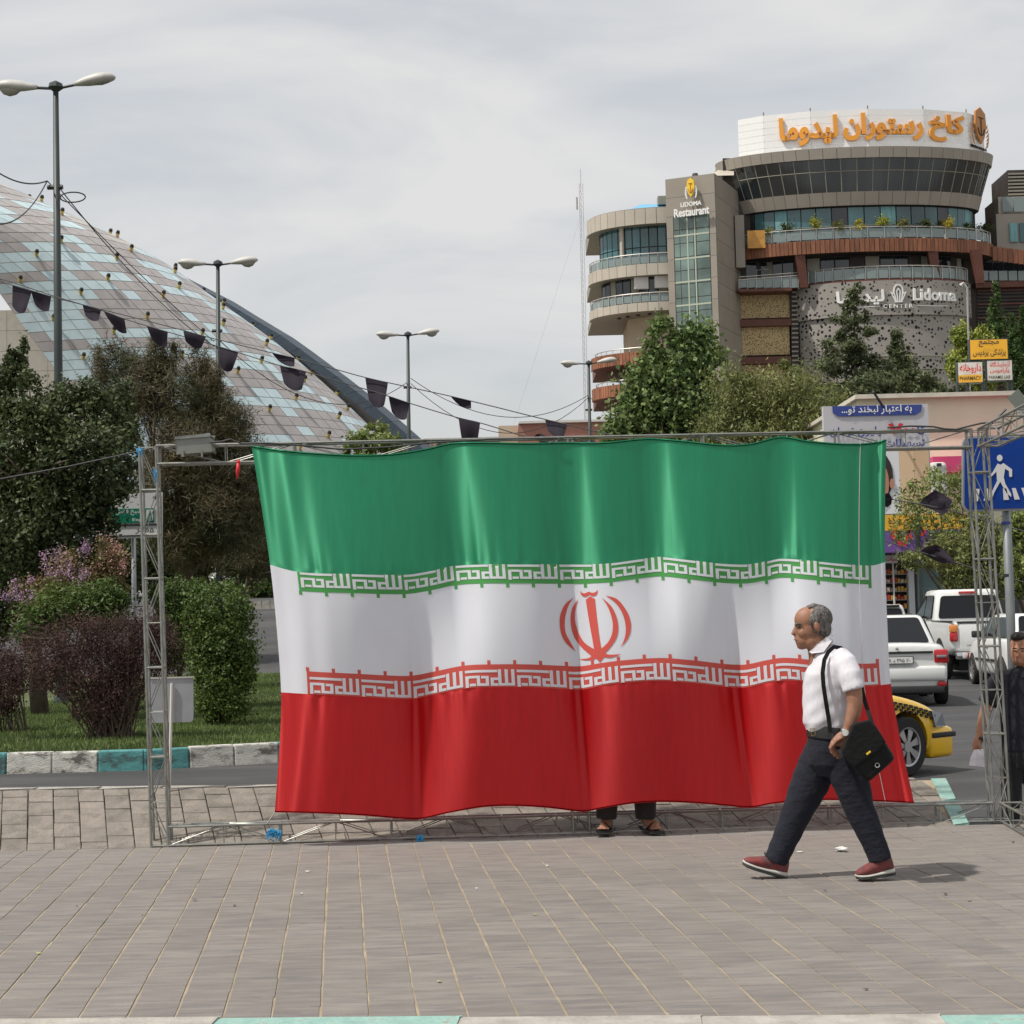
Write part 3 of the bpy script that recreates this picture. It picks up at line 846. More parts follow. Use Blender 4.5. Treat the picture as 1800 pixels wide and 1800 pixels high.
# ================================================================== trees, shrubs
def leaf_cloud(blobs, n, size, seed, clump=0.17, aspect=0.5, per=60, droop=0.0, flat=0.35, up=0.25):
    """n small leaf-shaped quads gathered in clumps through the volume of several ellipsoids"""
    rg = np.random.default_rng(seed)
    vol = np.array([b[1][0] * b[1][1] * b[1][2] for b in blobs]) ** 0.7
    cnt = (vol / vol.sum() * n).astype(int)
    cs, out_n = [], []
    for (c, r), k in zip(blobs, cnt):
        if k < 4: continue
        m = max(3, k // per)
        d = rg.normal(size=(m, 3)); d /= np.linalg.norm(d, axis=1)[:, None]
        rad = rg.uniform(0.25, 1.0, m) ** 0.45
        cc = d * rad[:, None]
        idx = rg.integers(0, m, k)
        sig = clump * rg.uniform(0.6, 1.5, m)[idx]
        off = rg.normal(size=(k, 3)) * sig[:, None]
        q = cc[idx] + off
        cs.append(np.array(c) + q * np.array(r))
        out_n.append(q)
    Pn = np.concatenate(cs); On = np.concatenate(out_n); n = len(Pn)
    On /= (np.linalg.norm(On, axis=1)[:, None] + 1e-6)
    nrm = On * flat + rg.normal(size=(n, 3)) * 0.55 + np.array([0, 0, up]); nrm /= np.linalg.norm(nrm, axis=1)[:, None]
    ax = rg.normal(size=(n, 3)); ax[:, 2] -= droop
    ax -= nrm * (ax * nrm).sum(1)[:, None]; ax /= np.linalg.norm(ax, axis=1)[:, None]
    bx = np.cross(nrm, ax)
    s = size * rg.uniform(0.6, 1.35, n)[:, None]
    V = np.empty((n, 4, 3))
    V[:, 0] = Pn - ax * s * 0.5; V[:, 2] = Pn + ax * s * 0.5
    mid = Pn - nrm * s * 0.06
    V[:, 1] = mid + bx * s * aspect * 0.5 - ax * s * 0.06; V[:, 3] = mid - bx * s * aspect * 0.5 - ax * s * 0.06
    return V.reshape(-1, 3)
def foliage(name, col, col2, island=0.32, transl=0.25, rough=0.55, vs=0.9):
    return mat(name, col, rough, col2=col2, vscale=vs, island=island, transl=transl, spec=0.35)
M_bark = mat('bark', (0.10, 0.075, 0.055), 0.95, var=0.35, vscale=9, bump=0.9, bscale=25, stretch=(1, 1, 0.25))
M_lf_dark = foliage('dark_leaf', (0.044, 0.066, 0.026), (0.098, 0.122, 0.046))
M_lf_pine = foliage('pine_needle', (0.050, 0.062, 0.024), (0.125, 0.095, 0.044))
M_lf_box = foliage('box_leaf', (0.050, 0.092, 0.020), (0.115, 0.165, 0.036))
M_lf_purple = foliage('burgundy_leaf', (0.036, 0.017, 0.019), (0.100, 0.056, 0.050), rough=0.9)
M_lf_yel = foliage('yellow_green_leaf', (0.189, 0.246, 0.043), (0.319, 0.348, 0.065))
M_lf_poplar = foliage('poplar_leaf', (0.080, 0.138, 0.043), (0.174, 0.232, 0.072))
M_lf_olive = foliage('olive_leaf', (0.123, 0.152, 0.046), (0.217, 0.232, 0.080))
M_lf_con = foliage('conifer_needle', (0.072, 0.099, 0.041), (0.138, 0.152, 0.072))
M_lf_cyp = foliage('cypress_leaf', (0.051, 0.102, 0.026), (0.102, 0.160, 0.043))
M_lf_loc = foliage('street_tree_leaf', (0.123, 0.174, 0.043), (0.232, 0.275, 0.080))
M_flower = foliage('lilac_flower', (0.30, 0.19, 0.32), (0.46, 0.30, 0.38), 0.2, 0.2, 0.8)
M_flower2 = foliage('pink_flower', (0.42, 0.20, 0.19), (0.48, 0.30, 0.24), 0.2, 0.2, 0.8)
LAWN = ROAD_Z + KH - 0.02

def blob(px, py, Y, rx, ry, rz=None, dy=None):
    """ellipsoid at a photo point and depth; radii in photo pixels"""
    s = Y / FPX
    c = P(px, py, Y)
    return (tuple(c), (rx * s, (dy if dy else rx) * s, (rz if rz else ry) * s))
def limbs(base, tips, r0, m, parent, seed, name='trunk'):
    rr = random.Random(seed); mb = MB()
    base = Vector(base)
    fork = base.lerp(Vector(tips[0]), 0.33)
    mb.tube([base, base.lerp(fork, 0.5) + Vector((rr.uniform(-.05, .05), 0, 0)), fork], [r0, r0 * 0.85, r0 * 0.7], 9)
    for t in tips:
        t = Vector(t); q = fork.lerp(t, 0.5) + Vector((rr.uniform(-.2, .2), rr.uniform(-.2, .2), rr.uniform(0, .25)))
        mb.tube([fork, q, t], [r0 * 0.6, r0 * 0.35, r0 * 0.08], 6)
        for _ in range(3):
            e = q + Vector((rr.uniform(-1, 1), rr.uniform(-1, 1), rr.uniform(0.1, 1))).normalized() * (t - fork).length * 0.4
            mb.tube([q, q.lerp(e, 0.6) + Vector((0, 0, 0.06)), e], [r0 * 0.25, r0 * 0.15, r0 * 0.04], 5)
    return mb.build(name, m, parent, smooth=True)
def plant(name, label, cat, blobs, n, size, m, base, seed, group=None, trunk=0.1, crown='crown', tips=None, **kw):
    root = thing(name, label, cat, group)
    tri_mesh(crown, leaf_cloud(blobs, n, size, seed, **kw), 4, m, root)
    if trunk:
        tp = tips if tips else [Vector(b[0]) for b in blobs]
        limbs(base, tp, trunk, M_bark, root, seed)
    settle(root, base)
    return root
def gb(px, Y, z=None):
    d = P(px, 1200, Y); return Vector((d.x, Y, LAWN if z is None else z))

# --- island planting, left
Y = 29.0
plant('broadleaf_tree', 'dark green broadleaf tree behind the burgundy shrub, half hiding a road sign', 'tree',
      [blob(32, 645, Y, 24, 50), blob(30, 700, Y, 45, 50), blob(110, 735, Y, 60, 62), blob(40, 790, Y, 80, 90), blob(205, 735, Y + 1, 42, 62), blob(150, 700, Y, 40, 30), blob(150, 820, Y, 85, 85), blob(60, 900, Y, 95, 95), blob(30, 990, Y, 70, 80), blob(135, 930, Y, 70, 60), blob(-40, 720, Y, 50, 110)],
      52000, 0.095, M_lf_dark, gb(70, Y), 1, trunk=0.16, clump=0.15, per=90)
Y = 38.0
plant('pine_tree', 'brownish green pine tree with bushy crown beside the curved shell roof', 'tree',
      [blob(195, 650, Y, 38, 52), blob(250, 690, Y, 50, 70), blob(320, 700, Y, 70, 55), blob(275, 635, Y, 26, 40), blob(300, 620, Y, 20, 36), blob(365, 690, Y, 32, 60), blob(345, 645, Y, 22, 40), blob(400, 740, Y, 48, 50), blob(340, 790, Y, 80, 70), blob(420, 820, Y, 48, 60), blob(300, 860, Y, 70, 80), blob(385, 900, Y, 70, 75), blob(440, 900, Y + 1, 36, 80), blob(330, 950, Y, 60, 50)],
      95000, 0.17, M_lf_pine, gb(385, Y), 2, trunk=0.17, aspect=0.085, clump=0.19, per=110, flat=0.9)
plant('pine_tree', 'slim dark pine trunk with low boughs at the side road', 'tree',
      [blob(445, 960, 44, 42, 50), blob(420, 985, 44, 45, 28), blob(470, 900, 46, 30, 70)], 20000, 0.18, M_lf_pine, gb(417, 44), 3, trunk=0.13, aspect=0.09, clump=0.2, per=120, flat=0.9)
for i, (lab, bl, n, Yp, bx) in enumerate([
    ('bright green clipped shrub rising beside the kerb at the flag edge', [blob(385, 1075, 25, 55, 50), blob(395, 1130, 25, 58, 60), blob(385, 1190, 25, 56, 55), blob(395, 1235, 25, 48, 36), blob(425, 1165, 25, 28, 40), blob(350, 1120, 25, 24, 60)], 26000, 25, 390),
    ('dark green clipped shrub behind the bright green one', [blob(310, 1060, 27.5, 40, 42), blob(320, 1110, 27.5, 40, 50), blob(345, 1040, 27.5, 30, 22), blob(300, 1130, 27.5, 30, 60)], 15000, 27.5, 315)]):
    plant('clipped_shrub', lab, 'shrub', bl, n, 0.052, M_lf_box, gb(bx, Yp), 10 + i, trunk=0.05, clump=0.14, per=45, aspect=0.6)
# burgundy shrub: arching twigs and small leaves
def twiggy(name, label, base, blobs, n, size, m, seed, ntw, cat='shrub'):
    root = thing(name, label, cat)
    tri_mesh('crown', leaf_cloud(blobs, n, size, seed, clump=0.2, per=30, aspect=0.5), 4, m, root)
    rr = random.Random(seed); mb = MB()
    for i in range(ntw):
        c, r = rr.choice(blobs)
        e = Vector(c) + Vector((rr.uniform(-1, 1) * r[0], rr.uniform(-1, 1) * r[1], rr.uniform(-0.2, 1.05) * r[2]))
        b = Vector(base) + Vector((rr.uniform(-.3, .3), rr.uniform(-.2, .2), 0))
        q = b.lerp(e, 0.6) + Vector((0, 0, 0.25 * (e - b).length))
        mb.tube([b, b.lerp(q, 0.55) + Vector((0, 0, .05)), q, e], [0.010, 0.008, 0.005, 0.002], 4)
    mb.build('stems', M_bark, root)
    settle(root, base); return root
Y = 22.8
twiggy('burgundy_shrub', 'wide burgundy leaved shrub with arching twigs on the lawn', gb(195, Y),
       [blob(60, 1160, Y, 60, 48), blob(130, 1125, Y, 70, 45), blob(210, 1120, Y, 70, 42), blob(270, 1145, Y, 52, 55), blob(150, 1180, Y, 85, 50), blob(230, 1190, Y, 60, 55), blob(190, 1240, Y, 62, 42), blob(265, 1105, Y, 38, 32), blob(20, 1190, Y, 32, 40)],
       24000, 0.040, M_lf_purple, 21, 170)
twiggy('burgundy_shrub', 'small dark shrub at the far side of the burgundy one', gb(15, 24.5), [blob(10, 1215, 24.5, 36, 45), blob(-25, 1180, 24.5, 45, 60)], 6000, 0.045, M_lf_purple, 22, 40)
plant('laurel_shrub', 'fresh green low shrub growing behind the burgundy one', 'shrub',
      [blob(110, 1070, 26.5, 45, 45), blob(165, 1065, 26.5, 50, 45), blob(200, 1080, 26.5, 32, 40), blob(60, 1095, 26.5, 40, 32)], 9000, 0.085, M_lf_box, gb(140, 26.5), 31, trunk=0.03, aspect=0.3, up=0.9, clump=0.22)
root = thing('crape_myrtle', 'flowering shrub with lilac and pink blooms in front of the dark tree', 'shrub')
cmb = [blob(115, 1000, 27.3, 40, 32), blob(185, 985, 27.3, 34, 42), blob(60, 1040, 27.3, 40, 30), blob(190, 1030, 27.3, 36, 40), blob(130, 1040, 27.3, 50, 30)]
tri_mesh('crown', leaf_cloud(cmb, 5200, 0.07, 33, clump=0.25), 4, foliage('myrtle_leaf', (0.10, 0.12, 0.035), (0.20, 0.12, 0.06)), root)
rr = random.Random(5)
fl = [blob(x + rr.uniform(-6, 6), y + rr.uniform(-6, 6), 27.0 + rr.uniform(-.4, .3), 6, 8) for x, y in [(75, 980), (103, 985), (90, 1000), (120, 990), (88, 1015), (108, 1010), (140, 995), (150, 1000), (100, 975), (25, 1045), (35, 1050), (45, 1018), (30, 1025), (50, 1040), (14, 1050), (150, 965), (157, 962), (128, 1012), (60, 1060), (70, 1062), (140, 1010)]]
tag(tri_mesh('flowers', leaf_cloud(fl, 2000, 0.032, 34, clump=0.85, aspect=0.8), 4, M_flower, root), kind='stuff')
fl = [blob(x, y, 27.1, 7, 8) for x, y in [(185, 950), (195, 960), (180, 975), (218, 990), (190, 985), (205, 965), (195, 1000), (178, 1000), (212, 1004), (38, 1075)]]
tag(tri_mesh('flowers', leaf_cloud(fl, 700, 0.032, 35, clump=0.9, aspect=0.8), 4, M_flower2, root), kind='stuff')
limbs(gb(130, 27.3), [b[0] for b in cmb], 0.03, M_bark, root, 36); settle(root, gb(130, 27.3))
plant('hedge', 'low green hedge on the far side of the side road', 'hedge',
      [blob(x, 1036, 80, 24, 22) for x in range(380, 560, 20)], 16000, 0.16, M_lf_box, gb(450, 80, 2.5), 41, trunk=0)
plant('broadleaf_tree', 'shadowy broadleaf tree in the gap behind the pine boughs', 'tree',
      [blob(x, y, 50, 40, 40) for x, y in ((250, 900), (290, 960), (340, 980), (400, 960), (450, 985), (470, 920), (250, 1000), (300, 1030))], 26000, 0.15, M_lf_dark, gb(300, 50), 42, trunk=0.12)
plant('broadleaf_tree', 'deep green broadleaf tree filling the space behind the flowering shrub', 'tree',
      [blob(x, y, 40, 44, 44) for x, y in ((-30, 1000), (30, 1010), (90, 980), (150, 985), (210, 970), (60, 1060), (130, 1050), (200, 1030), (-20, 1080), (0, 920), (180, 900))], 30000, 0.12, M_lf_dark, gb(90, 40), 43, trunk=0.12)
# --- middle and right
plant('roadside_tree', 'small yellow green treetop in front of the shell roof, above the flag', 'tree',
      [blob(660, 770, 80, 36, 30), blob(690, 790, 80, 24, 24), blob(630, 790, 80, 24, 24), blob(665, 830, 80, 42, 50)], 6000, 0.22, M_lf_loc, gb(660, 80, ROAD_Z), 51, trunk=0.12)
Y = 76
plant('poplar_tree', 'tall green poplar in front of the glass lift tower', 'tree',
      [blob(1165, 590, Y, 26, 36), blob(1225, 600, Y, 32, 34), blob(1195, 640, Y, 50, 40), blob(1150, 650, Y, 38, 40), blob(1245, 640, Y, 26, 34), blob(1135, 690, Y, 45, 40), blob(1190, 710, Y, 60, 50), blob(1240, 690, Y, 34, 40), blob(1120, 745, Y, 48, 38), blob(1180, 770, Y, 60, 50), blob(1085, 760, Y, 30, 24), blob(1150, 850, Y, 80, 60)],
      21000, 0.23, M_lf_poplar, gb(1175, Y, ROAD_Z), 61, trunk=0.22, clump=0.27, per=55, aspect=0.75)
plant('bare_tree', 'leafless young tree beside the brown balconies', 'tree',
      [blob(1080, 745, 80, 14, 14), blob(1068, 765, 80, 14, 10)], 160, 0.2, M_lf_poplar, gb(1085, 80, ROAD_Z), 62, trunk=0.06, tips=[P(x, y, 80) for x, y in ((1075, 700), (1092, 715), (1060, 735), (1100, 740), (1050, 755))])
Y = 70
plant('willow_tree', 'broad olive green willow between the poplar and the conifer', 'tree',
      [blob(1285, 690, Y, 44, 42), blob(1340, 690, Y, 45, 36), blob(1395, 680, Y, 40, 38), blob(1310, 740, Y, 60, 44), blob(1385, 735, Y, 60, 44), blob(1440, 720, Y, 44, 44), blob(1260, 760, Y, 42, 44), blob(1340, 820, Y, 100, 70), blob(1455, 765, Y, 34, 40), blob(1375, 650, Y, 16, 18)],
      24000, 0.20, M_lf_olive, gb(1350, Y, ROAD_Z), 63, trunk=0.2, droop=1.2, aspect=0.32, clump=0.25, per=70)
def conifer(label, px, ytop, ybase, Y, half, n, m, seed, size=0.3, tiers=11):
    rr = random.Random(seed); bl = []
    for i in range(tiers):
        t = i / (tiers - 1); y = lerp(ytop + 8, ybase, t ** 0.9); w = 6 + half * t
        bl.append(blob(px, y, Y, w * 0.35, 12 + 8 * t))
        for k in range(5):
            dx = rr.uniform(-1, 1) * w
            bl.append(blob(px + dx, y + rr.uniform(-4, 10), Y + rr.uniform(-1, 1) * w * Y / FPX, 8 + w * 0.22, 9 + 6 * t))
    return plant('conifer_tree', label, 'tree', bl, n, size, m, gb(px, Y, ROAD_Z), seed, trunk=0.25, tips=[P(px, ytop, Y)], aspect=0.28, clump=0.25, per=50, flat=0.8)
conifer('tall olive spruce with ragged boughs before the perforated drum', 1502, 503, 720, 96, 92, 20000, M_lf_con, 64)
conifer('shorter spruce beside the tall one before the perforated drum', 1578, 578, 730, 98, 62, 11000, M_lf_con, 65)
for i, (lab, x, yt, Yc, hw) in enumerate((('slender dark cypress behind the yellow rooftop sign', 1751, 500, 120, 17), ('narrow cypress next to the slender one, behind the white laboratory sign', 1783, 553, 118, 14), ('thin cypress top beside the louvred wall', 1800, 540, 121, 10))):
    plant('cypress_tree', lab, 'tree', [blob(x, yt + 14 + k * 20, Yc, 5 + min(1, (k + 1) / 4) * (hw - 4), 20) for k in range(8)], 7000, 0.26, M_lf_cyp, gb(x, Yc, ROAD_Z), 70 + i, trunk=0.12, aspect=0.3, up=1.2, clump=0.2)
plant('privet_shrub', 'yellow green bushy treetop behind the pharmacy sign', 'tree',
      [blob(1690, 590, 108, 18, 22), blob(1722, 600, 108, 24, 26), blob(1745, 615, 108, 18, 20), blob(1695, 635, 108, 26, 26), blob(1672, 655, 108, 18, 20), blob(1720, 660, 108, 30, 40)], 11000, 0.24, M_lf_yel, gb(1705, 108, ROAD_Z), 75, trunk=0.15)
plant('hedge', 'dense mixed green hedge of treetops below the spruces, above the cream wall', 'hedge',
      [blob(x, y, 92, 34, 24) for x, y in ((1480, 700), (1530, 705), (1580, 700), (1630, 695), (1670, 690), (1500, 735), (1560, 735), (1610, 730), (1450, 730), (1655, 720), (1530, 680), (1610, 672))], 17000, 0.24, M_lf_con, gb(1560, 92, ROAD_Z), 76, trunk=0)
Y = 46
plant('street_tree', 'airy street tree with small leaves in front of the large billboard', 'tree',
      [blob(1600, 880, Y, 30, 34), blob(1650, 850, Y, 32, 30), blob(1690, 850, Y, 28, 34), blob(1640, 910, Y, 44, 34), blob(1590, 930, Y, 24, 22), blob(1700, 900, Y, 34, 34), blob(1670, 950, Y, 40, 24)],
      4600, 0.115, M_lf_loc, gb(1720, Y, ROAD_Z), 81, trunk=0.08, clump=0.24, per=16, aspect=0.4, droop=0.6)
plant('willow_tree', 'drooping yellow green willow behind the white pickup', 'tree',
      [blob(1680, 975, 44, 46, 34), blob(1730, 960, 44, 40, 46), blob(1620, 985, 44, 36, 20), blob(1700, 1015, 44, 44, 34), blob(1745, 1010, 44, 34, 44), blob(1725, 920, 44, 22, 34)],
      13000, 0.13, M_lf_olive, gb(1735, 44, ROAD_Z), 82, trunk=0.1, droop=1.4, aspect=0.3)
plant('street_tree', 'lush bright green tree behind the crossing sign post', 'tree',
      [blob(1800, 930, 41, 34, 50), blob(1800, 990, 41, 34, 50), blob(1835, 950, 41, 40, 70), blob(1785, 1010, 41, 18, 36)], 13000, 0.12, M_lf_loc, gb(1815, 41, ROAD_Z), 83, trunk=0.1, droop=0.8)
# ================================================================== shell-roofed building on the left
def PZ(px, Y, z):
    """world point at photo column px, depth Y and height z"""
    p0, p1 = P(px, 500, Y), P(px, 900, Y)
    py = 500 + 400 * (z - p0.z) / (p1.z - p0.z)
    return P(px, py, Y)
M_tg = per_object(mat('grey_roof_tile', (0.40, 0.375, 0.37), 0.45, var=0.08, vscale=1.5, spec=0.5), 0.10)
M_tb = per_object(mat('pale_blue_roof_tile', (0.50, 0.62, 0.66), 0.40, var=0.06, vscale=1.5, spec=0.5), 0.06)
M_tc = per_object(mat('cream_roof_tile', (0.48, 0.46, 0.42), 0.5, var=0.08, vscale=1.5), 0.08)
M_grout = mat('pale_grout', (0.52, 0.48, 0.41), 0.9)
M_fasc = mat('slate_fascia', (0.045, 0.065, 0.09), 0.55, var=0.15, vscale=2)
M_soff = mat('grey_soffit', (0.24, 0.24, 0.235), 0.8, var=0.1, vscale=1)
M_cream = mat('cream_cladding', (0.55, 0.52, 0.46), 0.7, var=0.06, vscale=2)
M_spot = mat('yellow_spotlight', (0.55, 0.42, 0.12), 0.4)
M_black = mat('black_plastic', (0.015, 0.015, 0.016), 0.45)
shell = thing('shell_roofed_hall', 'curved shell roof of grey and pale blue tiles rising behind the pines', 'building')
SIL = [(330, -110), (352, -60), (370, 0), (385, 67), (398, 110), (412, 143), (425, 180), (448, 240), (480, 300), (497, 333), (522, 383), (553, 433), (593, 500), (630, 550), (667, 600), (715, 660), (785, 740), (860, 820), (1000, 960), (1090, 1040)]
TE = [(331, -110), (353, -60), (371, 0), (386, 66), (400, 107), (413, 137), (431, 183), (470, 262), (500, 318), (540, 375), (580, 432), (612, 478), (640, 515), (667, 547), (700, 585), (740, 628), (800, 690), (860, 755), (1000, 890), (1090, 980)]
FLW = [(331, -109), (353, -59), (371, 1), (386, 67), (399.5, 110), (413.5, 142), (427, 179), (453, 236), (489, 297), (508, 330), (536, 381), (572, 438), (612, 500), (650, 552), (688, 600), (738, 661), (812, 742), (890, 820), (1040, 960), (1090, 1010)]
LE = [(330, -330), (420, -110), (515, 0), (590, 52), (660, 104), (760, 165), (900, 235), (1090, 310)]
SY_L, SY_E = 112.0, 128.0
nr, nc = 50, 25
z_top, z_bot = P(0, 352, SY_E).z, P(900, 1080, SY_E).z
zs = [lerp(z_top, z_bot, (i / nr)) for i in range(nr + 1)]
def py_at(px, Y, z):
    p0, p1 = P(px, 500, Y), P(px, 900, Y)
    return 500 + 400 * (z - p0.z) / (p1.z - p0.z)
def shell_pt(i, s, lift=0.0):
    z = zs[0] + (zs[-1] - zs[0]) * (i / nr)
    xe = interp(TE, py_at(300, SY_E, z)); xl = interp(LE, py_at(50, SY_L, z))
    w = math.sin(s * math.pi / 2)
    px = lerp(xl, xe, w)
    Y = SY_L + (SY_E - SY_L) * s ** 1.3 - 5 * math.sin(math.pi * s)
    return PZ(px, Y - lift, z)
# grout surface beneath the tiles
mb = MB()
for i in range(nr + 1):
    for j in range(nc + 1): mb.v.append(tuple(shell_pt(i, j / nc)))
for i in range(nr):
    for j in range(nc):
        a = i * (nc + 1) + j; mb.f.append((a, a + nc + 1, a + nc + 2, a + 1))
roof = mb.build('roof', M_grout, shell, smooth=True)
rt = random.Random(4); tiles = []
for i in range(nr):
    j = 0
    while j < nc:
        run = rt.choice((1, 1, 2, 2, 3, 4))
        p_blue = 0.45 if j > 3 else 0.7
        m = M_tb if rt.random() < p_blue else M_tg
        if i < 10 and j > nc * 0.55 and rt.random() < 0.5: m = M_tc
        for jj in range(j, min(nc, j + run)):
            e, g = 0.035, 0.02
            s0, s1 = (jj + g) / nc, (jj + 1 - g) / nc
            q = [shell_pt(i + e, s0, 0.06), shell_pt(i + 1 - e, s0, 0.06), shell_pt(i + 1 - e, s1, 0.06), shell_pt(i + e, s1, 0.06)]
            qb = [shell_pt(i + e, s0), shell_pt(i + 1 - e, s0), shell_pt(i + 1 - e, s1), shell_pt(i + e, s1)]
            c = sum(q, Vector()) / 4; d = c - EYE; kk = d.dot(F_)
            px, py = 900 + FPX * d.dot(R_) / kk, 900 - FPX * d.dot(U_) / kk
            vis = -10 < px and py < 800
            tiles.append((0 if vis else 1, -(q[2] - q[0]).cross(q[3] - q[1]).length, q, qb, m))
        j += run
tiles.sort(key=lambda t: (t[0], t[1]))
rest = {}
for k, (vis, a, q, qb, m) in enumerate(tiles):
    fs = [(0, 1, 2, 3), (4, 5, 1, 0), (5, 6, 2, 1), (6, 7, 3, 2), (7, 4, 0, 3)]
    if k < 300: MB().add(q + qb, fs).build('tile', m, roof, fix=False)
    else: rest.setdefault(m.name, (MB(), m))[0].add(q + qb, fs)
for nm, (mbr, m) in rest.items(): tag(mbr.build('tiles', m, roof, fix=False), kind='stuff')
# slate fascia in segments and the grey soffit under it
def ribbon_pts(c, n):
    acc = [0]
    for a, b in zip(c, c[1:]): acc.append(acc[-1] + math.hypot(b[0] - a[0], b[1] - a[1]))
    fy = [(s, p[0]) for s, p in zip(acc, c)]; fx = [(s, p[1]) for s, p in zip(acc, c)]
    return [(interp(fx, acc[-1] * i / n), interp(fy, acc[-1] * i / n)) for i in range(n + 1)]
nseg = 34
A, B, E_ = ribbon_pts(SIL, nseg), ribbon_pts(FLW, nseg), ribbon_pts(TE, nseg)
for i in range(nseg):
    q = [P(*A[i], 126.5), P(*B[i], 126.5), P(*B[i + 1], 126.5), P(*A[i + 1], 126.5)]
    q2 = [q[0], q[1], q[1].lerp(q[2], 0.985), q[0].lerp(q[3], 0.985)]
    MB().plate(q2, (0.6, 2.6, 0.2)).build('fascia', M_fasc, roof)
mb = MB()
for i in range(nseg + 1):
    mb.v += [tuple(P(*B[i], 126.9)), tuple(P(*E_[i], 127.9))]
for i in range(nseg): mb.f.append((2 * i, 2 * i + 1, 2 * i + 3, 2 * i + 2))
mb.build('soffit', M_soff, roof)
# cladding wall under the shell's near rim
for r in range(9):
    for c in range(7):
        x0, x1 = -60 + c * 36, -60 + (c + 1) * 36
        z0, z1 = P(0, 545 + r * 36, 118).z, P(0, 545 + (r + 1) * 36, 118).z
        q = [PZ(x0, 118, z0), PZ(x1, 118, z0), PZ(x1, 118, z1), PZ(x0, 118, z1)]
        cq = sum(q, Vector()) / 4
        MB().plate([cq + (p - cq) * 0.985 for p in q], (0, 0.2, 0)).build('panel', M_cream, shell)
MB().plate([PZ(-80, 119, -0.2), PZ(420, 121, -0.2), PZ(420, 121, P(0, 800, 118).z), PZ(-80, 119, P(0, 540, 118).z)], (0, 0.4, 0)).build('wall', M_soff, shell)
# small spotlights studding the shell
for i in range(3, 42, 4):
    for j in range(2, nc, 3):
        p = shell_pt(i + ((j // 3) % 2) * 1.5, j / nc, 0.08)
        d = p - EYE; kk = d.dot(F_); px, py = 900 + FPX * d.dot(R_) / kk, 900 - FPX * d.dot(U_) / kk
        if px < -5 or py > 800: continue
        o = MB().tube([p + Vector((0, 0, -0.02)), p + Vector((0.03, -0.3, 0.05)), p + Vector((0.1, -0.42, 0.2))], [0.09, 0.12, 0.15], 6).build('spotlight', M_spot, roof)
        MB().tube([p + Vector((0.1, -0.42, 0.2)), p + Vector((0.16, -0.5, 0.34))], [0.16, 0.11], 6).build('hood', M_black, o)
for x in (47, 48):
    MB().tube([P(46, 388, 128), P(50, 374, 128)], 0.04, 5).build('finial', M_black, roof)
settle(shell, (P(300, 1000, 118).x, 118, ROAD_Z))

# ================================================================== street lamps
M_pole = mat('dark_grey_pole', (0.030, 0.042, 0.042), 0.5, var=0.15, vscale=3)
M_head = mat('lamp_housing', (0.50, 0.49, 0.46), 0.5, var=0.08, vscale=4)
M_bowl = mat('lamp_bowl', (0.32, 0.31, 0.28), 0.15, spec=0.6)
def street_lamp(label, px, py, h=12.0, tilt=(0.1, 0.12), yaw=0.0, base_px=None, bowls=(1, 0)):
    Y = (h - CAM_H) * FPX / (hor(px) - py)
    top = P(px, py, Y)
    b = Vector((PZ(base_px if base_px else px + 6, Y, 0).x, Y, ROAD_Z))
    root = thing('street_lamp', label, 'street lamp', 'double street lamps along the road')
    MB().tube([b, b.lerp(top, 0.03), b.lerp(top, 0.55), top], [0.11, 0.10, 0.085, 0.055], 12).build('pole', M_pole, root, smooth=True)
    MB().tube([b, b + Vector((0, 0, 0.35))], [0.2, 0.14], 12).build('base', M_pole, root)
    MB().tube([top + Vector((0, 0, -0.06)), top + Vector((0, 0, 0.02)), top + Vector((0, 0, 0.1)), top + Vector((0, 0, 0.16))], [0.05, 0.15, 0.13, 0.02], 10).build('cap', M_pole, root)
    c, s = math.cos(yaw), math.sin(yaw)
    for k, sd in enumerate((-1, 1)):
        dv = Vector((sd * c, sd * s, 0))
        a0 = top; a1 = top + dv * 0.42 + Vector((0, 0, tilt[k] * 0.5))
        MB().tube([a0, a1], 0.03, 7).build('arm', M_pole, root)
        ax = (dv + Vector((0, 0, tilt[k]))).normalized(); upv = Vector((0, 0, 1)); sv = ax.cross(upv).normalized(); uv = sv.cross(ax).normalized()
        prof = [(-0.06, 0.05, 0.05), (0.05, 0.08, 0.08), (0.22, 0.13, 0.125), (0.42, 0.17, 0.145), (0.60, 0.165, 0.13), (0.72, 0.11, 0.08), (0.77, 0.03, 0.02)]
        rings = []
        for x, w, hh in prof:
            ring = []
            for q in range(12):
                t = 2 * math.pi * q / 12
                yy = math.cos(t) * w; zz = math.sin(t) * hh
                if zz < 0: zz *= 0.55
                ring.append(a1 + ax * x + sv * yy + uv * zz)
            rings.append(ring)
        hd = MB().rings(rings).build('lamp_head', M_head, root, smooth=True)
        prof = [(0.28, 0.05), (0.36, 0.10), (0.48, 0.125), (0.60, 0.10), (0.68, 0.04)]
        dep = 0.17 if bowls[k] else 0.08
        rings = [[a1 + ax * x + sv * (math.cos(math.pi * q / 8) * r_) - uv * (0.02 + math.sin(math.pi * q / 8) * dep * r_ / 0.125) for q in range(9)] for x, r_ in prof]
        MB().rings(rings, closed=False, cap=False).build('bowl', M_bowl, hd, smooth=True)
    br = b.lerp(top, 0.84)
    MB().tube([br + Vector((-0.18, 0, 0)), br + Vector((0.12, 0, 0))], 0.05, 6).build('bracket', M_pole, root)
    settle(root, b)
    return top, b, br
L1 = street_lamp('tall double street lamp rising above the dark broadleaf tree', 98, 156, tilt=(0.06, 0.16), base_px=108, bowls=(1, 0))
L2 = street_lamp('double street lamp in front of the shell roof beyond the pine', 383, 466, tilt=(0.08, 0.10), base_px=386, bowls=(1, 1))
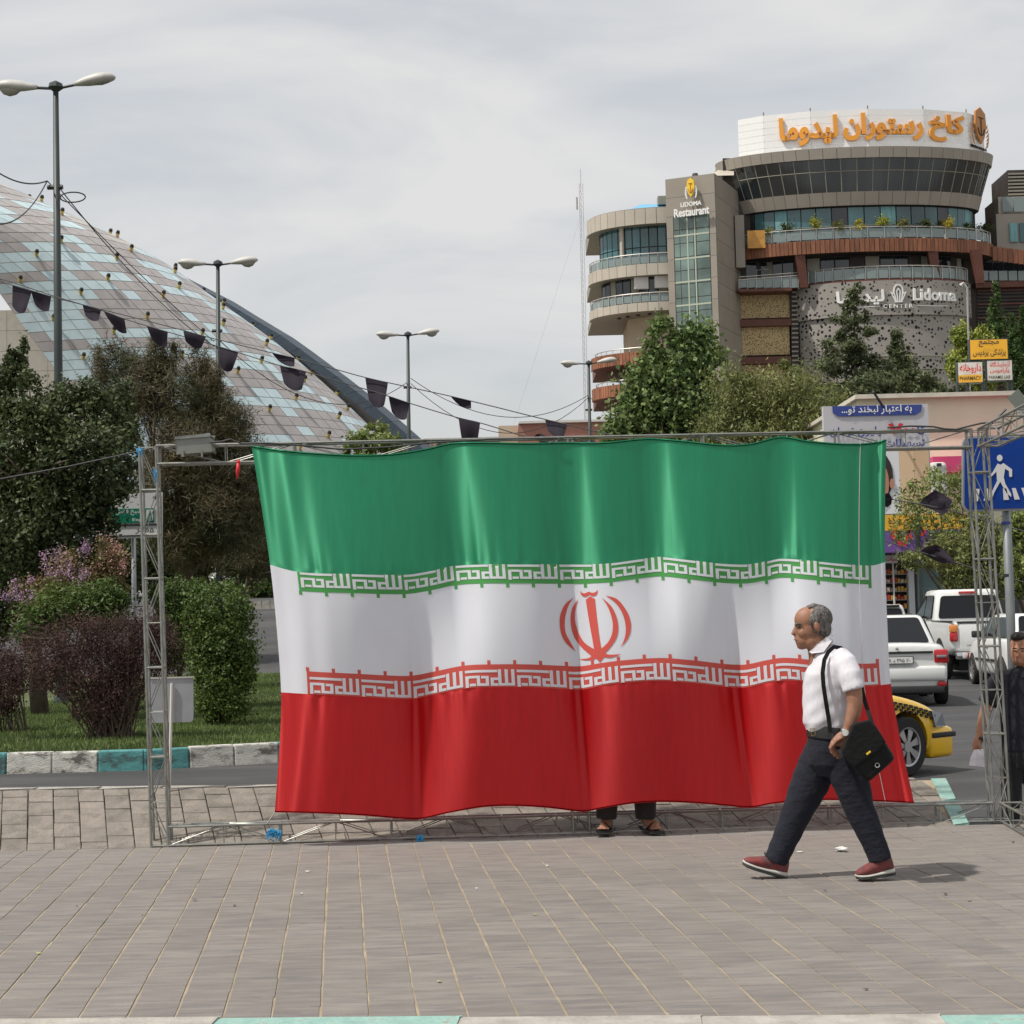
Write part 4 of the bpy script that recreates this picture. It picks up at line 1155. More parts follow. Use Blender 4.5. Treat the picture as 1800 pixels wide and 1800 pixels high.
L3 = street_lamp('double street lamp standing against bare sky beyond the shell roof', 717, 590, tilt=(0.06, 0.12), base_px=722, bowls=(1, 1))
L4 = street_lamp('double street lamp in front of the reddish low building', 1035, 640, tilt=(0.05, 0.14), base_px=1042, bowls=(1, 0))
# overhead wires between the lamps
M_wire = mat('black_cable', (0.03, 0.03, 0.032), 0.7)
def cable(p0, p1, sag, r, n=18):
    p0, p1 = Vector(p0), Vector(p1)
    return [p0.lerp(p1, i / n) - Vector((0, 0, sag * 4 * (i / n) * (1 - i / n))) for i in range(n + 1)]
w1 = P(83, 318, L1[2].y)
wires = [('overhead cable running off to the left from the tall lamp bracket, upper', w1, P(-60, 255, 25), 0.25), ('overhead cable looping off to the left from the tall lamp bracket, lower', w1, P(-60, 366, 25), 0.5),
         ('overhead cable from the tall lamp to the lamp before the shell roof', w1, P(376, 600, L2[2].y), 0.1), ('second overhead cable from the tall lamp to the lamp before the shell roof', P(104, 330, L1[2].y), P(382, 612, L2[2].y), 0.3),
         ('overhead cable from the lamp before the shell roof to the next lamp', P(388, 600, L2[2].y), P(716, 672, L3[2].y), 1.3), ('overhead cable from the lamp against bare sky to the reddish building lamp', P(722, 665, L3[2].y), P(1035, 694, L4[2].y), 1.2),
         ('lower overhead cable from the lamp against bare sky to the reddish building lamp', P(722, 674, L3[2].y), P(1035, 698, L4[2].y), 1.7), ('overhead cable from the reddish building lamp to the poplar', P(1036, 696, L4[2].y), P(1130, 740, 78), 0.6)]
for lab, a, b, sg in wires:
    tag(MB().tube(cable(a, b, sg, 0), 0.014, 4).build('overhead_cable', M_wire), lab, 'cable')
loop = [L1[2] + Vector((0.08 + 0.55 * (1 - math.cos(t)) / 2 * 0.9, -0.05, -0.22 + 0.1 * math.sin(t))) for t in [i * 2 * math.pi / 18 for i in range(19)]]
tag(MB().tube(loop, 0.014, 4).build('cable_loop', M_wire), 'loop of spare cable tied to the tall street lamp pole', 'cable')

# ================================================================== lattice mast and the low reddish block
M_mast = mat('mast_steel', (0.38, 0.36, 0.36), 0.6)
mast = thing('radio_mast', 'thin guyed lattice radio mast against the sky', 'mast')
mt, mbs = P(1021, 322, 190), P(1030, 780, 190)
mbs.z = 0
legs = []
for k in range(3):
    a = 2 * math.pi * k / 3 + 0.4
    o = Vector((math.cos(a) * 0.24, math.sin(a) * 0.24, 0)); legs.append(o)
    MB().tube([mbs + o, mt + o], 0.022, 5).build('leg', M_mast, mast)
n = 70
brm = MB()
for i in range(n):
    a, b = mbs.lerp(mt, i / n), mbs.lerp(mt, (i + 1) / n)
    for k in range(3): brm.tube([a + legs[k], b + legs[(k + 1) % 3]], 0.011, 3)
tag(brm.build('bracing', M_mast, mast), kind='stuff')
MB().tube([mt, mt + Vector((0, 0, 1.6))], 0.03, 5).build('antenna', M_mast, mast)
MB().tube([mt + Vector((-0.5, 0, -3)), mt + Vector((-0.5, 0, -1.6))], 0.1, 6).build('antenna', M_mast, mast)
for dx in (-16, 14): MB().tube([mbs.lerp(mt, 0.93), Vector((mbs.x + dx, mbs.y + 4, 0))], 0.008, 3).build('guy_wire', M_mast, mast)
settle(mast, mbs)
M_brick = mat('reddish_cladding', (0.36, 0.17, 0.13), 0.85, var=0.12, vscale=0.8)
M_beige = mat('beige_render', (0.55, 0.44, 0.33), 0.85, var=0.08, vscale=0.7)
M_darkglass = mat('dark_window', (0.02, 0.028, 0.034), 0.08, spec=0.7)
M_whitetrim = mat('white_trim', (0.62, 0.60, 0.57), 0.7, var=0.05)
Yb = 150.0
low = thing('low_building', 'low reddish block with pale parapet behind the flag and the lamp', 'building')
def fbox(px0, px1, py0, py1, Y, depth, name, m, parent, bevel=0.0):
    a, b, c, d = P(px0, py1, Y), P(px1, py1, Y), P(px1, py0, Y), P(px0, py0, Y)
    zb, zt = (a.z + b.z) / 2, (c.z + d.z) / 2
    x0, x1 = (a.x + d.x) / 2, (b.x + c.x) / 2
    return MB().box(((x0 + x1) / 2, Y + depth / 2, (zb + zt) / 2), (x1 - x0, depth, zt - zb)).build(name, m, parent, bevel=bevel)
fbox(915, 1105, 742, 1078, Yb, 20, 'wall', M_brick, low)
fbox(880, 914.5, 748, 1078, Yb + 1, 19, 'wall', M_beige, low)
fbox(912, 1108, 738, 742, Yb - 0.3, 20.6, 'parapet', M_whitetrim, low)
for x in (948, 985, 1022, 1062): fbox(x, x + 22, 770, 790, Yb - 0.08, 0.3, 'window', M_darkglass, low)
fbox(990, 1035, 766, 769, Yb - 0.2, 0.3, 'sill', M_whitetrim, low)
settle(low, (P(1000, 1000, Yb).x, Yb, ROAD_Z))
low2 = thing('low_building', 'far pale flat roofed row of houses left of the reddish block', 'building')
fbox(700, 882, 772, 1078, 200, 16, 'wall', M_beige, low2)
fbox(745, 882, 769, 772.5, 199.6, 17, 'parapet', M_whitetrim, low2)
for x in range(720, 870, 24): fbox(x, x + 9, 780, 790, 199.85, 0.3, 'window', M_darkglass, low2)
settle(low2, (P(790, 1000, 200).x, 200, ROAD_Z))
# ================================================================== round restaurant building
M_alu = per_object(mat('taupe_cladding', (0.285, 0.255, 0.215), 0.55, var=0.05, vscale=0.6, spec=0.4), 0.05)
M_alul = per_object(mat('pale_taupe_cladding', (0.45, 0.405, 0.34), 0.6, var=0.06, vscale=0.6, spec=0.4), 0.05)
M_gl_dark = mat('tinted_glass', (0.012, 0.018, 0.022), 0.06, spec=0.8, var=0.4, vscale=0.25)
M_gl_teal = per_object(mat('teal_glass', (0.045, 0.12, 0.135), 0.08, spec=0.8, var=0.5, vscale=0.2), 0.35)
M_gl_green = mat('green_glass', (0.13, 0.19, 0.17), 0.10, spec=0.7, var=0.45, vscale=0.3)
M_gl_rail = mat('railing_glass', (0.20, 0.25, 0.245), 0.12, spec=0.6)
M_steel = mat('brushed_steel', (0.55, 0.53, 0.50), 0.35, metal=0.6)
M_wood = per_object(mat('wood_slat', (0.22, 0.085, 0.042), 0.6, var=0.3, vscale=2, stretch=(3, 3, 0.4)), 0.22)
M_brown = mat('brown_frame', (0.115, 0.038, 0.024), 0.6, var=0.15, vscale=1)
M_dkbrown = mat('dark_brown_wall', (0.040, 0.032, 0.028), 0.7, var=0.25, vscale=0.8)
M_sign = per_object(mat('white_sign_sheet', (0.84, 0.84, 0.83), 0.5, var=0.03), 0.02)
M_orange = mat('orange_letter', (0.80, 0.33, 0.035), 0.45)
M_gold = mat('bronze_crest', (0.46, 0.20, 0.05), 0.5)
M_yellow = mat('yellow_crest', (0.85, 0.55, 0.03), 0.45)
M_letter = mat('white_letter', (0.80, 0.80, 0.78), 0.4)
M_beam = mat('window_mullion', (0.25, 0.235, 0.19), 0.5)
M_curtain = mat('pale_teal_curtain', (0.18, 0.36, 0.38), 0.8, var=0.2, vscale=3, stretch=(4, 4, 0.2))
def perforated(name, col, hole, scale, thr, thr2):
    m = mat(name, col, 0.7, spec=0.3)
    t = m.node_tree; N = t.nodes; L = t.links
    tc = N.new('ShaderNodeTexCoord'); vo = N.new('ShaderNodeTexVoronoi'); vo.inputs['Scale'].default_value = scale
    L.new(tc.outputs['Object'], vo.inputs['Vector'])
    sep = N.new('ShaderNodeSeparateColor'); L.new(vo.outputs['Color'], sep.inputs['Color'])
    mr = N.new('ShaderNodeMapRange'); mr.inputs['From Min'].default_value = 0.25; mr.inputs['To Min'].default_value = thr; mr.inputs['To Max'].default_value = thr2
    L.new(sep.outputs['Red'], mr.inputs['Value'])
    lt = N.new('ShaderNodeMath'); lt.operation = 'LESS_THAN'
    L.new(vo.outputs['Distance'], lt.inputs[0]); L.new(mr.outputs['Result'], lt.inputs[1])
    mx = N.new('ShaderNodeMix'); mx.data_type = 'RGBA'; mx.inputs['A'].default_value = (*col, 1); mx.inputs['B'].default_value = (*hole, 1)
    L.new(lt.outputs['Value'], mx.inputs['Factor']); L.new(mx.outputs['Result'], N['Principled BSDF'].inputs['Base Color'])
    return m
M_perf = perforated('perforated_grey_sheet', (0.30, 0.28, 0.255), (0.012, 0.012, 0.012), 3.0, 0.12, 0.52)
M_perfy = perforated('perforated_beige_sheet', (0.50, 0.38, 0.20), (0.05, 0.035, 0.02), 7.5, 0.30, 0.42)

BX, BYF, BB = 1537, 165.0, 5.6
bc = P(BX, 700, BYF); BCX, BCY = bc.x, BYF + BB
def zf(py, px=BX, Y=BYF): return P(px, py, Y).z
def ept(a, b, th, z, cx=None, cy=None):
    return Vector(((BCX if cx is None else cx) + a * math.sin(th), (BCY if cy is None else cy) - b * math.cos(th), z))
def arc_band(name, m, parent, a0, b0, a1, b1, z0, z1, t0, t1, n=40, thick=0.3, c=None, smooth=True):
    """curved wall: a0,b0 at height z0 (bottom), a1,b1 at z1"""
    cx, cy = c if c else (BCX, BCY); mb = MB()
    rings = []
    for i in range(n + 1):
        th = lerp(t0, t1, i / n)
        rings.append([ept(a0, b0, th, z0, cx, cy), ept(a1, b1, th, z1, cx, cy), ept(a1 - thick, b1 - thick, th, z1, cx, cy), ept(a0 - thick, b0 - thick, th, z0, cx, cy)])
    return smooth_angle(mb.rings(rings).build(name, m, parent), 0.5)
def arc_panels(name, m, parent, a0, b0, a1, b1, z0, z1, t0, t1, n, gap=0.04, thick=0.1, c=None, sub=3):
    cx, cy = c if c else (BCX, BCY)
    for k in range(n):
        ta, tb = lerp(t0, t1, k / n), lerp(t0, t1, (k + 1) / n)
        g = gap / max(a0, 1.0) / 2
        rings = []
        for i in range(sub + 1):
            th = lerp(ta + g, tb - g, i / sub)
            rings.append([ept(a0, b0, th, z0, cx, cy), ept(a1, b1, th, z1, cx, cy), ept(a1 - thick, b1 - thick, th, z1, cx, cy), ept(a0 - thick, b0 - thick, th, z0, cx, cy)])
        mm = m[k % len(m)] if isinstance(m, list) else m
        MB().rings(rings).build(name, mm, parent)
def arc_slab(name, m, parent, a, b, z0, z1, t0, t1, n=40, c=None):
    cx, cy = c if c else (BCX, BCY)
    poly = [ept(a, b, lerp(t0, t1, i / n), 0, cx, cy) for i in range(n + 1)]
    poly += [Vector((poly[-1].x, cy + 9, 0)), Vector((poly[0].x, cy + 9, 0))]
    return MB().prism([(p.x, p.y) for p in poly], z0, z1).build(name, m, parent)
def arc_tube(name, m, parent, a, b, z, t0, t1, r, n=40, c=None):
    cx, cy = c if c else (BCX, BCY)
    return MB().tube([ept(a, b, lerp(t0, t1, i / n), z, cx, cy) for i in range(n + 1)], r, 5).build(name, m, parent)
def railing(parent, a, b, z0, z1, t0, t1, n, c=None, glass=True, m=None):
    root = arc_tube('handrail', M_steel, parent, a, b, z1, t0, t1, 0.05, 40, c)
    cx, cy = c if c else (BCX, BCY)
    for k in range(n + 1):
        th = lerp(t0, t1, k / n)
        MB().tube([ept(a, b, th, z0, cx, cy), ept(a, b, th, z1, cx, cy)], 0.035, 5).build('railing_post', M_steel, root)
    if glass: arc_panels('railing_pane', m or M_gl_rail, root, a - 0.05, b - 0.05, a - 0.05, b - 0.05, z0 + 0.1, z1 - 0.15, t0, t1, n, 0.16, 0.03, c, 2)
rest_b = thing('round_restaurant_building', 'tall taupe restaurant building with a round glass drum and orange roof lettering', 'building')
H = math.pi / 2
# --- crown of the drum
zA, zB, zC, zD, zE, zF_, zG_, zH_, zI, zJ = [zf(y) for y in (186, 257, 276, 332, 355, 418, 441, 489, 553, 1060)]
# fascia, raked glass, second band
arc_band('fascia_backing', M_beam, rest_b, 13.72, 5.4, 13.85, 5.45, zC, zB, -1.75, 1.75, 60)
arc_panels('fascia_panel', M_alu, rest_b, 13.85, 5.55, 14.05, 5.62, zC, zB, -1.70, 1.70, 34, 0.05, 0.12)
arc_slab('roof_slab', M_alu, rest_b, 13.9, 5.5, zB - 0.25, zB - 0.02, -1.7, 1.7)
gl = arc_band('glass_backing', M_dkbrown, rest_b, 12.45, 4.55, 13.5, 5.2, zD, zC, -1.75, 1.75, 60)
zmid = lerp(zD, zC, 0.62)
am, bm_ = lerp(12.62, 13.62, 0.62), lerp(4.7, 5.35, 0.62)
arc_panels('window_pane', M_gl_dark, gl, 12.62, 4.7, am, bm_, zD + 0.03, zmid - 0.04, -1.6, 1.6, 27, 0.09, 0.06)
arc_panels('window_pane', M_gl_dark, gl, am, bm_, 13.62, 5.35, zmid + 0.04, zC - 0.02, -1.6, 1.6, 27, 0.09, 0.06)
for k in range(28):
    th = lerp(-1.6, 1.6, k / 27)
    MB().tube([ept(12.66, 4.74, th, zD), ept(13.66, 5.39, th, zC)], 0.045, 4).build('mullion', M_beam, gl)
arc_tube('transom', M_beam, gl, am + 0.04, bm_ + 0.04, zmid, -1.6, 1.6, 0.045)
arc_band('band_backing', M_beam, rest_b, 12.25, 4.4, 12.6, 4.65, zE, zD, -1.75, 1.75, 60)
arc_panels('fascia_panel', M_alu, rest_b, 12.38, 4.5, 12.75, 4.78, zE, zD, -1.65, 1.65, 30, 0.05, 0.1)
arc_slab('soffit', M_dkbrown, rest_b, 12.3, 4.4, zE - 0.02, zE + 0.2, -1.6, 1.6)
# terrace glazing with curtains
tg = arc_band('terrace_wall', M_dkbrown, rest_b, 11.7, 3.9, 11.7, 3.9, zF_, zE, -1.7, 1.7, 50)
arc_panels('window_pane', [M_gl_teal, M_gl_teal, M_gl_dark, M_gl_teal, M_gl_teal, M_curtain, M_gl_teal], tg, 11.85, 4.0, 11.85, 4.0, zF_ + 0.1, zE - 0.08, -1.5, 1.5, 22, 0.12, 0.06)
arc_tube('transom', M_beam, tg, 11.92, 4.07, lerp(zF_, zE, 0.45), -1.5, 1.5, 0.035)
# timber balcony
bal = arc_slab('balcony_slab', M_dkbrown, rest_b, 13.5, 5.3, zG_ + 0.05, zF_ + 0.02, -1.62, 1.75)
arc_panels('slat', M_wood, bal, 13.62, 5.42, 13.68, 5.46, zG_, zF_, -1.60, 1.62, 90, 0.06, 0.1, None, 1)
railing(bal, 13.45, 5.25, zF_ + 0.05, zf(397), -1.5, 1.5, 24)
M_pot = mat('white_planter', (0.6, 0.58, 0.55), 0.6)
pot_leaf = [foliage('planter_yellow_leaf', (0.35, 0.27, 0.02), (0.42, 0.36, 0.04)), foliage('planter_olive_leaf', (0.13, 0.14, 0.03), (0.22, 0.20, 0.05)), foliage('planter_lime_leaf', (0.25, 0.27, 0.03), (0.36, 0.36, 0.06)), foliage('planter_dark_leaf', (0.04, 0.06, 0.015), (0.08, 0.10, 0.03))]
for i, (px, col, lab) in enumerate([(1352, 1, 'first olive potted shrub beside the timber terrace corner post'), (1385, 3, 'dark potted shrub next to the corner one on the terrace'), (1430, 2, 'rounded lime potted shrub on the timber terrace'), (1470, 1, 'olive potted shrub between the lime and golden ones'), (1508, 0, 'golden potted shrub on the timber terrace'), (1549, 2, 'tall lime potted shrub beside the golden one'), (1584, 1, 'olive potted shrub after the tall lime one'), (1626, 3, 'dark round potted shrub on the terrace'), (1667, 0, 'last golden potted shrub on the curved terrace'), (1707, 3, 'dark potted shrub near the terrace end'), (1745, 3, 'spreading dark planter shrub at the terrace end')]):
    p = P(px, 400, BYF + 1.2); th = math.asin(max(-0.99, min(0.99, (p.x - BCX) / 12.9)))
    q = ept(12.85, 4.85, th, zF_ + 0.05)
    r0 = thing('potted_shrub', lab, 'potted plant', 'potted shrubs on the timber terrace')
    MB().tube([q, q + Vector((0, 0, 0.5))], [0.22, 0.3], 8).build('pot', M_pot, r0)
    MB().tube([q + Vector((0, 0, 0.5)), q + Vector((0, 0, 1.0))], 0.04, 5).build('stem', M_bark, r0)
    tri_mesh('crown', leaf_cloud([(tuple(q + Vector((0, 0, 1.25 + 0.2 * (i % 3)))), (0.6, 0.5, 0.55))], 500, 0.2, 200 + i, clump=0.3), 4, pot_leaf[col], r0)
    settle(r0, q)
# --- recessed lounge level
arc_band('lounge_wall', M_dkbrown, rest_b, 10.6, 3.4, 10.6, 3.4, zH_ - 0.3, zG_ + 0.1, -1.7, 1.7, 40)
lw_ = arc_slab('lounge_floor', M_brown, rest_b, 10.9, 3.7, zH_ - 0.35, zH_ - 0.05, -1.7, 1.7)
arc_panels('window_pane', [M_gl_dark, M_dkbrown, M_beam, M_gl_dark], lw_, 10.7, 3.5, 10.7, 3.5, zH_, zG_ - 0.1, -1.4, 1.4, 20, 0.15, 0.05)
for px in (1414, 1648, 1725):
    p = P(px, 470, BYF + 1.0); x = p.x
    MB().add([(x - 0.35, BYF + 1.3, zH_ - 0.5), (x + 0.35, BYF + 1.3, zH_ - 0.5), (x + 0.1, BYF + 1.0, zG_ + 0.1), (x - 0.9, BYF + 1.0, zG_ + 0.1),
              (x - 0.35, BYF + 1.9, zH_ - 0.5), (x + 0.35, BYF + 1.9, zH_ - 0.5), (x + 0.1, BYF + 1.9, zG_ + 0.1), (x - 0.9, BYF + 1.9, zG_ + 0.1)],
             [(0, 1, 2, 3), (4, 7, 6, 5), (0, 4, 5, 1), (1, 5, 6, 2), (2, 6, 7, 3), (3, 7, 4, 0)]).build('raking_column', M_brown, rest_b)
# --- perforated drum
DCX = P(1560, 560, 167).x; dc = (DCX, BYF + 4.0)
dr = arc_band('drum', M_perf, rest_b, 8.8, 3.7, 8.8, 3.7, zI, zf(492), -H, H, 50, 0.3, dc)
arc_band('drum_rim', M_brown, dr, 8.7, 3.6, 8.7, 3.6, zf(492), zf(489), -H, H, 50, 0.4, dc)
arc_band('lower_drum', M_perf, dr, 8.5, 3.45, 8.5, 3.45, zJ, zI - 0.02, -H, H, 50, 0.3, dc)
for y in (625, 648): arc_tube('drum_joint', M_beam, dr, 8.52, 3.47, zf(y), -H, H, 0.04, 40, dc)
arc_slab('drum_roof', M_dkbrown, dr, 8.6, 3.5, zf(492) - 0.4, zf(492) - 0.1, -H, H, 40, dc)
railing(dr, 8.6, 3.5, zf(489), zf(466), -1.35, 1.35, 20, dc)
def drum_frame(px, z, a=8.8, b=3.7, c=dc, lift=0.0, up=Vector((0, 0, 1))):
    """writing laid round the drum: arc length measured along x from the photo column px"""
    x0 = P(px, 520, BYF + 0.5).x
    def f(x, y, d):
        s = max(-0.999, min(0.999, (x0 + x - c[0]) / a)); th = math.asin(s)
        return ept(a + d + lift, b + d + lift, th, z + y, c[0], c[1])
    return f
S_ = BYF / FPX     # metres per photo pixel at the drum
write('lettering', 'لیدوما', drum_frame(1513, zf(522)), 82 * S_, 28 * S_, M_letter, dr, 0.03, 0.16, True)
write('lettering', 'Lidoma', drum_frame(1644, zf(518)), 80 * S_, 22 * S_, M_letter, dr, 0.025, 0.16)
write('lettering', 'C E N T E R', drum_frame(1577, zf(538)), 52 * S_, 7 * S_, M_letter, dr, 0.015, 0.1)
fr = drum_frame(1578, zf(516)); em = MB()
def stroke_on(frame, pts, w, mb, d=0.16):
    pts = [(x * S_, -y * S_) for x, y in pts]
    for (x0, y0), (x1, y1) in zip(pts, pts[1:]):
        l = math.hypot(x1 - x0, y1 - y0) or 1e-6; nx, ny = -(y1 - y0) / l * w * S_ / 2, (x1 - x0) / l * w * S_ / 2
        ex_, ey_ = (x1 - x0) / l * w * S_ * 0.3, (y1 - y0) / l * w * S_ * 0.3
        q = [(x0 - ex_ + nx, y0 - ey_ + ny), (x1 + ex_ + nx, y1 + ey_ + ny), (x1 + ex_ - nx, y1 + ey_ - ny), (x0 - ex_ - nx, y0 - ey_ - ny)]
        mb.add([frame(*p, d) for p in q] + [frame(*p, 0) for p in q], [(0, 1, 2, 3), (0, 4, 5, 1), (1, 5, 6, 2), (2, 6, 7, 3), (3, 7, 4, 0)])
stroke_on(fr, [(-4, 15), (-8, -2), (-7, -10), (-3, -15), (3, -15), (7, -10), (8, -2), (4, 15)], 2.2, em)
stroke_on(fr, [(-1.5, 14), (-3, -4), (0, -9), (3, -4), (1.5, 14)], 1.8, em)
stroke_on(fr, [(-5, 15), (-13, -2), (-9, 0)], 2.0, em); stroke_on(fr, [(5, 15), (13, -2), (9, 0)], 2.0, em)
stroke_on(fr, [(-6, 15), (6, 15)], 2.2, em)
em.build('crown_emblem', M_letter, dr)
em = MB(); stroke_on(fr, [(-98, 22), (-33, 22)], 1.2, em, 0.1); stroke_on(fr, [(34, 22), (90, 22)], 1.2, em, 0.1); em.build('lettering_rule', M_letter, dr)
# --- roof sign: faceted white sheets with orange letters
fx = [1303, 1345, 1425, 1525, 1625, 1709, 1768]
sr = []
for x in fx:
    p = P(x, 230, BYF + 1.2); s = max(-0.995, min(0.995, (p.x - BCX) / 13.2))
    sr.append(ept(13.2, 4.9, math.asin(s), 0))
sign_rows = 6
zs0, zs1 = zf(257.5), zf(187)
sgn = thing('roof_sign', 'white faceted roof sign with orange Persian lettering and bronze crest', 'sign')
for a, b in zip(sr, sr[1:]):
    nrm = Vector((b.y - a.y, -(b.x - a.x), 0)).normalized()
    for r in range(sign_rows):
        z0, z1 = lerp(zs0, zs1, r / sign_rows) + 0.02, lerp(zs0, zs1, (r + 1) / sign_rows) - 0.02
        q = [Vector((a.x, a.y, z0)), Vector((b.x, b.y, z0)), Vector((b.x, b.y, z1)), Vector((a.x, a.y, z1))]
        q[0] = q[0].lerp(q[1], 0.003); q[3] = q[3].lerp(q[2], 0.003)
        MB().plate(q, -nrm * 0.06).build('sheet', M_sign, sgn)
    MB().tube([Vector((b.x, b.y, zs0)) - nrm * 0.15, Vector((b.x, b.y, zs1 + 0.35)) - nrm * 0.15], 0.07, 5).build('sign_post', M_beam, sgn)
def sign_frame(px, py):
    x0 = P(px, py, BYF + 0.7).x; z0 = zf(py, px, BYF + 0.6)
    def f(x, y, d):
        X = x0 + x
        for a, b in zip(sr, sr[1:]):
            if X <= b.x or b is sr[-1]:
                t = (X - a.x) / (b.x - a.x); p = a.lerp(b, t); n_ = Vector((b.y - a.y, -(b.x - a.x), 0)).normalized(); break
        return Vector((p.x, p.y, z0 + y)) + n_ * (0.08 + d)
    return f
for word, px, py, w, h in (('کاخ', 1669, 219, 70, 50), ('رستوران', 1553, 222, 144, 50), ('لیدوما', 1423, 228, 102, 54)):
    write('lettering', word, sign_frame(px, py), w * S_, h * S_, M_orange, sgn, 0.045, 0.22, True)
cf = sign_frame(1736, 215)
def crest(frame, k, m1, m2, parent, d=0.3, wm=None):
    prof = [(0, -46), (-12, -36), (-14, -12), (-8, 10), (0, 22), (8, 10), (14, -12), (12, -36)]
    mb = MB(); pts = [frame(x * k * S_, -y * k * S_, d) for x, y in prof]; pb = [frame(x * k * S_, -y * k * S_, d - 0.2) for x, y in prof]
    n = len(prof); c = frame(0, 12 * k * S_, d); 
    mb.add(pts + pb + [c], [(i, (i + 1) % n, 2 * n) for i in range(n)] + [(i, n + i, n + (i + 1) % n, (i + 1) % n) for i in range(n)])
    o = mb.build('crest', m1, parent)
    mb = MB()
    for sd in (-1, 1):
        for j in range(6):
            t = j / 5; x, y = sd * (17 + 3 * math.sin(t * 3)) * k, (-14 + 34 * t) * k
            cc = [(x - sd * 4 * k, y + 4 * k), (x + sd * 3 * k, y - 5 * k), (x + sd * 2 * k, y + 3 * k), (x - sd * 5 * k, y + 8 * k)]
            mb.add([frame(a * S_, -b * S_, d * 0.6) for a, b in cc], [(0, 1, 2, 3)])
    mb.build('laurel', m2, o)
    mb = MB(); ss = k
    stroke_on(frame, [(0, -24 * k), (0, 6 * k)], 1.6 * k, mb, d + 0.06); stroke_on(frame, [(-8 * k, -6 * k), (-5 * k, 4 * k), (0, 7 * k), (5 * k, 4 * k), (8 * k, -6 * k)], 1.6 * k, mb, d + 0.06)
    stroke_on(frame, [(-6 * k, -26 * k), (6 * k, -26 * k)], 1.2 * k, mb, d + 0.06)
    mb.build('anchor_mark', wm or M_dkbrown, o)
crest(cf, 1.0, M_gold, M_gold, sgn)
write('lettering', 'LIDOMA PALACE', sign_frame(1735, 243), 40 * S_, 5 * S_, M_dkbrown, sgn, 0.0, 0.1)
settle(sgn, (BCX, BYF + 2, zs0))
# --- stair and lift tower on its left
TA, TB, TC = P(1175, 500, 163.5), P(1262, 500, 161.5), P(1312, 500, 171)
TD = TA + (TC - TB)
zt0, zt1 = -0.2, zf(310, 1215, 162.5)
MB().prism([(p.x, p.y) for p in (TA, TB, TC, TD)], zt0, zt1).build('lift_tower', M_beam, rest_b)
tn = Vector((TB.y - TA.y, -(TB.x - TA.x), 0)).normalized(); tx = (TB - TA); tx.z = 0; TWd = tx.length; tx.normalize()
def tower_quad(u0, u1, z0, z1, m, name, parent, off=0.06):
    q = [Vector((TA.x, TA.y, 0)) + tx * (TWd * u) + Vector((0, 0, z)) + tn * off for u, z in ((u0, z0), (u1, z0), (u1, z1), (u0, z1))]
    return MB().plate(q, -tn * (off + 0.02 if off < 0.05 else 0.055)).build(name, m, parent)
zy = lambda y: zf(y, 1215, 162.5)
for y0, y1 in ((311, 344), (344.5, 377)):
    tower_quad(0.002, 0.55, zy(y1), zy(y0), M_alu, 'panel', rest_b); tower_quad(0.556, 0.998, zy(y1), zy(y0), M_alu, 'panel', rest_b)
for k in range(9):
    y0, y1 = 377.5 + k * 38, 377.5 + (k + 1) * 38 - 0.5
    tower_quad(0.002, 0.135, zy(y1), zy(y0), M_alu, 'panel', rest_b); tower_quad(0.875, 0.998, zy(y1), zy(y0), M_alu, 'panel', rest_b)
cg = tower_quad(0.14, 0.87, zt0, zy(378), M_dkbrown, 'glass_backing', rest_b, 0.03)
us = [0.145, 0.265, 0.42, 0.545, 0.60, 0.865]
for k in range(14):
    y0, y1 = 379 + k * 24, 379 + (k + 1) * 24 - 1.3
    for a, b in zip(us, us[1:]): tower_quad(a + 0.006, b - 0.006, zy(y1), zy(y0), M_gl_green, 'window_pane', cg, 0.05)
M_palebeam = mat('pale_floor_beam', (0.42, 0.46, 0.37), 0.5)
for k in range(6): tower_quad(0.15, 0.86, zy(414 + k * 41), zy(411 + k * 41), M_palebeam, 'floor_beam', cg, 0.075)
for a in (0.42, 0.57): tower_quad(a - 0.012, a + 0.012, zy(640), zy(382), M_palebeam, 'rail', cg, 0.08)
# right flank panels
sx = (TC - TB); sx.z = 0; SWd = sx.length; sx.normalize(); sn = Vector((sx.y, -sx.x, 0))
for k in range(10):
    y0, y1 = 311 + k * 38, 311 + (k + 1) * 38 - 0.6
    for a, b in ((0.004, 0.5), (0.505, 0.996)):
        q = [Vector((TB.x, TB.y, 0)) + sx * (SWd * u) + Vector((0, 0, z)) + sn * 0.05 for u, z in ((a, zy(y1)), (b, zy(y1)), (b, zy(y0)), (a, zy(y0)))]
        MB().plate(q, -sn * 0.045).build('panel', M_alu, rest_b)
tf = lambda px, py: flat_frame(P(px, py, 162.4) + tn * 0.45, tx, (0, 0, 1), tn)
crest(tf(1218, 338), 0.50, M_yellow, M_letter, rest_b, 0.3, M_gold)
write('lettering', 'LIDOMA', tf(1218, 360.5), 38 * S_, 8 * S_, M_letter, rest_b, 0.02, 0.18)
write('lettering', 'Restaurant', tf(1219, 374), 64 * S_, 15 * S_, M_letter, rest_b, 0.025, 0.2)
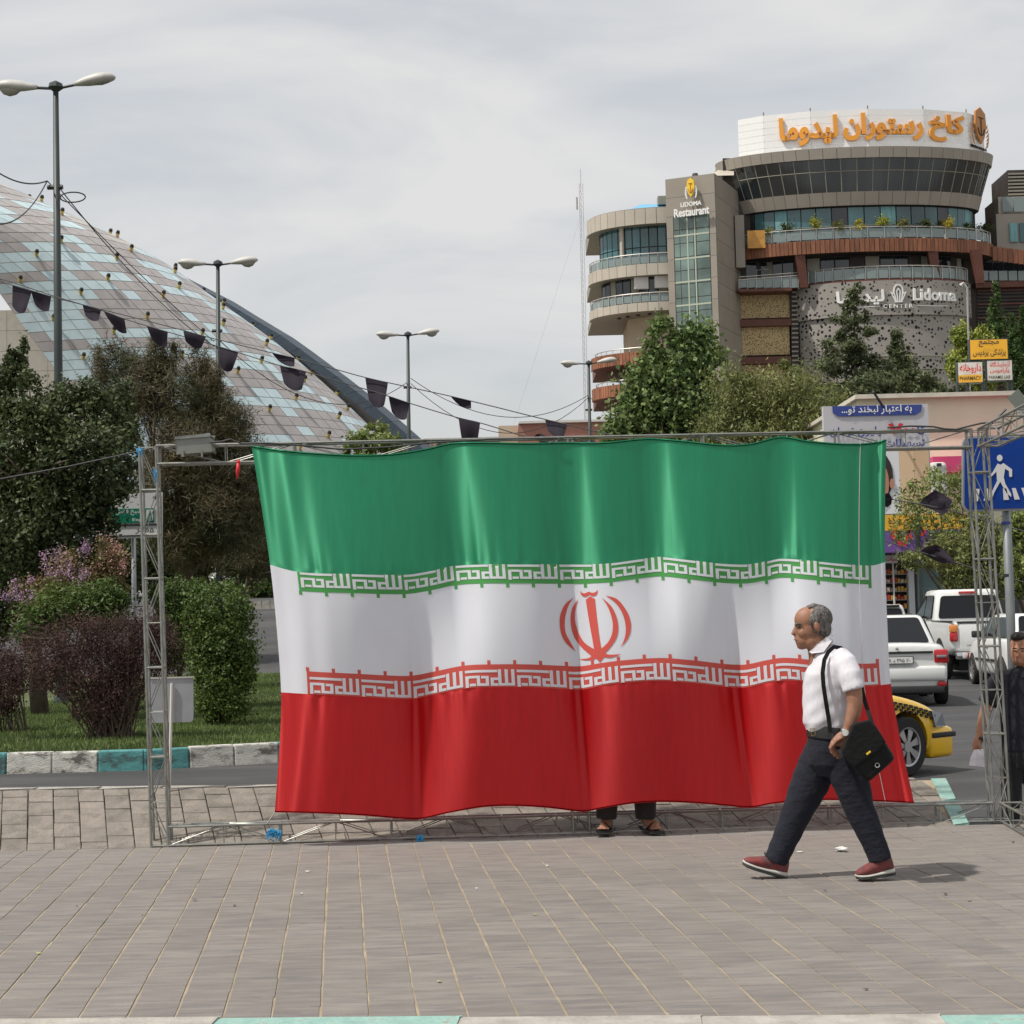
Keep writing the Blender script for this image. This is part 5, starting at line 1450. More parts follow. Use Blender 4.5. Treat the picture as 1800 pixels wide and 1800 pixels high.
# --- rounded balcony wing on the far left
WCX, WCY = TA.x + 0.3, 169.5; wc = (WCX, WCY); WA, WB = 7.75, 5.6
zw = lambda y: zf(y, 1150, 164.2)
def wing_slab(y0, y1, m, nm, panels=12, a=WA, b=WB):
    s_ = arc_slab(nm, M_beam, rest_b, a - 0.12, b - 0.12, zw(y1), zw(y0), -1.75, 0.0, 24, wc)
    arc_panels('fascia_panel', m, s_, a, b, a, b, zw(y1) - 0.01, zw(y0), -1.7, -0.02, panels, 0.05, 0.1, wc, 3)
    return s_
arc_slab('roof_slab', M_alu, rest_b, WA - 0.2, WB - 0.2, zw(365), zw(364), -1.75, 0, 24, wc)
wing_slab(366, 393, M_alul, 'wing_parapet'); s1 = wing_slab(463, 483, M_alul, 'wing_slab'); s2 = wing_slab(531, 546, M_alul, 'wing_slab')
w1_ = arc_band('wing_glazing', M_dkbrown, rest_b, WA - 1.2, WB - 1.2, WA - 1.2, WB - 1.2, zw(464), zw(392), -1.7, 0, 24, 0.3, wc)
arc_panels('window_pane', M_gl_teal, w1_, WA - 1.1, WB - 1.1, WA - 1.1, WB - 1.1, zw(430) + 0.05, zw(393), -1.35, -0.03, 10, 0.12, 0.06, wc)
arc_panels('window_pane', M_gl_teal, w1_, WA - 1.1, WB - 1.1, WA - 1.1, WB - 1.1, zw(464), zw(430) - 0.05, -1.35, -0.03, 10, 0.12, 0.06, wc)
MB().tube([ept(WA - 0.9, WB - 0.9, -0.72, zw(464), *wc), ept(WA - 0.9, WB - 0.9, -0.72, zw(392), *wc)], 0.22, 8).build('column', M_alul, rest_b)
w2_ = arc_band('wing_glazing', M_dkbrown, rest_b, WA - 1.3, WB - 1.3, WA - 1.3, WB - 1.3, zw(532), zw(482), -1.7, 0, 24, 0.3, wc)
arc_panels('window_pane', [M_gl_dark, M_gl_dark, M_beam], w2_, WA - 1.2, WB - 1.2, WA - 1.2, WB - 1.2, zw(531), zw(484), -1.35, -0.03, 9, 0.12, 0.06, wc)
for th in (-0.42, -0.12):
    q = ept(WA - 0.9, WB - 0.9, th, zw(494), *wc)
    MB().box(q, (1.4, 0.5, 1.2)).build('air_conditioner', M_whitetrim, rest_b, bevel=0.05)
railing(s1, WA - 0.15, WB - 0.15, zw(463), zw(445), -1.65, -0.03, 13, wc); railing(s2, WA - 0.15, WB - 0.15, zw(531), zw(514), -1.65, -0.03, 13, wc)
q0, q1 = P(1107, 650, 169), P(1180, 650, 166)
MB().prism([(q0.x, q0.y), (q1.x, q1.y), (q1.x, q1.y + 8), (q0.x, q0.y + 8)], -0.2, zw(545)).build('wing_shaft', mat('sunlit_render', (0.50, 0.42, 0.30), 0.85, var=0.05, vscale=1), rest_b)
for k in range(5): MB().tube([ept(5.2 - 0.2 * k, 4.2, -1.2 + 0.25 * k, zw(545) - 0.03, *wc), ept(5.2 - 0.2 * k, 4.2, -1.2 + 0.25 * k, zw(546) - 0.12, *wc)], 0.2, 8).build('downlight', M_dkbrown, rest_b)
for i, y in enumerate((617, 672, 730)):
    sb = arc_slab('timber_balcony', M_brown, rest_b, WA - 0.2, WB - 0.3, zw(y + (19 if i < 2 else 26)), zw(y), -1.9, -0.3, 24, wc)
    arc_panels('slat', M_wood, sb, WA - 0.05, WB - 0.15, WA - 0.05, WB - 0.15, zw(y + (20 if i < 2 else 27)), zw(y - 1), -1.7, -0.3, 26, 0.05, 0.1, wc, 1)
    railing(sb, WA - 0.5, WB - 0.6, zw(y), zw(y - 9), -1.8, -0.3, 10, wc, glass=False)
MB().prism([(p.x, p.y) for p in (P(1050, 700, 168.5), P(1108, 700, 166), P(1108, 700, 172), P(1050, 700, 172))], -0.2, zw(757)).build('base_wall', M_dkbrown, rest_b)
# blue skylight and plant on the wing roof
MB().add([P(1108, 367, 168), P(1176, 365, 168), P(1178, 359, 172), P(1128, 359, 172)], [(0, 1, 2, 3)]).build('skylight', mat('blue_skylight', (0.10, 0.42, 0.70), 0.3), rest_b)
MB().box(P(1166, 354, 170), (1.2, 1.2, 0.9)).build('roof_unit', M_beam, rest_b, bevel=0.05)
MB().tube([P(1222, 311, 165), P(1222, 305, 165)], [0.35, 0.25], 8).build('roof_unit', M_dkbrown, rest_b)
MB().add([P(1245, 309, 166), P(1290, 308, 166), P(1290, 296, 170), P(1262, 299, 170)], [(0, 1, 2, 3)]).build('roof_hatch', M_alul, rest_b)
# --- bay between the tower and the drum
Yw = 167.5
fbox(1290, 1420, 430, 1070, Yw + 1.6, 6, 'bay_wall', M_dkbrown, rest_b)
fbox(1293, 1309, 378, 470, Yw - 0.5, 5, 'bay_pier', M_alu, rest_b)
fbox(1298, 1392, 507, 512, Yw - 0.9, 2.4, 'bay_floor', M_brown, rest_b)
for y0, y1 in ((513, 559), (575, 624), (641, 690)):
    fbox(1297, 1388, y0, y1, Yw + 1.2, 0.38, 'perforated_panel', M_perfy, rest_b)
for y0, y1 in ((561, 573), (627, 639), (692, 704)): fbox(1294, 1391, y0, y1, Yw + 0.6, 0.98, 'brown_beam', M_brown, rest_b)
fbox(1391.5, 1404, 508, 700, Yw + 0.9, 0.68, 'louvre', M_dkbrown, rest_b)
for k in range(24): fbox(1392, 1403.5, 512 + k * 8, 515 + k * 8, Yw + 0.75, 0.14, 'louvre_blade', M_beam, rest_b)
hr = MB().tube([P(1299, 492, Yw - 0.8), P(1405, 484, Yw - 0.8)], 0.05, 5).build('handrail', M_steel, rest_b)
MB().tube([P(1299, 487, Yw - 0.8), P(1405, 479, Yw - 0.8)], 0.04, 5).build('handrail', M_steel, rest_b)
for k in range(8):
    x = 1299 + k * 15
    MB().tube([P(x, 508, Yw - 0.8), P(x, 491 - k, Yw - 0.8)], 0.035, 5).build('railing_post', M_steel, hr)
    if k < 7: MB().plate([P(x + 1.5, 506, Yw - 0.78), P(x + 13.5, 505, Yw - 0.78), P(x + 13.5, 492 - k, Yw - 0.78), P(x + 1.5, 493 - k, Yw - 0.78)], (0, 0.03, 0)).build('railing_pane', M_gl_rail, hr)
for x in (1312, 1338, 1362, 1386): fbox(x, x + 18, 462, 505, Yw + 1.45, 0.13, 'window_pane', M_gl_dark, rest_b)
for x in (1330, 1355, 1385): MB().tube([P(x, 506, Yw + 1.4), P(x, 475, Yw + 1.4), P(x + 22, 473, Yw + 1.4)], 0.05, 5).build('window_frame', M_whitetrim, rest_b)
fbox(1314, 1345, 405, 436, BYF + 1.6, 0.2, 'orange_screen', mat('amber_screen', (0.55, 0.27, 0.05), 0.5, var=0.2, vscale=1), rest_b)
# --- wing to the right of the drum
fbox(1700, 1860, 504, 1070, 171, 6, 'east_wall', M_dkbrown, rest_b)
for k in range(30): fbox(1718, 1860, 508 + k * 6, 510.5 + k * 6, 170.8, 0.18, 'louvre_blade', M_dkbrown if k % 4 else M_brown, rest_b)
fbox(1715, 1860, 494, 504, 170.2, 3, 'east_floor', M_brown, rest_b)
for k in range(8): fbox(1722 + k * 17, 1737 + k * 17, 476, 493, 170.2, 0.06, 'railing_pane', M_gl_rail, rest_b)
fbox(1722, 1860, 455, 494, 171.6, 2, 'east_glazing', M_dkbrown, rest_b)
for k in range(7): fbox(1728 + k * 19, 1744 + k * 19, 462, 480, 171.45, 0.12, 'window_pane', M_gl_dark, rest_b)
fbox(1752, 1860, 375, 440, 171.5, 5, 'east_block', M_alu, rest_b)
fbox(1755, 1860, 345, 374, 173, 5, 'east_block', M_alul, rest_b)
fbox(1772, 1860, 298, 346, 174, 6, 'plant_room', M_dkbrown, rest_b)
for k in range(7): fbox(1773, 1860, 303 + k * 6, 306 + k * 6, 173.8, 0.18, 'louvre_blade', M_beam, rest_b)
for k in range(5): fbox(1762 + k * 20, 1780 + k * 20, 346, 372, 172.7, 0.06, 'railing_pane', M_gl_rail, rest_b)
for k in range(5): fbox(1775 + k * 18, 1789 + k * 18, 392, 425, 171.3, 0.15, 'window_pane', M_curtain if k % 2 == 0 else M_gl_teal, rest_b)
for k in range(12):
    x = 1745 + k * 9.0
    fbox(x, x + 8.2, 433 + min(k, 6) * 1.2, 458 + min(k, 6) * 1.2, 169.0, 0.2, 'slat', M_wood, rest_b)
MB().prism([(p.x, p.y) for p in (P(1290, 900, 168.8), P(1735, 900, 171.2), P(1735, 900, 186), P(1290, 900, 186))], -0.2, zf(300, 1500, 175)).build('core_wall', M_dkbrown, rest_b)
settle(rest_b, (BCX, BCY, ROAD_Z))
# ================================================================== right-hand street: cream shop block, billboard, signs
def px_plate(pts, Y, m, name, parent, thick=0.02, dy=0.0):
    return MB().plate([P(x, y, Y + dy) for x, y in pts], (0, thick, 0)).build(name, m, parent)
def px_frame(px, py, Y):
    o = P(px, py, Y); s = Y / FPX
    ex_ = (P(px + 100, py - 100 * math.tan(ROLL), Y) - o); return flat_frame(o, (ex_.x, 0, 0), (0, 0, 1), (0, -1, 0)), s
def px_write(s_, px, py, w, h, Y, m, parent, bold=0.0, fa=False, name='lettering', thick=0.006):
    f, s = px_frame(px, py, Y)
    return write(name, s_, f, w * s, h * s, m, parent, bold, thick, fa)
M_creamw = mat('cream_plaster', (0.76, 0.72, 0.54), 0.9, var=0.05, vscale=0.7, wear=(0.70, 0.66, 0.50), wear_scale=0.9, wear_amt=0.40)
M_pinka = mat('pink_awning', (0.62, 0.06, 0.18), 0.7)
M_purple = mat('purple_sign', (0.16, 0.07, 0.30), 0.6)
M_amber = mat('amber_sign', (0.80, 0.42, 0.03), 0.6)
M_redl = mat('red_letter', (0.60, 0.02, 0.025), 0.5)
M_navyl = mat('navy_letter', (0.03, 0.055, 0.26), 0.5)
M_dkl = mat('dark_letter', (0.03, 0.03, 0.03), 0.5)
M_tealsh = mat('teal_shutter', (0.17, 0.26, 0.25), 0.6, var=0.1, vscale=1)
Yc = 60.0
sb = thing('shop_block', 'cream plastered shop block with bright shop signs behind the street trees', 'building')
fbox(1512, 1900, 697, 930, Yc, 14, 'wall', M_creamw, sb)
fbox(1503, 1792, 690, 697.5, Yc - 0.35, 14.8, 'coping', mat('coping', (0.60, 0.56, 0.47), 0.8, var=0.1, vscale=2), sb)
fbox(1512, 1900, 930.2, 1125, Yc + 1.2, 12, 'shop_wall', mat('grey_shop_wall', (0.22, 0.21, 0.20), 0.8), sb)  # one even dark grey for the set-back shop wall
for x0, x1, m in ((1512, 1600, M_dkbrown), (1608.5, 1619, M_black), (1620, 1690, M_tealsh), (1700, 1790, M_darkglass)):
    fbox(x0, x1, 985, 1100, Yc + 1.0, 0.19, 'shop_window' if m is not M_tealsh else 'roller_shutter', m, sb)
for x in (1598, 1692): fbox(x, x + 10, 975, 1110, Yc + 0.55, 0.4, 'shop_column', mat('white_column', (0.5, 0.52, 0.52), 0.6), sb)
rg_ = random.Random(9); goods = [mat('goods_%s' % n, c, 0.7) for n, c in (('amber', (0.5, 0.28, 0.05)), ('red', (0.4, 0.04, 0.03)), ('tan', (0.32, 0.24, 0.16)), ('cream', (0.45, 0.42, 0.36)))]
for r in range(5):
    y = 1000 + r * 15
    fbox(1553, 1597, y + 9, y + 10.4, Yc + 0.7, 0.28, 'shelf', M_beam, sb)
    for k in range(7):
        x = 1554 + k * 6
        fbox(x, x + 4.6, y + rg_.uniform(0, 4), y + 8.8, Yc + 0.72, 0.22, 'goods_box', rg_.choice(goods), sb)
fbox(1571, 1573, 985, 1100, Yc + 0.6, 0.1, 'window_frame', M_whitetrim, sb)
fbox(1545, 1578, 976, 990, Yc + 0.4, 0.12, 'shop_sign', M_whitetrim, sb); px_write('لبنیات', 1568, 983, 22, 9, Yc + 0.38, M_redl, sb, 0.01, True)
for k in range(14): fbox(1620.5, 1689.5, 987 + k * 8, 989 + k * 8, Yc + 0.94, 0.05, 'shutter_rib', M_tealsh, sb)
fbox(1538, 1700, 932, 970, Yc - 0.6, 1.6, 'shop_sign', M_purple, sb)
px_write('۹۸۲', 1597, 946, 62, 30, Yc - 0.64, M_redl, sb, 0.05)
fbox(1538, 1700, 904, 931.5, Yc - 0.5, 0.45, 'shop_sign', M_amber, sb); px_write('فروش پرده', 1592, 917, 60, 18, Yc - 0.54, M_dkl, sb, 0.02, True)
fbox(1640, 1860, 800, 828, Yc - 1.3, 1.2, 'awning', M_pinka, sb)
fbox(1636, 1666, 812, 872, Yc - 1.7, 0.3, 'shop_sign', M_whitetrim, sb, bevel=0.12); fbox(1647, 1655, 814, 819, Yc - 1.75, 0.05, 'sign_mark', M_black, sb)
fbox(1636, 1900, 930, 934, Yc - 0.9, 0.6, 'canopy_edge', M_tealsh, sb)
mb_ = MB().add([P(1770, 700, 58), P(1800, 735, 58), P(1830, 735, 58), P(1790, 683, 58), P(1770, 700, 57.6), P(1800, 735, 57.6), P(1830, 735, 57.6), P(1790, 683, 57.6)], [(0, 1, 2, 3), (4, 7, 6, 5), (0, 4, 5, 1), (1, 5, 6, 2), (2, 6, 7, 3), (3, 7, 4, 0)])
mb_.build('roof_brace', mat('green_grey_steel', (0.17, 0.19, 0.16), 0.6), sb)
settle(sb, (P(1650, 1000, Yc).x, Yc, ROAD_Z))
# billboard
M_poster = mat('lavender_poster', (0.50, 0.49, 0.52), 0.7, var=0.03, vscale=0.8)
M_posterb = mat('beige_poster', (0.58, 0.40, 0.25), 0.7, var=0.12, vscale=0.5)
M_posterw = mat('pale_poster', (0.68, 0.68, 0.71), 0.7)
M_skin_p = mat('printed_skin', (0.42, 0.20, 0.13), 0.8)
M_hair_p = mat('printed_hair', (0.03, 0.02, 0.018), 0.8)
Yp = 52.0
bb = thing('billboard', 'large lavender advertising billboard with navy and red Persian lettering', 'billboard')
fbox(1450, 1635, 712, 905, Yp, 0.25, 'board', M_poster, bb)
fbox(1450.5, 1582, 790, 904.5, Yp - 0.03, 0.025, 'poster_print', M_posterw, bb); fbox(1582.3, 1608, 790, 904.5, Yp - 0.03, 0.025, 'poster_print', mat('peach_poster', (0.66, 0.47, 0.30), 0.7), bb); fbox(1608.3, 1634.6, 790, 904.5, Yp - 0.03, 0.025, 'poster_print', M_posterb, bb)
px_plate([(1463, 714), (1621, 711), (1619, 723), (1610, 729), (1475, 732), (1464, 726)], Yp - 0.035, M_navyl, 'poster_print', bb, 0.02)
px_write('به اعتبار لبخند تو...', 1541, 720, 124, 17, Yp - 0.06, M_letter, bb, 0.015, True)
px_write('۷۰۰', 1586, 755, 50, 24, Yp - 0.05, M_redl, bb, 0.05)
px_write('تا', 1619, 756, 13, 16, Yp - 0.05, M_navyl, bb, 0.02, True)
px_write('میلیون تومان', 1509, 759, 100, 18, Yp - 0.05, M_navyl, bb, 0.02, True)
px_write('تسهیلات', 1590, 780, 72, 18, Yp - 0.05, M_navyl, bb, 0.02, True)
def ell_pts(cx, cy, rx, ry, n=20): return [(cx + rx * math.cos(2 * math.pi * i / n), cy + ry * math.sin(2 * math.pi * i / n)) for i in range(n)]
px_plate(ell_pts(1543, 838, 27, 44), Yp - 0.06, M_hair_p, 'poster_print', bb, 0.02); px_plate(ell_pts(1540, 850, 23, 42), Yp - 0.085, M_skin_p, 'poster_print', bb, 0.02); px_plate(ell_pts(1568, 850, 4, 9, 12), Yp - 0.085, M_skin_p, 'poster_print', bb, 0.02)
for x in (1475, 1545, 1615): fbox(x, x + 6, 905, 1110, Yp + 0.3, 0.3, 'leg', M_pole, bb)
for (x0, y0), (x1, y1) in (((1535, 688), (1553, 716)), ((1735, 752), (1768, 719))): MB().tube([P(x0, y0, Yp - 1.2), P(x1, y1, Yp - (0.1 if x0 < 1600 else 1.2))], 0.04, 5).build('lamp_arm', M_black, bb)
for y in (760, 741): pass
settle(bb, (P(1545, 1000, Yp).x, Yp, ROAD_Z))
# clinic signs standing on the roof
Ys = 68.0
def roof_sign(label, x0, x1, y0, y1, m, lines, posts, extra=None):
    r_ = thing('rooftop_sign', label, 'sign')
    fbox(x0 - 1.6, x1 + 1.6, y0 - 1.6, y1 + 1.6, Ys, 0.3, 'frame', M_pole, r_)
    fbox(x0, x1, y0, y1, Ys - 0.04, 0.035, 'face', m, r_)
    if extra: fbox(*extra[:4], Ys - 0.07, 0.025, 'face', extra[4], r_)
    for s_, px, py, w, h, mm, fa in lines: px_write(s_, px, py, w, h, Ys - 0.1, mm, r_, 0.02, fa)
    for x in posts: fbox(x, x + 3, y1, 745, Ys + 0.1, 0.15, 'post', M_pole, r_)
    settle(r_, (P((x0 + x1) / 2, 700, Ys).x, Ys, P(x0, 700, Ys).z))
roof_sign('amber clinic sign with dark Persian writing above the cream block', 1706, 1771, 597, 631, M_amber, [('مجتمع', 1738, 604, 36, 12, M_dkl, True), ('پزشکی پردیس', 1739, 621, 58, 15, M_dkl, True)], [1700, 1772])
roof_sign('white and yellow pharmacy sign with red Persian writing', 1685, 1727, 637, 672, M_whitetrim, [('داروخانه', 1706, 648, 38, 18, M_redl, True), ('PHARMACY', 1706, 665, 38, 7, M_dkl, False)], [1683, 1728], (1685.3, 1726.7, 659, 671.7, M_amber))
roof_sign('white laboratory sign with thin red writing beside the pharmacy one', 1736, 1779, 634, 668, M_whitetrim, [('آزمایشگاه', 1758, 641, 36, 11, M_redl, True), ('پارامیس', 1757, 652, 34, 10, M_redl, True), ('PARAMIS LAB', 1757, 663, 38, 6, M_dkl, False)], [1733, 1780])
th_ = thing('light_pole', 'thin pole with small lamp head before the perforated drum', 'lamp')
MB().tube([P(1707, 760, 92), P(1700, 505, 92)], 0.05, 6).build('pole', M_mast, th_); MB().tube([P(1700, 506, 92), P(1693, 497, 92), P(1688, 503, 92)], [0.05, 0.06, 0.16], 6).build('lamp_head', M_head, th_)
MB().tube([Vector((P(1707, 760, 92).x, 92, ROAD_Z)), P(1707, 760, 92)], 0.06, 6).build('pole', M_mast, th_); settle(th_, (P(1707, 760, 92).x, 92, ROAD_Z))

# ================================================================== pedestrian crossing sign
M_blue = mat('sign_blue', (0.002, 0.038, 0.24), 0.5, spec=0.2, var=0.05)
M_refl = mat('sign_white', (0.62, 0.62, 0.64), 0.4)
M_signback = mat('sign_grey', (0.30, 0.31, 0.33), 0.5, metal=0.3, var=0.1, vscale=6)
Yx = 13.45
cs = thing('crossing_sign', 'blue pedestrian crossing sign on a galvanised post behind the truss corner', 'road sign')
def rounded(x0, x1, y0, y1, r, n=5):
    out = []
    for cx, cy, a0 in ((x1 - r, y0 + r, -90), (x1 - r, y1 - r, 0), (x0 + r, y1 - r, 90), (x0 + r, y0 + r, 180)):
        for i in range(n + 1):
            a = R(a0 + 90 * i / n); out.append((cx + r * math.cos(a), cy + r * math.sin(a)))
    return out
def skew(pts, x0=1765, k=0.0244): return [(x, y - (x - x0) * k) for x, y in pts]
px_plate(skew(rounded(1692, 1838, 765, 898, 14)), Yx, M_signback, 'sign_rim', cs, 0.03)
px_plate(skew(rounded(1696, 1834, 769, 894, 11)), Yx - 0.012, M_blue, 'sign_face', cs, 0.010)
zz = lambda pts: [(1400 + x / 4.5, 750 + y / 4.5) for x, y in pts]
def pict(pts): px_plate(zz(pts), Yx - 0.018, M_refl, 'pictogram', cs, 0.004)
pict(ell_pts(1608, 248, 22, 26, 18))
pict([(1592, 292), (1615, 302), (1637, 288), (1706, 338), (1706, 392), (1696, 400), (1684, 393), (1682, 352), (1650, 332), (1640, 400), (1652, 450), (1700, 535), (1698, 556), (1662, 525), (1612, 435), (1565, 520), (1552, 556), (1522, 562), (1545, 520), (1588, 430), (1582, 355), (1533, 405), (1514, 398), (1552, 362), (1578, 318)])
for q in ([(1420, 492), (1450, 492), (1436, 590), (1404, 590)], [(1502, 490), (1532, 490), (1525, 584), (1482, 586)], [(1634, 488), (1660, 488), (1682, 578), (1640, 580)], [(1704, 486), (1734, 485), (1767, 575), (1726, 577)], [(1778, 484), (1808, 483), (1848, 570), (1810, 572)], [(1850, 480), (1880, 479), (1930, 566), (1890, 568)]): pict(q)
pb = P(1790, 1432, Yx + 0.04); pb.z = ROAD_Z
MB().tube([pb, P(1764, 772, Yx + 0.065)], 0.036, 14).build('post', mat('galvanised_post', (0.20, 0.215, 0.225), 0.55, metal=0.4, var=0.15, vscale=4), cs, smooth=True)
for y in (917, 1009): MB().tube([P(1768 + (y - 900) * 0.04, y, Yx + 0.06), P(1768 + (y - 900) * 0.04, y + 5, Yx + 0.06)], 0.039, 14).build('clamp', M_navyl if y < 950 else M_black, cs)
settle(cs, pb)
# --- road sign in the trees on the left
rs = thing('direction_sign', 'white and green Persian direction sign on a post behind the dark tree', 'road sign')
Yr = 31.0
M_gsign = mat('sign_green', (0.0, 0.17, 0.105), 0.45)
px_plate([(150, 872), (285, 865), (285, 944), (150, 949)], Yr, M_refl, 'board', rs, 0.06)
px_plate([(150, 896), (271, 893), (271, 918), (150, 922)], Yr - 0.015, M_gsign, 'green_panel', rs, 0.012)
px_plate([(150, 923.5), (282, 920), (282, 923), (150, 926.5)], Yr - 0.015, M_dkl, 'border', rs, 0.012)
px_plate([(279.5, 869), (282, 869), (282, 940), (279.5, 940)], Yr - 0.016, M_dkl, 'border', rs, 0.012); px_plate([(150, 943), (282, 939), (282, 941), (150, 945)], Yr - 0.017, M_dkl, 'border', rs, 0.012)
px_write('شیخ فضل', 226, 900, 46, 12, Yr - 0.03, M_refl, rs, 0.01, True); px_write('Exp.', 243, 914, 20, 6.5, Yr - 0.03, M_refl, rs, 0.01)
px_plate([(257, 896), (269, 896), (269, 915), (257, 915)], Yr - 0.022, M_refl, 'pictogram', rs, 0.006)
px_plate([(258.5, 914), (262, 897.5), (264, 897.5), (267.5, 914), (265, 914), (263, 902), (261, 914)], Yr - 0.03, M_gsign, 'pictogram', rs, 0.006)
px_write('متر', 250, 933, 24, 11, Yr - 0.03, M_dkl, rs, 0.01, True); px_write('۵', 267, 932, 7, 9, Yr - 0.03, M_dkl, rs, 0.02)
px_plate([(272, 872), (278, 871), (277, 880), (268, 874)], Yr - 0.03, M_dkl, 'pictogram', rs, 0.01)
pb = P(236, 1100, Yr + 0.12); pb.z = LAWN
MB().tube([pb, P(234, 880, Yr + 0.12)], 0.045, 10).build('post', M_signback, rs, smooth=True); settle(rs, pb)
# --- small plate seen from behind, on a leaning post at the berm
ss = thing('small_sign', 'small square sign seen from its grey back on a leaning post', 'road sign')
Yk = 13.55
px_plate(skew(rounded(263, 340, 1191, 1270, 7), 300), Yk, M_signback, 'plate', ss, 0.006, )
px_plate(skew(rounded(262, 341, 1190, 1192.5, 1), 300), Yk - 0.01, M_steel, 'rim', ss, 0.02)
pb = P(297, 1388, Yk - 0.02); 
MB().tube([pb + Vector((0, 0, -0.1)), P(302, 1201, Yk - 0.02)], 0.012, 8).build('post', M_whitetrim, ss); settle(ss, pb)

# ================================================================== bunting
M_penn = mat('black_bunting_cloth', (0.030, 0.025, 0.038), 0.75, spec=0.2, transl=0.28, sheen=0.0, var=0.2, vscale=3)
US = [(-60, 480), (0, 495), (100, 524), (143, 535), (215, 553), (320, 580), (363, 592), (477, 620), (520, 630), (593, 650), (640, 663), (721, 681), (790, 696), (865, 714), (957, 737), (1043, 757), (1200, 795), (1400, 840), (1570, 878), (1617, 886), (1673, 898), (1720, 912), (1860, 950)]
LS = [(-60, 478), (0, 490), (100, 522), (180, 546), (217, 560), (293, 583), (353, 600), (387, 610), (420, 620), (490, 642), (537, 653), (583, 667), (649, 686), (682, 696), (721, 709), (804, 734), (843, 743), (932, 770), (1100, 815), (1300, 872), (1480, 925), (1557, 951), (1620, 971), (1690, 992), (1720, 1001), (1860, 1040)]
def bunt_Y(px): return lerp(22.0, 15.6, (px + 60) / 1900)
def bunting(label, S, pens, polys=()):
    r_ = thing('bunting', label, 'bunting', 'strings of black pennants')
    MB().tube([P(x, smooth_interp(S, x), bunt_Y(x)) for x in range(-60, 1861, 16)], 0.006, 5).build('cord', M_wire, r_)
    rr = random.Random(len(pens))
    for x0, x1, h, sw in pens:
        nu, nv = 8, 8; mb = MB(); ph = rr.uniform(0, 6)
        for j in range(nv + 1):
            v = j / nv
            for i in range(nu + 1):
                u = i / nu
                x = lerp(x0, x1, 0.5 + (u - 0.5) * (1 - 0.32 * v)) + sw * v
                y = smooth_interp(S, lerp(x0, x1, u)) + h * v * (1 - 0.18 * (2 * u - 1) ** 2 * v)
                mb.v.append(tuple(P(x, y, bunt_Y(x) + 0.035 * v * math.sin(ph + u * 5) + 0.04 * math.sin(v * 3 + ph))))
        for j in range(nv):
            for i in range(nu):
                a = j * (nu + 1) + i; mb.f.append((a, a + 1, a + nu + 2, a + nu + 1))
        mb.build('pennant', M_penn, r_, smooth=True, fix=False)
    for poly in polys:
        c = (sum(p[0] for p in poly) / len(poly), sum(p[1] for p in poly) / len(poly)); mb = MB(); n = len(poly)
        mb.v.append(tuple(P(*c, bunt_Y(c[0]) - 0.06)))
        for k, f_ in enumerate((0.5, 1.0)):
            for p in poly: mb.v.append(tuple(P(lerp(c[0], p[0], f_), lerp(c[1], p[1], f_), bunt_Y(p[0]) + (0.02 if f_ < 1 else 0.05 * math.sin(p[0])))))
        for i in range(n):
            i2 = (i + 1) % n; mb.f.append((0, 1 + i, 1 + i2)); mb.f.append((1 + i, 1 + n + i, 1 + n + i2, 1 + i2))
        mb.build('pennant', M_penn, r_, smooth=True, fix=False)
    settle(r_, P(0, 495, bunt_Y(0)))
bunting('upper string of black pennants sagging past the lamps to the flag', US, [(22, 56, 44, -6), (54, 90, 30, 2), (145, 178, 24, 0), (322, 362, 24, -2), (478, 518, 18, 6), (642, 682, 48, 0), (792, 828, 16, 6), (958, 997, 26, 0)],
        [[(1615, 886), (1628, 872), (1644, 861), (1660, 870), (1674, 880), (1668, 897), (1657, 906), (1640, 897)]])
bunting('lower string of black pennants running below the other one', LS, [(182, 219, 30, 10), (258, 295, 30, 4), (386, 419, 38, -6), (492, 538, 38, 0), (683, 720, 34, 0), (806, 844, 48, 0)],
        [[(935, 771), (942, 764), (950, 762), (960, 767), (966, 774)], [(1616, 970), (1626, 962), (1645, 957), (1660, 966), (1676, 984), (1676, 991), (1655, 990), (1635, 981)], [(1556, 868), (1563, 866), (1568, 876), (1567, 886), (1560, 892), (1554, 890)]])
# ================================================================== things fixed to the frame
fl_ = thing('floodlight', 'flat grey floodlight box lying on the frame top beside the flag', 'floodlight')
Yt = BL.y - 0.03
MB().plate([P(308, 769, Yt), P(366, 764, Yt), P(370, 791, Yt), P(312, 796, Yt)], (0, 0.2, 0)).build('housing', mat('floodlight_housing', (0.22, 0.23, 0.21), 0.5, metal=0.3, var=0.1), fl_, bevel=0.012)
MB().plate([P(306, 767, Yt - 0.012), P(368, 762, Yt - 0.012), P(368, 766, Yt - 0.012), P(307, 771, Yt - 0.012)], (0, 0.224, 0)).build('lid', M_galv, fl_, bevel=0.005)
for x in (322, 355): MB().tube([P(x, 792, Yt - 0.005), P(x, 803, Yt - 0.005)], 0.008, 6).build('clip', M_galv, fl_)
settle(fl_, P(340, 795, Yt))
cab = [P(x, y, Yt - 0.02) for x, y in ((368, 778), (390, 776), (405, 772), (425, 780), (470, 779), (520, 782), (600, 790), (680, 786), (760, 778), (860, 772), (980, 770))]
tag(MB().tube(cab, 0.007, 5).build('power_cable', M_wire), 'thin black power cable running from the floodlight along the frame top', 'cable')
cab = [P(x, y, BR.y - 0.03) for x, y in ((1560, 752), (1600, 749), (1640, 750), (1660, 754), (1680, 755), (1700, 750), (1725, 744), (1760, 742))]
tag(MB().tube(cab, 0.007, 5).build('power_cable', M_wire), 'black power cable looping over the frame top near the corner', 'cable')
rl = thing('red_clip', 'red plastic strap hanging under the frame beside the flag', 'strap')
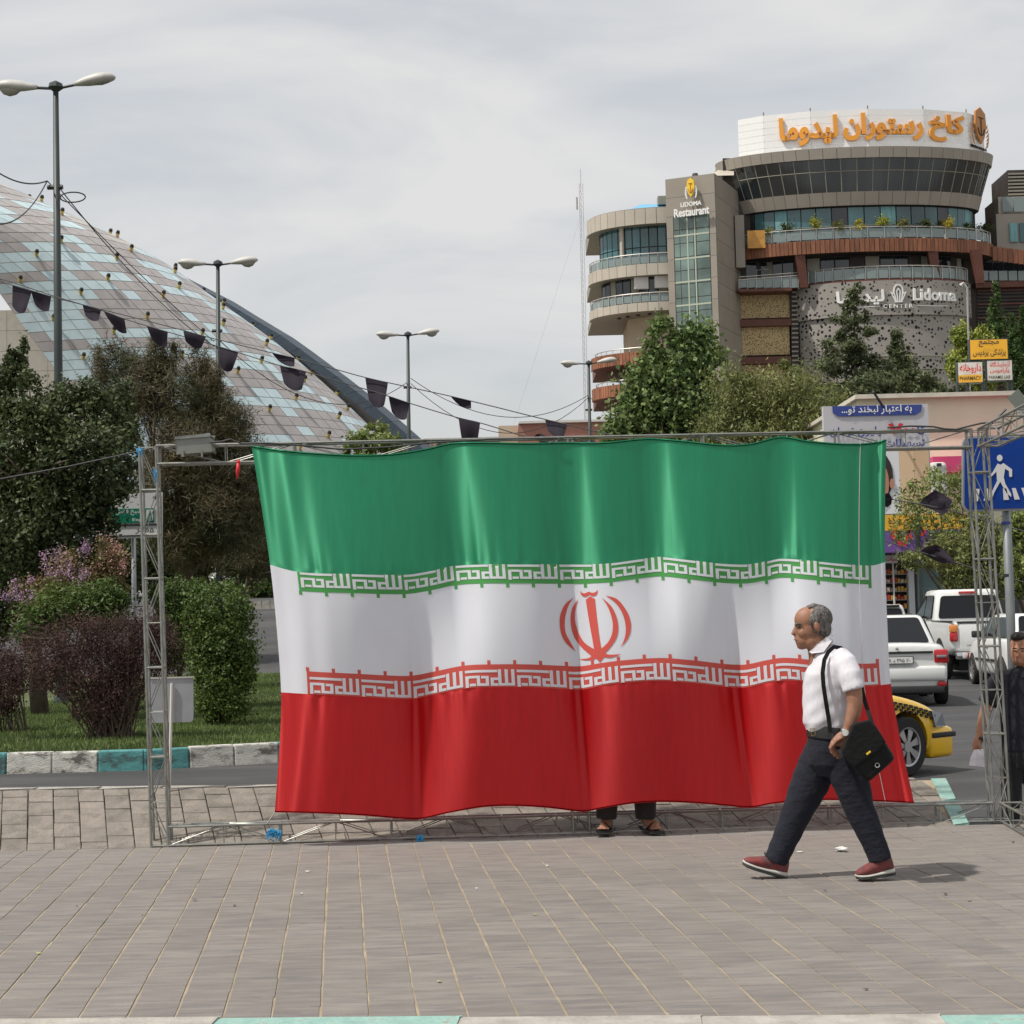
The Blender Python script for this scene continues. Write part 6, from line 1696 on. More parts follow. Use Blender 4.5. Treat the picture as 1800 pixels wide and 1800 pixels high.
MB().ellipsoid(P(419, 812, Yt), (0.014, 0.014, 0.018)).build('knob', M_redl, rl, smooth=True)
MB().tube([P(419, 814, Yt), P(418, 826, Yt), P(417, 841, Yt)], [0.012, 0.015, 0.007], 8).build('strap', M_redl, rl, smooth=True); settle(rl, P(419, 808, Yt))
M_bluer = mat('blue_plastic_twine', (0.01, 0.28, 0.55), 0.6, island=0.3)
def twine(label, cx, cy, w, h, n, seed, tail=True):
    rr = random.Random(seed); r_ = MB()
    for _ in range(n):
        x0 = cx + rr.uniform(-w, w); y0 = cy - h + rr.uniform(0, 6)
        pts = [P(x0, y0, BL.y - 0.03)]
        for k in range(3): pts.append(P(x0 + rr.uniform(-w, w) * 0.6, y0 + (k + 1) * rr.uniform(2, 2 * h / 3), BL.y - 0.03 - rr.uniform(0, 0.03)))
        r_.tube(pts, 0.0022, 3)
    if tail: r_.tube([P(cx + w, cy - h, BL.y - 0.02), P(cx + w + 3, cy, BL.y - 0.03), P(cx + w + 4, cy + h * 1.2, BL.y - 0.03)], 0.004, 4)
    tag(r_.build('twine_knot', M_bluer), label, 'twine')
twine('tangle of blue plastic twine tied on the lower beam beside the flag corner', 480, 1465, 11, 9, 60, 1)
twine('small blue twine knot at the flag hem on the lower beam', 738, 1474, 5, 8, 26, 2, False)
twine('thin blue twine tied round the frame corner top', 246, 792, 5, 8, 10, 3, False)
twine('thin blue twine hanging under the frame corner', 273, 838, 3, 16, 6, 4, False)
cab = [P(x, y, BL.y + 0.08) for x, y in ((-60, 855), (0, 842), (120, 820), (240, 794), (310, 778))]
tag(MB().tube(cab, 0.006, 5).build('stay_cable', M_wire), 'thin dark stay wire running left from the frame corner across the trees', 'cable')
# litter and leaves on the paving
M_paper = mat('crumpled_paper', (0.62, 0.62, 0.60), 0.8)
def litter(label, px, py, w, seed, m, cat='litter', flat=0.35, nm='crumpled_paper'):
    c = G(px, py); rr = random.Random(seed); mb = MB().ellipsoid((0, 0, 0), (1, 1, 1), nu=12, nv=8)
    mb.v = [tuple(Vector(v) * rr.uniform(0.6, 1.15)) for v in mb.v]
    mb.v = [(c.x + v[0] * w, c.y + v[1] * w * 0.8, 0.004 + max(0, (v[2] + 0.9)) * w * flat) for v in mb.v]
    tag(mb.build(nm, m), label, cat)
litter('crumpled white paper lying behind the walking man', 1479, 1497, 0.045, 1, M_paper)
litter('small white scrap between the frame and the walking man', 1406, 1499, 0.022, 2, M_paper, flat=0.15)
M_leafy = mat('fallen_yellow_leaf', (0.35, 0.32, 0.10), 0.7)
M_leafg = mat('fallen_green_leaf', (0.12, 0.17, 0.05), 0.7)
M_brn = mat('brown_litter', (0.07, 0.055, 0.045), 0.8)
scr = [(772, 1727, M_leafy, 'yellow'), (940, 1609, M_leafy, 'yellow'), (541, 1533, M_paper, 'white'), (530, 1572, M_paper, 'white'), (250, 1610, M_leafg, 'green'), (1704, 1585, M_leafg, 'green'), (412, 1593, M_brn, 'brown'), (135, 1594, M_brn, 'brown'), (1662, 1573, M_brn, 'brown'), (1450, 1567, M_brn, 'brown'), (1522, 1741, M_brn, 'brown'), (343, 1584, M_brn, 'brown'), (68, 1677, M_leafy, 'yellow'), (962, 1523, M_paper, 'white'), (1780, 1481, M_brn, 'brown'), (838, 1563, M_paper, 'white')]
for i, (x, y, m, cn) in enumerate(scr):
    c = G(x, y); rr = random.Random(i); a = rr.uniform(0, 6); l = rr.uniform(0.012, 0.024); mb = MB()
    dx, dy = math.cos(a), math.sin(a)
    mb.add([(c.x + dx * l, c.y + dy * l, 0.010), (c.x - dy * l * 0.5, c.y + dx * l * 0.5, 0.004), (c.x - dx * l, c.y - dy * l, 0.008), (c.x + dy * l * 0.5, c.y - dx * l * 0.5, 0.005), (c.x, c.y, 0.009)], [(0, 1, 4), (1, 2, 4), (2, 3, 4), (3, 0, 4)])
    tag(mb.build('leaf_scrap', m), 'tiny %s leaf or scrap lying flat on the plaza paving' % cn, 'litter', '%s scraps on the paving' % cn)
# ================================================================== vehicles (local: x forward, y left, z up)
M_cwhite = mat('white_car_paint', (0.66, 0.67, 0.66), 0.32, coat=0.6, var=0.02)
M_cyel = mat('taxi_yellow_paint', (0.84, 0.50, 0.010), 0.32, coat=0.6, var=0.04, vscale=2)
M_cglass = mat('car_glass', (0.010, 0.012, 0.015), 0.06, spec=0.25)
M_tyre = mat('tyre_rubber', (0.018, 0.018, 0.018), 0.85)
M_rim = mat('alloy_rim', (0.45, 0.45, 0.46), 0.35, metal=0.7)
M_red_l = mat('red_tail_lens', (0.42, 0.008, 0.012), 0.15, spec=0.7)
M_clear = mat('clear_lens', (0.20, 0.22, 0.25), 0.1, spec=0.8)
M_orl = mat('orange_lens', (0.65, 0.22, 0.05), 0.2)
M_trim = mat('black_trim', (0.02, 0.02, 0.021), 0.6)
M_chrome = mat('chrome', (0.65, 0.65, 0.66), 0.15, metal=1.0)
M_plate = mat('number_plate', (0.66, 0.66, 0.64), 0.5)
def car_frame(origin, heading):
    h = Vector((heading[0], heading[1], 0)).normalized(); l = Vector((-h.y, h.x, 0)); o = Vector(origin)
    return lambda x, y, z: o + h * x + l * y + Vector((0, 0, z))
def loft_body(T, st, name, m, parent, arches=(), ar=0.36, W=1.0):
    """st: (x, half width, z bottom, z shoulder, z top, crown half width) ; smooth lofted lower body"""
    rings = []
    for x, w, zb, zs_, zt, wc in st:
        half = [(0.0, zb), (w * 0.88, zb), (w * 0.97, zb + 0.08), (w, lerp(zb, zs_, 0.45)), (w * 0.985, zs_ - 0.03), (wc + (w - wc) * 0.55, lerp(zs_, zt, 0.55) + 0.015), (wc, zt - 0.01), (wc * 0.5, zt + 0.008), (0.0, zt + 0.012)]
        ring = [(y, z) for y, z in half] + [(-y, z) for y, z in reversed(half[1:-1])]
        rings.append([Vector((x, y, z)) for y, z in ring])
    mb = MB().rings(rings)
    o = mb.build(name, m, None)
    o.modifiers.new('s', 'SUBSURF').levels = 2
    cut = None
    if arches:
        cm = MB()
        for ax in arches: cm.tube([(ax, -1.4, ar - 0.06), (ax, 1.4, ar - 0.06)], ar, 28)
        cut = cm.build('cut', m)
        b = o.modifiers.new('b', 'BOOLEAN'); b.operation = 'DIFFERENCE'; b.object = cut; b.solver = 'EXACT'
    bpy.context.view_layer.update()
    dg = bpy.context.evaluated_depsgraph_get()
    me = bpy.data.meshes.new_from_object(o.evaluated_get(dg), depsgraph=dg)
    old = o.data; o.modifiers.clear(); o.data = me; bpy.data.meshes.remove(old)
    if cut: bpy.data.objects.remove(cut)
    for v in me.vertices: v.co = T(*v.co)
    o.data.materials.clear(); o.data.materials.append(m)
    o.parent = parent
    return smooth_angle(o, 0.7)
def hexa(T, bot, top, name, m, parent, bevel=0.05):
    """frustum cabin: bot/top = (x_rear, x_front, half_w_rear, half_w_front, z)"""
    v = []
    for xr, xf, wr, wf, z in (bot, top): v += [T(xr, wr, z), T(xr, -wr, z), T(xf, -wf, z), T(xf, wf, z)]
    mb = MB().add(v, [(0, 1, 2, 3), (7, 6, 5, 4), (0, 4, 5, 1), (1, 5, 6, 2), (2, 6, 7, 3), (3, 7, 4, 0)])
    o = mb.build(name, m, parent, bevel=bevel); return smooth_angle(o, 0.9)
def pane(T, q, name, m, parent, out=0.012, cx=2.1, n=3):
    """rounded window on the quad q of local points"""
    q = [Vector(p) for p in q]; c = sum(q, Vector()) / 4
    nrm = (q[1] - q[0]).cross(q[3] - q[0]).normalized()
    if (c - Vector((cx, 0, 1.0))).dot(nrm) < 0: nrm = -nrm
    pts = []
    for i in range(4):
        p, pr, nx = q[i], q[i - 1], q[(i + 1) % 4]
        r_ = min(0.07, (pr - p).length * 0.25, (nx - p).length * 0.25)
        a, b = p + (pr - p).normalized() * r_, p + (nx - p).normalized() * r_
        for k in range(n + 1):
            t = k / n; pts.append(a * (1 - t) ** 2 + p * 2 * t * (1 - t) + b * t * t)
    pts = [p + nrm * out for p in pts]
    nw = (T(*nrm) - T(0, 0, 0))
    return MB().plate([T(*p) for p in pts], -nw * 0.02).build(name, m, parent)
def blockp(T, x0, x1, y0, y1, z0, z1, name, m, parent, bevel=0.012):
    v = [T(x, y, z) for x in (x0, x1) for y in (y0, y1) for z in (z0, z1)]
    o = MB().add(v, [(0, 1, 3, 2), (4, 6, 7, 5), (0, 4, 5, 1), (2, 3, 7, 6), (0, 2, 6, 4), (1, 5, 7, 3)]).build(name, m, parent, bevel=bevel)
    return smooth_angle(o, 0.8)
def wheel(T, x, y, r, parent, spokes=7, w=0.19):
    """tyre, rim, spokes; the outer face looks to the sign of y"""
    sg = 1 if y > 0 else -1
    prof = [(-w / 2, r * 0.66), (-w / 2, r * 0.93), (-w * 0.36, r), (w * 0.36, r), (w / 2, r * 0.93), (w / 2, r * 0.66)]
    n = 28
    rings = [[T(x + math.cos(2 * math.pi * k / n) * rr, y + sg * yy, r + math.sin(2 * math.pi * k / n) * rr) for yy, rr in prof] for k in range(n)]
    mb = MB(); o_ = 0
    for rg in rings: mb.v += [tuple(p) for p in rg]
    m_ = len(prof)
    for k in range(n):
        for j in range(m_): mb.f.append((k * m_ + j, k * m_ + (j + 1) % m_, ((k + 1) % n) * m_ + (j + 1) % m_, ((k + 1) % n) * m_ + j))
    wh = smooth_angle(mb.build('wheel', M_tyre, parent), 0.7)
    rim = MB()
    def ringpts(rr, yy): return [T(x + math.cos(2 * math.pi * k / n) * rr, y + sg * yy, r + math.sin(2 * math.pi * k / n) * rr) for k in range(n)]
    a, b, c_ = ringpts(r * 0.67, w * 0.48), ringpts(r * 0.60, w * 0.45), ringpts(r * 0.60, w * 0.1)
    rim.v += [tuple(p) for p in a + b + c_]
    for k in range(n):
        k2 = (k + 1) % n; rim.f += [(k, k2, n + k2, n + k), (n + k, n + k2, 2 * n + k2, 2 * n + k)]
    for s_ in range(spokes):
        t = 2 * math.pi * s_ / spokes + 0.3; dt = math.pi / spokes * 0.52
        def q(rr, tt, yy): return T(x + math.cos(tt) * rr, y + sg * yy, r + math.sin(tt) * rr)
        rim.add([q(r * 0.16, t - dt * 1.8, w * 0.42), q(r * 0.62, t - dt, w * 0.40), q(r * 0.62, t + dt, w * 0.40), q(r * 0.16, t + dt * 1.8, w * 0.42)], [(0, 1, 2, 3)])
    rim.add([T(x + math.cos(2 * math.pi * k / 12) * r * 0.2, y + sg * w * 0.45, r + math.sin(2 * math.pi * k / 12) * r * 0.2) for k in range(12)], [tuple(range(12))])
    rim.build('rim', M_rim, wh)
    MB().add(ringpts(r * 0.6, w * 0.12), [tuple(range(n))]).build('brake_disc', M_trim, wh)
    return wh
def underbody(T, x0, x1, w, parent): blockp(T, x0, x1, -w, w, 0.18, 0.40, 'underbody', M_trim, parent, 0)

# --- white sedan seen from behind
sd = thing('white_sedan', 'white saloon car seen from behind with dark rear window and number plate', 'car')
c0 = P(1580, 1229, 29.0); Tk = car_frame((c0.x, c0.y, ROAD_Z), (0.12, 1.0))
T = lambda x, y, z: Tk(x, y * 1.02, z * 1.05)
st = [(0.02, 0.70, 0.34, 0.86, 0.97, 0.50), (0.06, 0.80, 0.26, 0.90, 1.02, 0.60), (0.30, 0.86, 0.24, 0.92, 1.03, 0.66), (0.9, 0.885, 0.22, 0.93, 1.02, 0.70), (1.8, 0.89, 0.22, 0.93, 0.99, 0.72), (3.0, 0.89, 0.22, 0.91, 0.96, 0.72), (3.8, 0.87, 0.22, 0.82, 0.88, 0.70), (4.35, 0.80, 0.24, 0.70, 0.76, 0.6), (4.5, 0.62, 0.30, 0.58, 0.62, 0.4)]
bd = loft_body(T, st, 'body', M_cwhite, sd, (0.95, 3.6), 0.36)
cb = hexa(T, (0.55, 3.35, 0.72, 0.74, 0.95), (1.28, 2.55, 0.56, 0.57, 1.475), 'cabin', M_cwhite, sd, 0.08)
pane(T, [(0.62, 0.60, 1.02), (0.62, -0.60, 1.02), (1.20, -0.49, 1.42), (1.20, 0.49, 1.42)], 'rear_window', M_cglass, cb, 0.02)
for s_ in (1, -1):
    pane(T, [(0.95, s_ * 0.715, 1.0), (1.95, s_ * 0.725, 1.0), (1.95, s_ * 0.60, 1.40), (1.35, s_ * 0.60, 1.40)], 'side_window', M_cglass, cb, 0.02)
    pane(T, [(2.02, s_ * 0.725, 1.0), (3.0, s_ * 0.735, 1.0), (2.55, s_ * 0.60, 1.40), (2.02, s_ * 0.60, 1.40)], 'side_window', M_cglass, cb, 0.02)
    blockp(T, 0.015, 0.25, s_ * 0.60, s_ * 0.835, 0.70, 0.92, 'tail_light', M_red_l, sd, 0.03)
    blockp(T, 0.0, 0.2, s_ * 0.64, s_ * 0.80, 0.79, 0.83, 'reverse_light', M_clear, sd, 0.005)
    blockp(T, 0.0, 0.2, s_ * 0.64, s_ * 0.79, 0.33, 0.41, 'reflector', M_red_l, sd, 0.02)
    for xw in (0.95, 3.6): wheel(T, xw, s_ * 0.80, 0.31, sd, 7)
blockp(T, -0.03, 0.3, -0.80, 0.80, 0.42, 0.66, 'rear_bumper', M_cwhite, sd, 0.05)
blockp(T, -0.012, 0.3, -0.58, 0.58, 0.865, 0.90, 'boot_edge_shadow', M_trim, sd, 0.006)  # black strip that paints in the shadow along the boot lid edge
pl_ = blockp(T, -0.045, 0.0, -0.26, 0.26, 0.70, 0.82, 'number_plate', M_trim, sd, 0.006)
blockp(T, -0.052, -0.044, -0.245, 0.245, 0.71, 0.81, 'plate_face', M_plate, pl_, 0); blockp(T, -0.056, -0.0515, 0.205, 0.245, 0.712, 0.808, 'plate_band', M_navyl, pl_, 0)
ff = lambda x, y, d: T(-0.058, -x, 0.76 + y)
write('plate_number', '۳۸ د ۴۹۵ ۲۰', ff, 0.40, 0.06, M_dkl, pl_, 0.01)
MB().ellipsoid(T(-0.012, 0, 0.95), (0.03, 0.03, 0.03)).build('badge', M_chrome, sd)
blockp(T, 0.0, 0.3, -0.75, 0.75, 0.22, 0.34, 'bumper_skirt', M_trim, sd, 0.02)
underbody(T, 0.4, 4.2, 0.6, sd); settle(sd, c0)

# --- white pickup
pk = thing('white_pickup', 'white double cab pickup truck with red tail lamp seen from behind', 'pickup')
cl_ = P(1674, 1180, 38.0); Tk = car_frame((cl_.x + 0.93, 38.0, ROAD_Z), (0.02, 1.0))
T = lambda x, y, z: Tk(x * 1.06, y * 1.06, z * 1.10)
bedst = [(0.0, 0.84, 0.60, 1.13, 1.17, 0.80), (0.05, 0.88, 0.56, 1.14, 1.19, 0.84), (0.6, 0.89, 0.46, 1.14, 1.19, 0.85), (1.75, 0.89, 0.46, 1.14, 1.19, 0.85), (1.9, 0.89, 0.46, 1.12, 1.16, 0.8), (3.6, 0.89, 0.44, 1.10, 1.14, 0.78), (4.2, 0.88, 0.46, 1.04, 1.10, 0.74), (4.95, 0.82, 0.5, 0.92, 1.0, 0.66), (5.05, 0.7, 0.55, 0.85, 0.9, 0.5)]
loft_body(T, bedst, 'body', M_cwhite, pk, (1.05, 4.15), 0.46)
cb = hexa(T, (1.85, 4.0, 0.80, 0.80, 1.10), (2.05, 3.25, 0.66, 0.64, 1.86), 'cabin', M_cwhite, pk, 0.09)
pane(T, [(1.885, 0.70, 1.24), (1.885, -0.70, 1.24), (2.01, -0.60, 1.72), (2.01, 0.60, 1.72)], 'rear_window', M_cglass, cb, 0.03, 2.8)
blockp(T, 1.96, 2.05, -0.20, 0.20, 1.77, 1.815, 'brake_light', M_red_l, cb, 0.012)
for s_ in (1, -1):
    pane(T, [(2.12, s_ * 0.785, 1.24), (2.80, s_ * 0.785, 1.24), (2.80, s_ * 0.68, 1.74), (2.2, s_ * 0.68, 1.74)], 'side_window', M_cglass, cb, 0.03)
    pane(T, [(2.86, s_ * 0.785, 1.24), (3.72, s_ * 0.79, 1.24), (3.22, s_ * 0.67, 1.74), (2.86, s_ * 0.68, 1.74)], 'side_window', M_cglass, cb, 0.03)
    blockp(T, -0.03, 0.10, s_ * 0.73, s_ * 0.885, 0.98, 1.13, 'turn_lens', M_orl, pk, 0.02); blockp(T, -0.03, 0.10, s_ * 0.73, s_ * 0.885, 0.80, 0.976, 'tail_light', M_red_l, pk, 0.02)
    blockp(T, 3.45, 3.6, s_ * 0.92, s_ * 1.08, 1.20, 1.36, 'wing_mirror', M_trim, pk, 0.03)
    for xw in (1.05, 4.15): wheel(T, xw, s_ * 0.80, 0.37, pk, 6, 0.24)
blockp(T, -0.012, 0.08, -0.70, 0.70, 0.64, 1.15, 'tailgate', M_cwhite, pk, 0.02)
blockp(T, -0.02, 0.02, -0.74, 0.74, 1.16, 1.20, 'tailgate_cap', M_trim, pk, 0.01)
for s_ in (1, -1): blockp(T, 0.0, 1.8, s_ * 0.82, s_ * 0.88, 1.185, 1.215, 'bed_rail', M_trim, pk, 0.01)
bp_ = blockp(T, -0.16, 0.02, -0.80, 0.80, 0.44, 0.58, 'rear_bumper', M_chrome, pk, 0.02)
blockp(T, -0.175, -0.15, 0.42, 0.58, 0.46, 0.57, 'warning_plate', M_red_l, bp_, 0.004); blockp(T, -0.175, -0.15, 0.60, 0.68, 0.46, 0.57, 'warning_plate', M_plate, bp_, 0.004)
ff = lambda x, y, d: T(-0.03, -x + 0.42, 0.71 + y)
px_ = write('tailgate_lettering', 'GRAND', ff, 0.26, 0.035, M_dkl, pk)
MB().tube([T(0.9, -0.8, 0.36), T(0.9, 0.8, 0.36)], 0.06, 8).build('rear_axle', M_trim, pk); MB().ellipsoid(T(0.9, 0, 0.36), (0.16, 0.16, 0.16)).build('differential', M_trim, pk)
underbody(T, 0.7, 4.8, 0.55, pk); settle(pk, (cl_.x, 38.0, ROAD_Z))

# --- white hatchback at the right edge
hb = thing('white_hatchback', 'white hatchback parked behind the crossing sign, its side lit', 'car')
c0 = Vector((P(1775, 1180, 33.6).x + 0.80, 33.6, ROAD_Z)); Tk = car_frame((c0.x, c0.y, ROAD_Z), (0.02, 1.0))
T = lambda x, y, z: Tk(x * 0.95, y, z * 1.02)
st = [(0.0, 0.66, 0.36, 0.80, 0.92, 0.56), (0.06, 0.76, 0.26, 0.86, 0.98, 0.66), (0.4, 0.82, 0.22, 0.92, 1.0, 0.70), (1.4, 0.83, 0.22, 0.92, 0.99, 0.70), (2.6, 0.83, 0.22, 0.90, 0.97, 0.70), (3.2, 0.82, 0.22, 0.82, 0.92, 0.66), (3.65, 0.76, 0.24, 0.68, 0.78, 0.56), (3.85, 0.60, 0.30, 0.56, 0.64, 0.42)]
loft_body(T, st, 'body', M_cwhite, hb, (0.62, 3.05), 0.36)
cb = hexa(T, (0.10, 3.0, 0.68, 0.70, 0.95), (0.50, 2.1, 0.55, 0.55, 1.46), 'cabin', M_cwhite, hb, 0.10)
pane(T, [(0.12, 0.56, 1.0), (0.12, -0.56, 1.0), (0.46, -0.47, 1.40), (0.46, 0.47, 1.40)], 'rear_window', M_cglass, cb, 0.03)
for s_ in (1, -1):
    pane(T, [(0.42, s_ * 0.68, 1.0), (1.35, s_ * 0.685, 1.0), (1.35, s_ * 0.58, 1.39), (0.72, s_ * 0.58, 1.39)], 'side_window', M_cglass, cb, 0.03)
    pane(T, [(1.44, s_ * 0.685, 1.0), (2.62, s_ * 0.69, 1.0), (2.10, s_ * 0.58, 1.39), (1.44, s_ * 0.58, 1.39)], 'side_window', M_cglass, cb, 0.03)
    blockp(T, 2.3, 2.46, s_ * 0.76, s_ * 0.95, 0.98, 1.12, 'wing_mirror', M_trim, hb, 0.03)
    blockp(T, 0.9, 2.65, s_ * 0.80, s_ * 0.845, 0.52, 0.57, 'side_moulding', M_trim, hb, 0.008)
    blockp(T, 1.6, 1.78, s_ * 0.82, s_ * 0.85, 0.80, 0.83, 'door_handle', M_trim, hb, 0.006)
    blockp(T, 0.0, 0.2, s_ * 0.58, s_ * 0.76, 0.64, 0.86, 'tail_light', M_red_l, hb, 0.03)
    for xw in (0.62, 3.05): wheel(T, xw, s_ * 0.74, 0.30, hb, 6)
underbody(T, 0.3, 3.6, 0.55, hb); settle(hb, c0)

# --- another pale car ahead of the saloon
sv = thing('white_estate_car', 'white car roof showing beyond the saloon beside the shelves', 'car')
c0 = P(1555, 1160, 46.0); T = car_frame((c0.x, c0.y, ROAD_Z), (0.05, 1.0))
st = [(0.0, 0.74, 0.4, 0.95, 1.05, 0.60), (0.06, 0.82, 0.3, 1.0, 1.1, 0.7), (0.5, 0.88, 0.28, 1.02, 1.1, 0.74), (2.8, 0.88, 0.28, 1.0, 1.08, 0.74), (3.7, 0.84, 0.28, 0.86, 0.94, 0.68), (4.3, 0.66, 0.36, 0.66, 0.74, 0.5)]
loft_body(T, st, 'body', M_cwhite, sv, (0.8, 3.4), 0.38)
cb = hexa(T, (0.08, 3.2, 0.74, 0.74, 1.04), (0.42, 2.4, 0.62, 0.60, 1.72), 'cabin', M_cwhite, sv, 0.09)
pane(T, [(0.12, 0.62, 1.12), (0.12, -0.62, 1.12), (0.36, -0.54, 1.60), (0.36, 0.54, 1.60)], 'rear_window', M_cglass, cb, 0.03)
blockp(T, 0.28, 0.5, -0.5, 0.5, 1.66, 1.71, 'spoiler', M_trim, cb, 0.01)
for s_ in (1, -1):
    blockp(T, 0.0, 0.2, s_ * 0.64, s_ * 0.82, 0.8, 1.06, 'tail_light', M_red_l, sv, 0.03)
    for xw in (0.8, 3.4): wheel(T, xw, s_ * 0.78, 0.33, sv, 6)
settle(sv, c0)

# --- yellow taxi nosing out from behind the flag
tx_ = thing('yellow_taxi', 'yellow taxi with black chequered band, its nose showing past the flag', 'taxi')
wc_ = G(1591, 1365, ROAD_Z); hd_ = Vector((0.78, 0.63, 0)).normalized()
T0 = car_frame((0, 0, 0), hd_); o_ = Vector((wc_.x, wc_.y, ROAD_Z)) - T0(3.66, -0.80, 0)
T = lambda x, y, z: o_ + T0(x, y, z)
nose = T(4.4, 0, 0)
st = [(0.0, 0.70, 0.36, 0.86, 0.94, 0.5), (0.08, 0.80, 0.26, 0.9, 0.98, 0.62), (0.6, 0.84, 0.23, 0.92, 0.99, 0.68), (1.6, 0.85, 0.22, 0.92, 0.97, 0.70), (2.9, 0.85, 0.22, 0.88, 0.93, 0.70), (3.3, 0.85, 0.22, 0.84, 0.89, 0.68), (3.75, 0.845, 0.20, 0.76, 0.82, 0.66), (4.10, 0.83, 0.18, 0.67, 0.73, 0.64), (4.26, 0.81, 0.17, 0.60, 0.66, 0.62), (4.36, 0.78, 0.17, 0.52, 0.56, 0.60), (4.40, 0.74, 0.19, 0.46, 0.50, 0.58)]
bd = loft_body(T, st, 'body', M_cyel, tx_, (0.85, 3.66), 0.365)
cb = hexa(T, (0.65, 3.05, 0.70, 0.71, 0.93), (1.2, 2.35, 0.55, 0.55, 1.40), 'cabin', M_cyel, tx_, 0.08)
pane(T, [(2.98, 0.62, 0.98), (2.98, -0.62, 0.98), (2.40, -0.5, 1.35), (2.40, 0.5, 1.35)], 'windscreen', M_cglass, cb, 0.03)
for s_ in (1, -1):
    pane(T, [(1.0, s_ * 0.695, 0.98), (1.8, s_ * 0.70, 0.98), (1.8, s_ * 0.585, 1.33), (1.3, s_ * 0.585, 1.33)], 'side_window', M_cglass, cb, 0.03)
    pane(T, [(1.88, s_ * 0.70, 0.98), (2.75, s_ * 0.705, 0.98), (2.35, s_ * 0.585, 1.33), (1.88, s_ * 0.585, 1.33)], 'side_window', M_cglass, cb, 0.03)
    for xw in (0.85, 3.66): wheel(T, xw, s_ * 0.765, 0.305, tx_, 7, 0.2)
    q = [(4.10, s_ * 0.836, 0.625), (4.30, s_ * 0.80, 0.605), (4.37, s_ * 0.785, 0.48), (4.13, s_ * 0.842, 0.48)]
    hl = MB().plate([T(*p) for p in q], T(0.0, -s_ * 0.10, 0) - T(0, 0, 0)).build('headlight', M_clear, tx_, bevel=0.01)
    q = [(4.40, s_ * 0.70, 0.44), (4.44, s_ * 0.62, 0.39), (4.44, s_ * 0.62, 0.33), (4.40, s_ * 0.70, 0.34)]
    blockp(T, 4.10, 4.485, s_ * 0.60, s_ * 0.838, 0.36, 0.415, 'bumper_strip', M_trim, tx_, 0.012)
    # chequered band along the wing: small dark squares, two rows
    for k in range(30):
        xx = 2.9 + k * 0.042; zt = interp([(2.15, 0.865), (2.9, 0.845), (3.3, 0.805), (3.75, 0.725), (4.13, 0.635)], xx); zt2 = interp([(2.15, 0.865), (2.9, 0.845), (3.3, 0.805), (3.75, 0.725), (4.13, 0.635)], xx + 0.036)
        ws_ = interp([(2.15, 0.846), (3.3, 0.846), (3.75, 0.840), (4.13, 0.828)], xx)
        for r_ in range(3):
            if (k + r_) % 2: continue
            a = 0.030 * r_
            MB().plate([T(xx, s_ * (ws_ + 0.002), zt - a), T(xx + 0.036, s_ * (ws_ + 0.002), zt2 - a), T(xx + 0.036, s_ * (ws_ + 0.004), zt2 - a - 0.026), T(xx, s_ * (ws_ + 0.004), zt - a - 0.026)], T(0, -s_ * 0.03, 0) - T(0, 0, 0)).build('chequer', M_trim, tx_)
blockp(T, 4.30, 4.48, -0.62, 0.62, 0.36, 0.415, 'bumper_strip', M_trim, tx_, 0.012); blockp(T, 4.33, 4.43, -0.5, 0.5, 0.50, 0.60, 'grille', M_trim, tx_, 0.01)
bumper_ = blockp(T, 4.06, 4.47, -0.825, 0.825, 0.15, 0.47, 'front_bumper', M_cyel, tx_, 0.055)
MB().tube([T(3.66, -0.6, 0.32), T(3.66, 0.6, 0.32)], 0.36, 20).build('wheel_well', M_trim, tx_)
underbody(T, 0.4, 4.2, 0.58, tx_); settle(tx_, (nose.x, nose.y, ROAD_Z))

# --- far parked cars on the left, seen between the plants
for i, (px, py, Yf, lab) in enumerate(((212, 1050, 66, 'white car glimpsed between the flowering shrub and the sign post'), (425, 1030, 90, 'white car glimpsed behind the pine trunks above the far hedge'))):
    fc = thing('parked_car', lab, 'car', 'far cars parked beyond the island')
    c0 = P(px, py, Yf); c0.z = ramp_z(Yf); T = car_frame((c0.x - 2.0, c0.y, c0.z + 0.02), (1.0, 0.0))
    st = [(0.0, 0.74, 0.3, 0.8, 0.95, 0.60), (0.3, 0.84, 0.26, 0.9, 1.0, 0.7), (2.8, 0.86, 0.26, 0.9, 0.98, 0.74), (3.7, 0.84, 0.26, 0.8, 0.88, 0.68), (4.2, 0.66, 0.36, 0.62, 0.68, 0.5)]
    loft_body(T, st, 'body', M_cwhite, fc, (0.8, 3.4), 0.36)
    cb = hexa(T, (0.5, 3.1, 0.72, 0.72, 0.95), (1.0, 2.3, 0.6, 0.6, 1.45), 'cabin', M_cwhite, fc, 0.08)
    for s_ in (1, -1):
        pane(T, [(0.8, s_ * 0.715, 1.0), (2.8, s_ * 0.72, 1.0), (2.3, s_ * 0.62, 1.40), (1.1, s_ * 0.62, 1.40)], 'side_window', M_cglass, cb, 0.03)
        for xw in (0.8, 3.4): wheel(T, xw, s_ * 0.76, 0.31, fc, 6)
    settle(fc, c0)
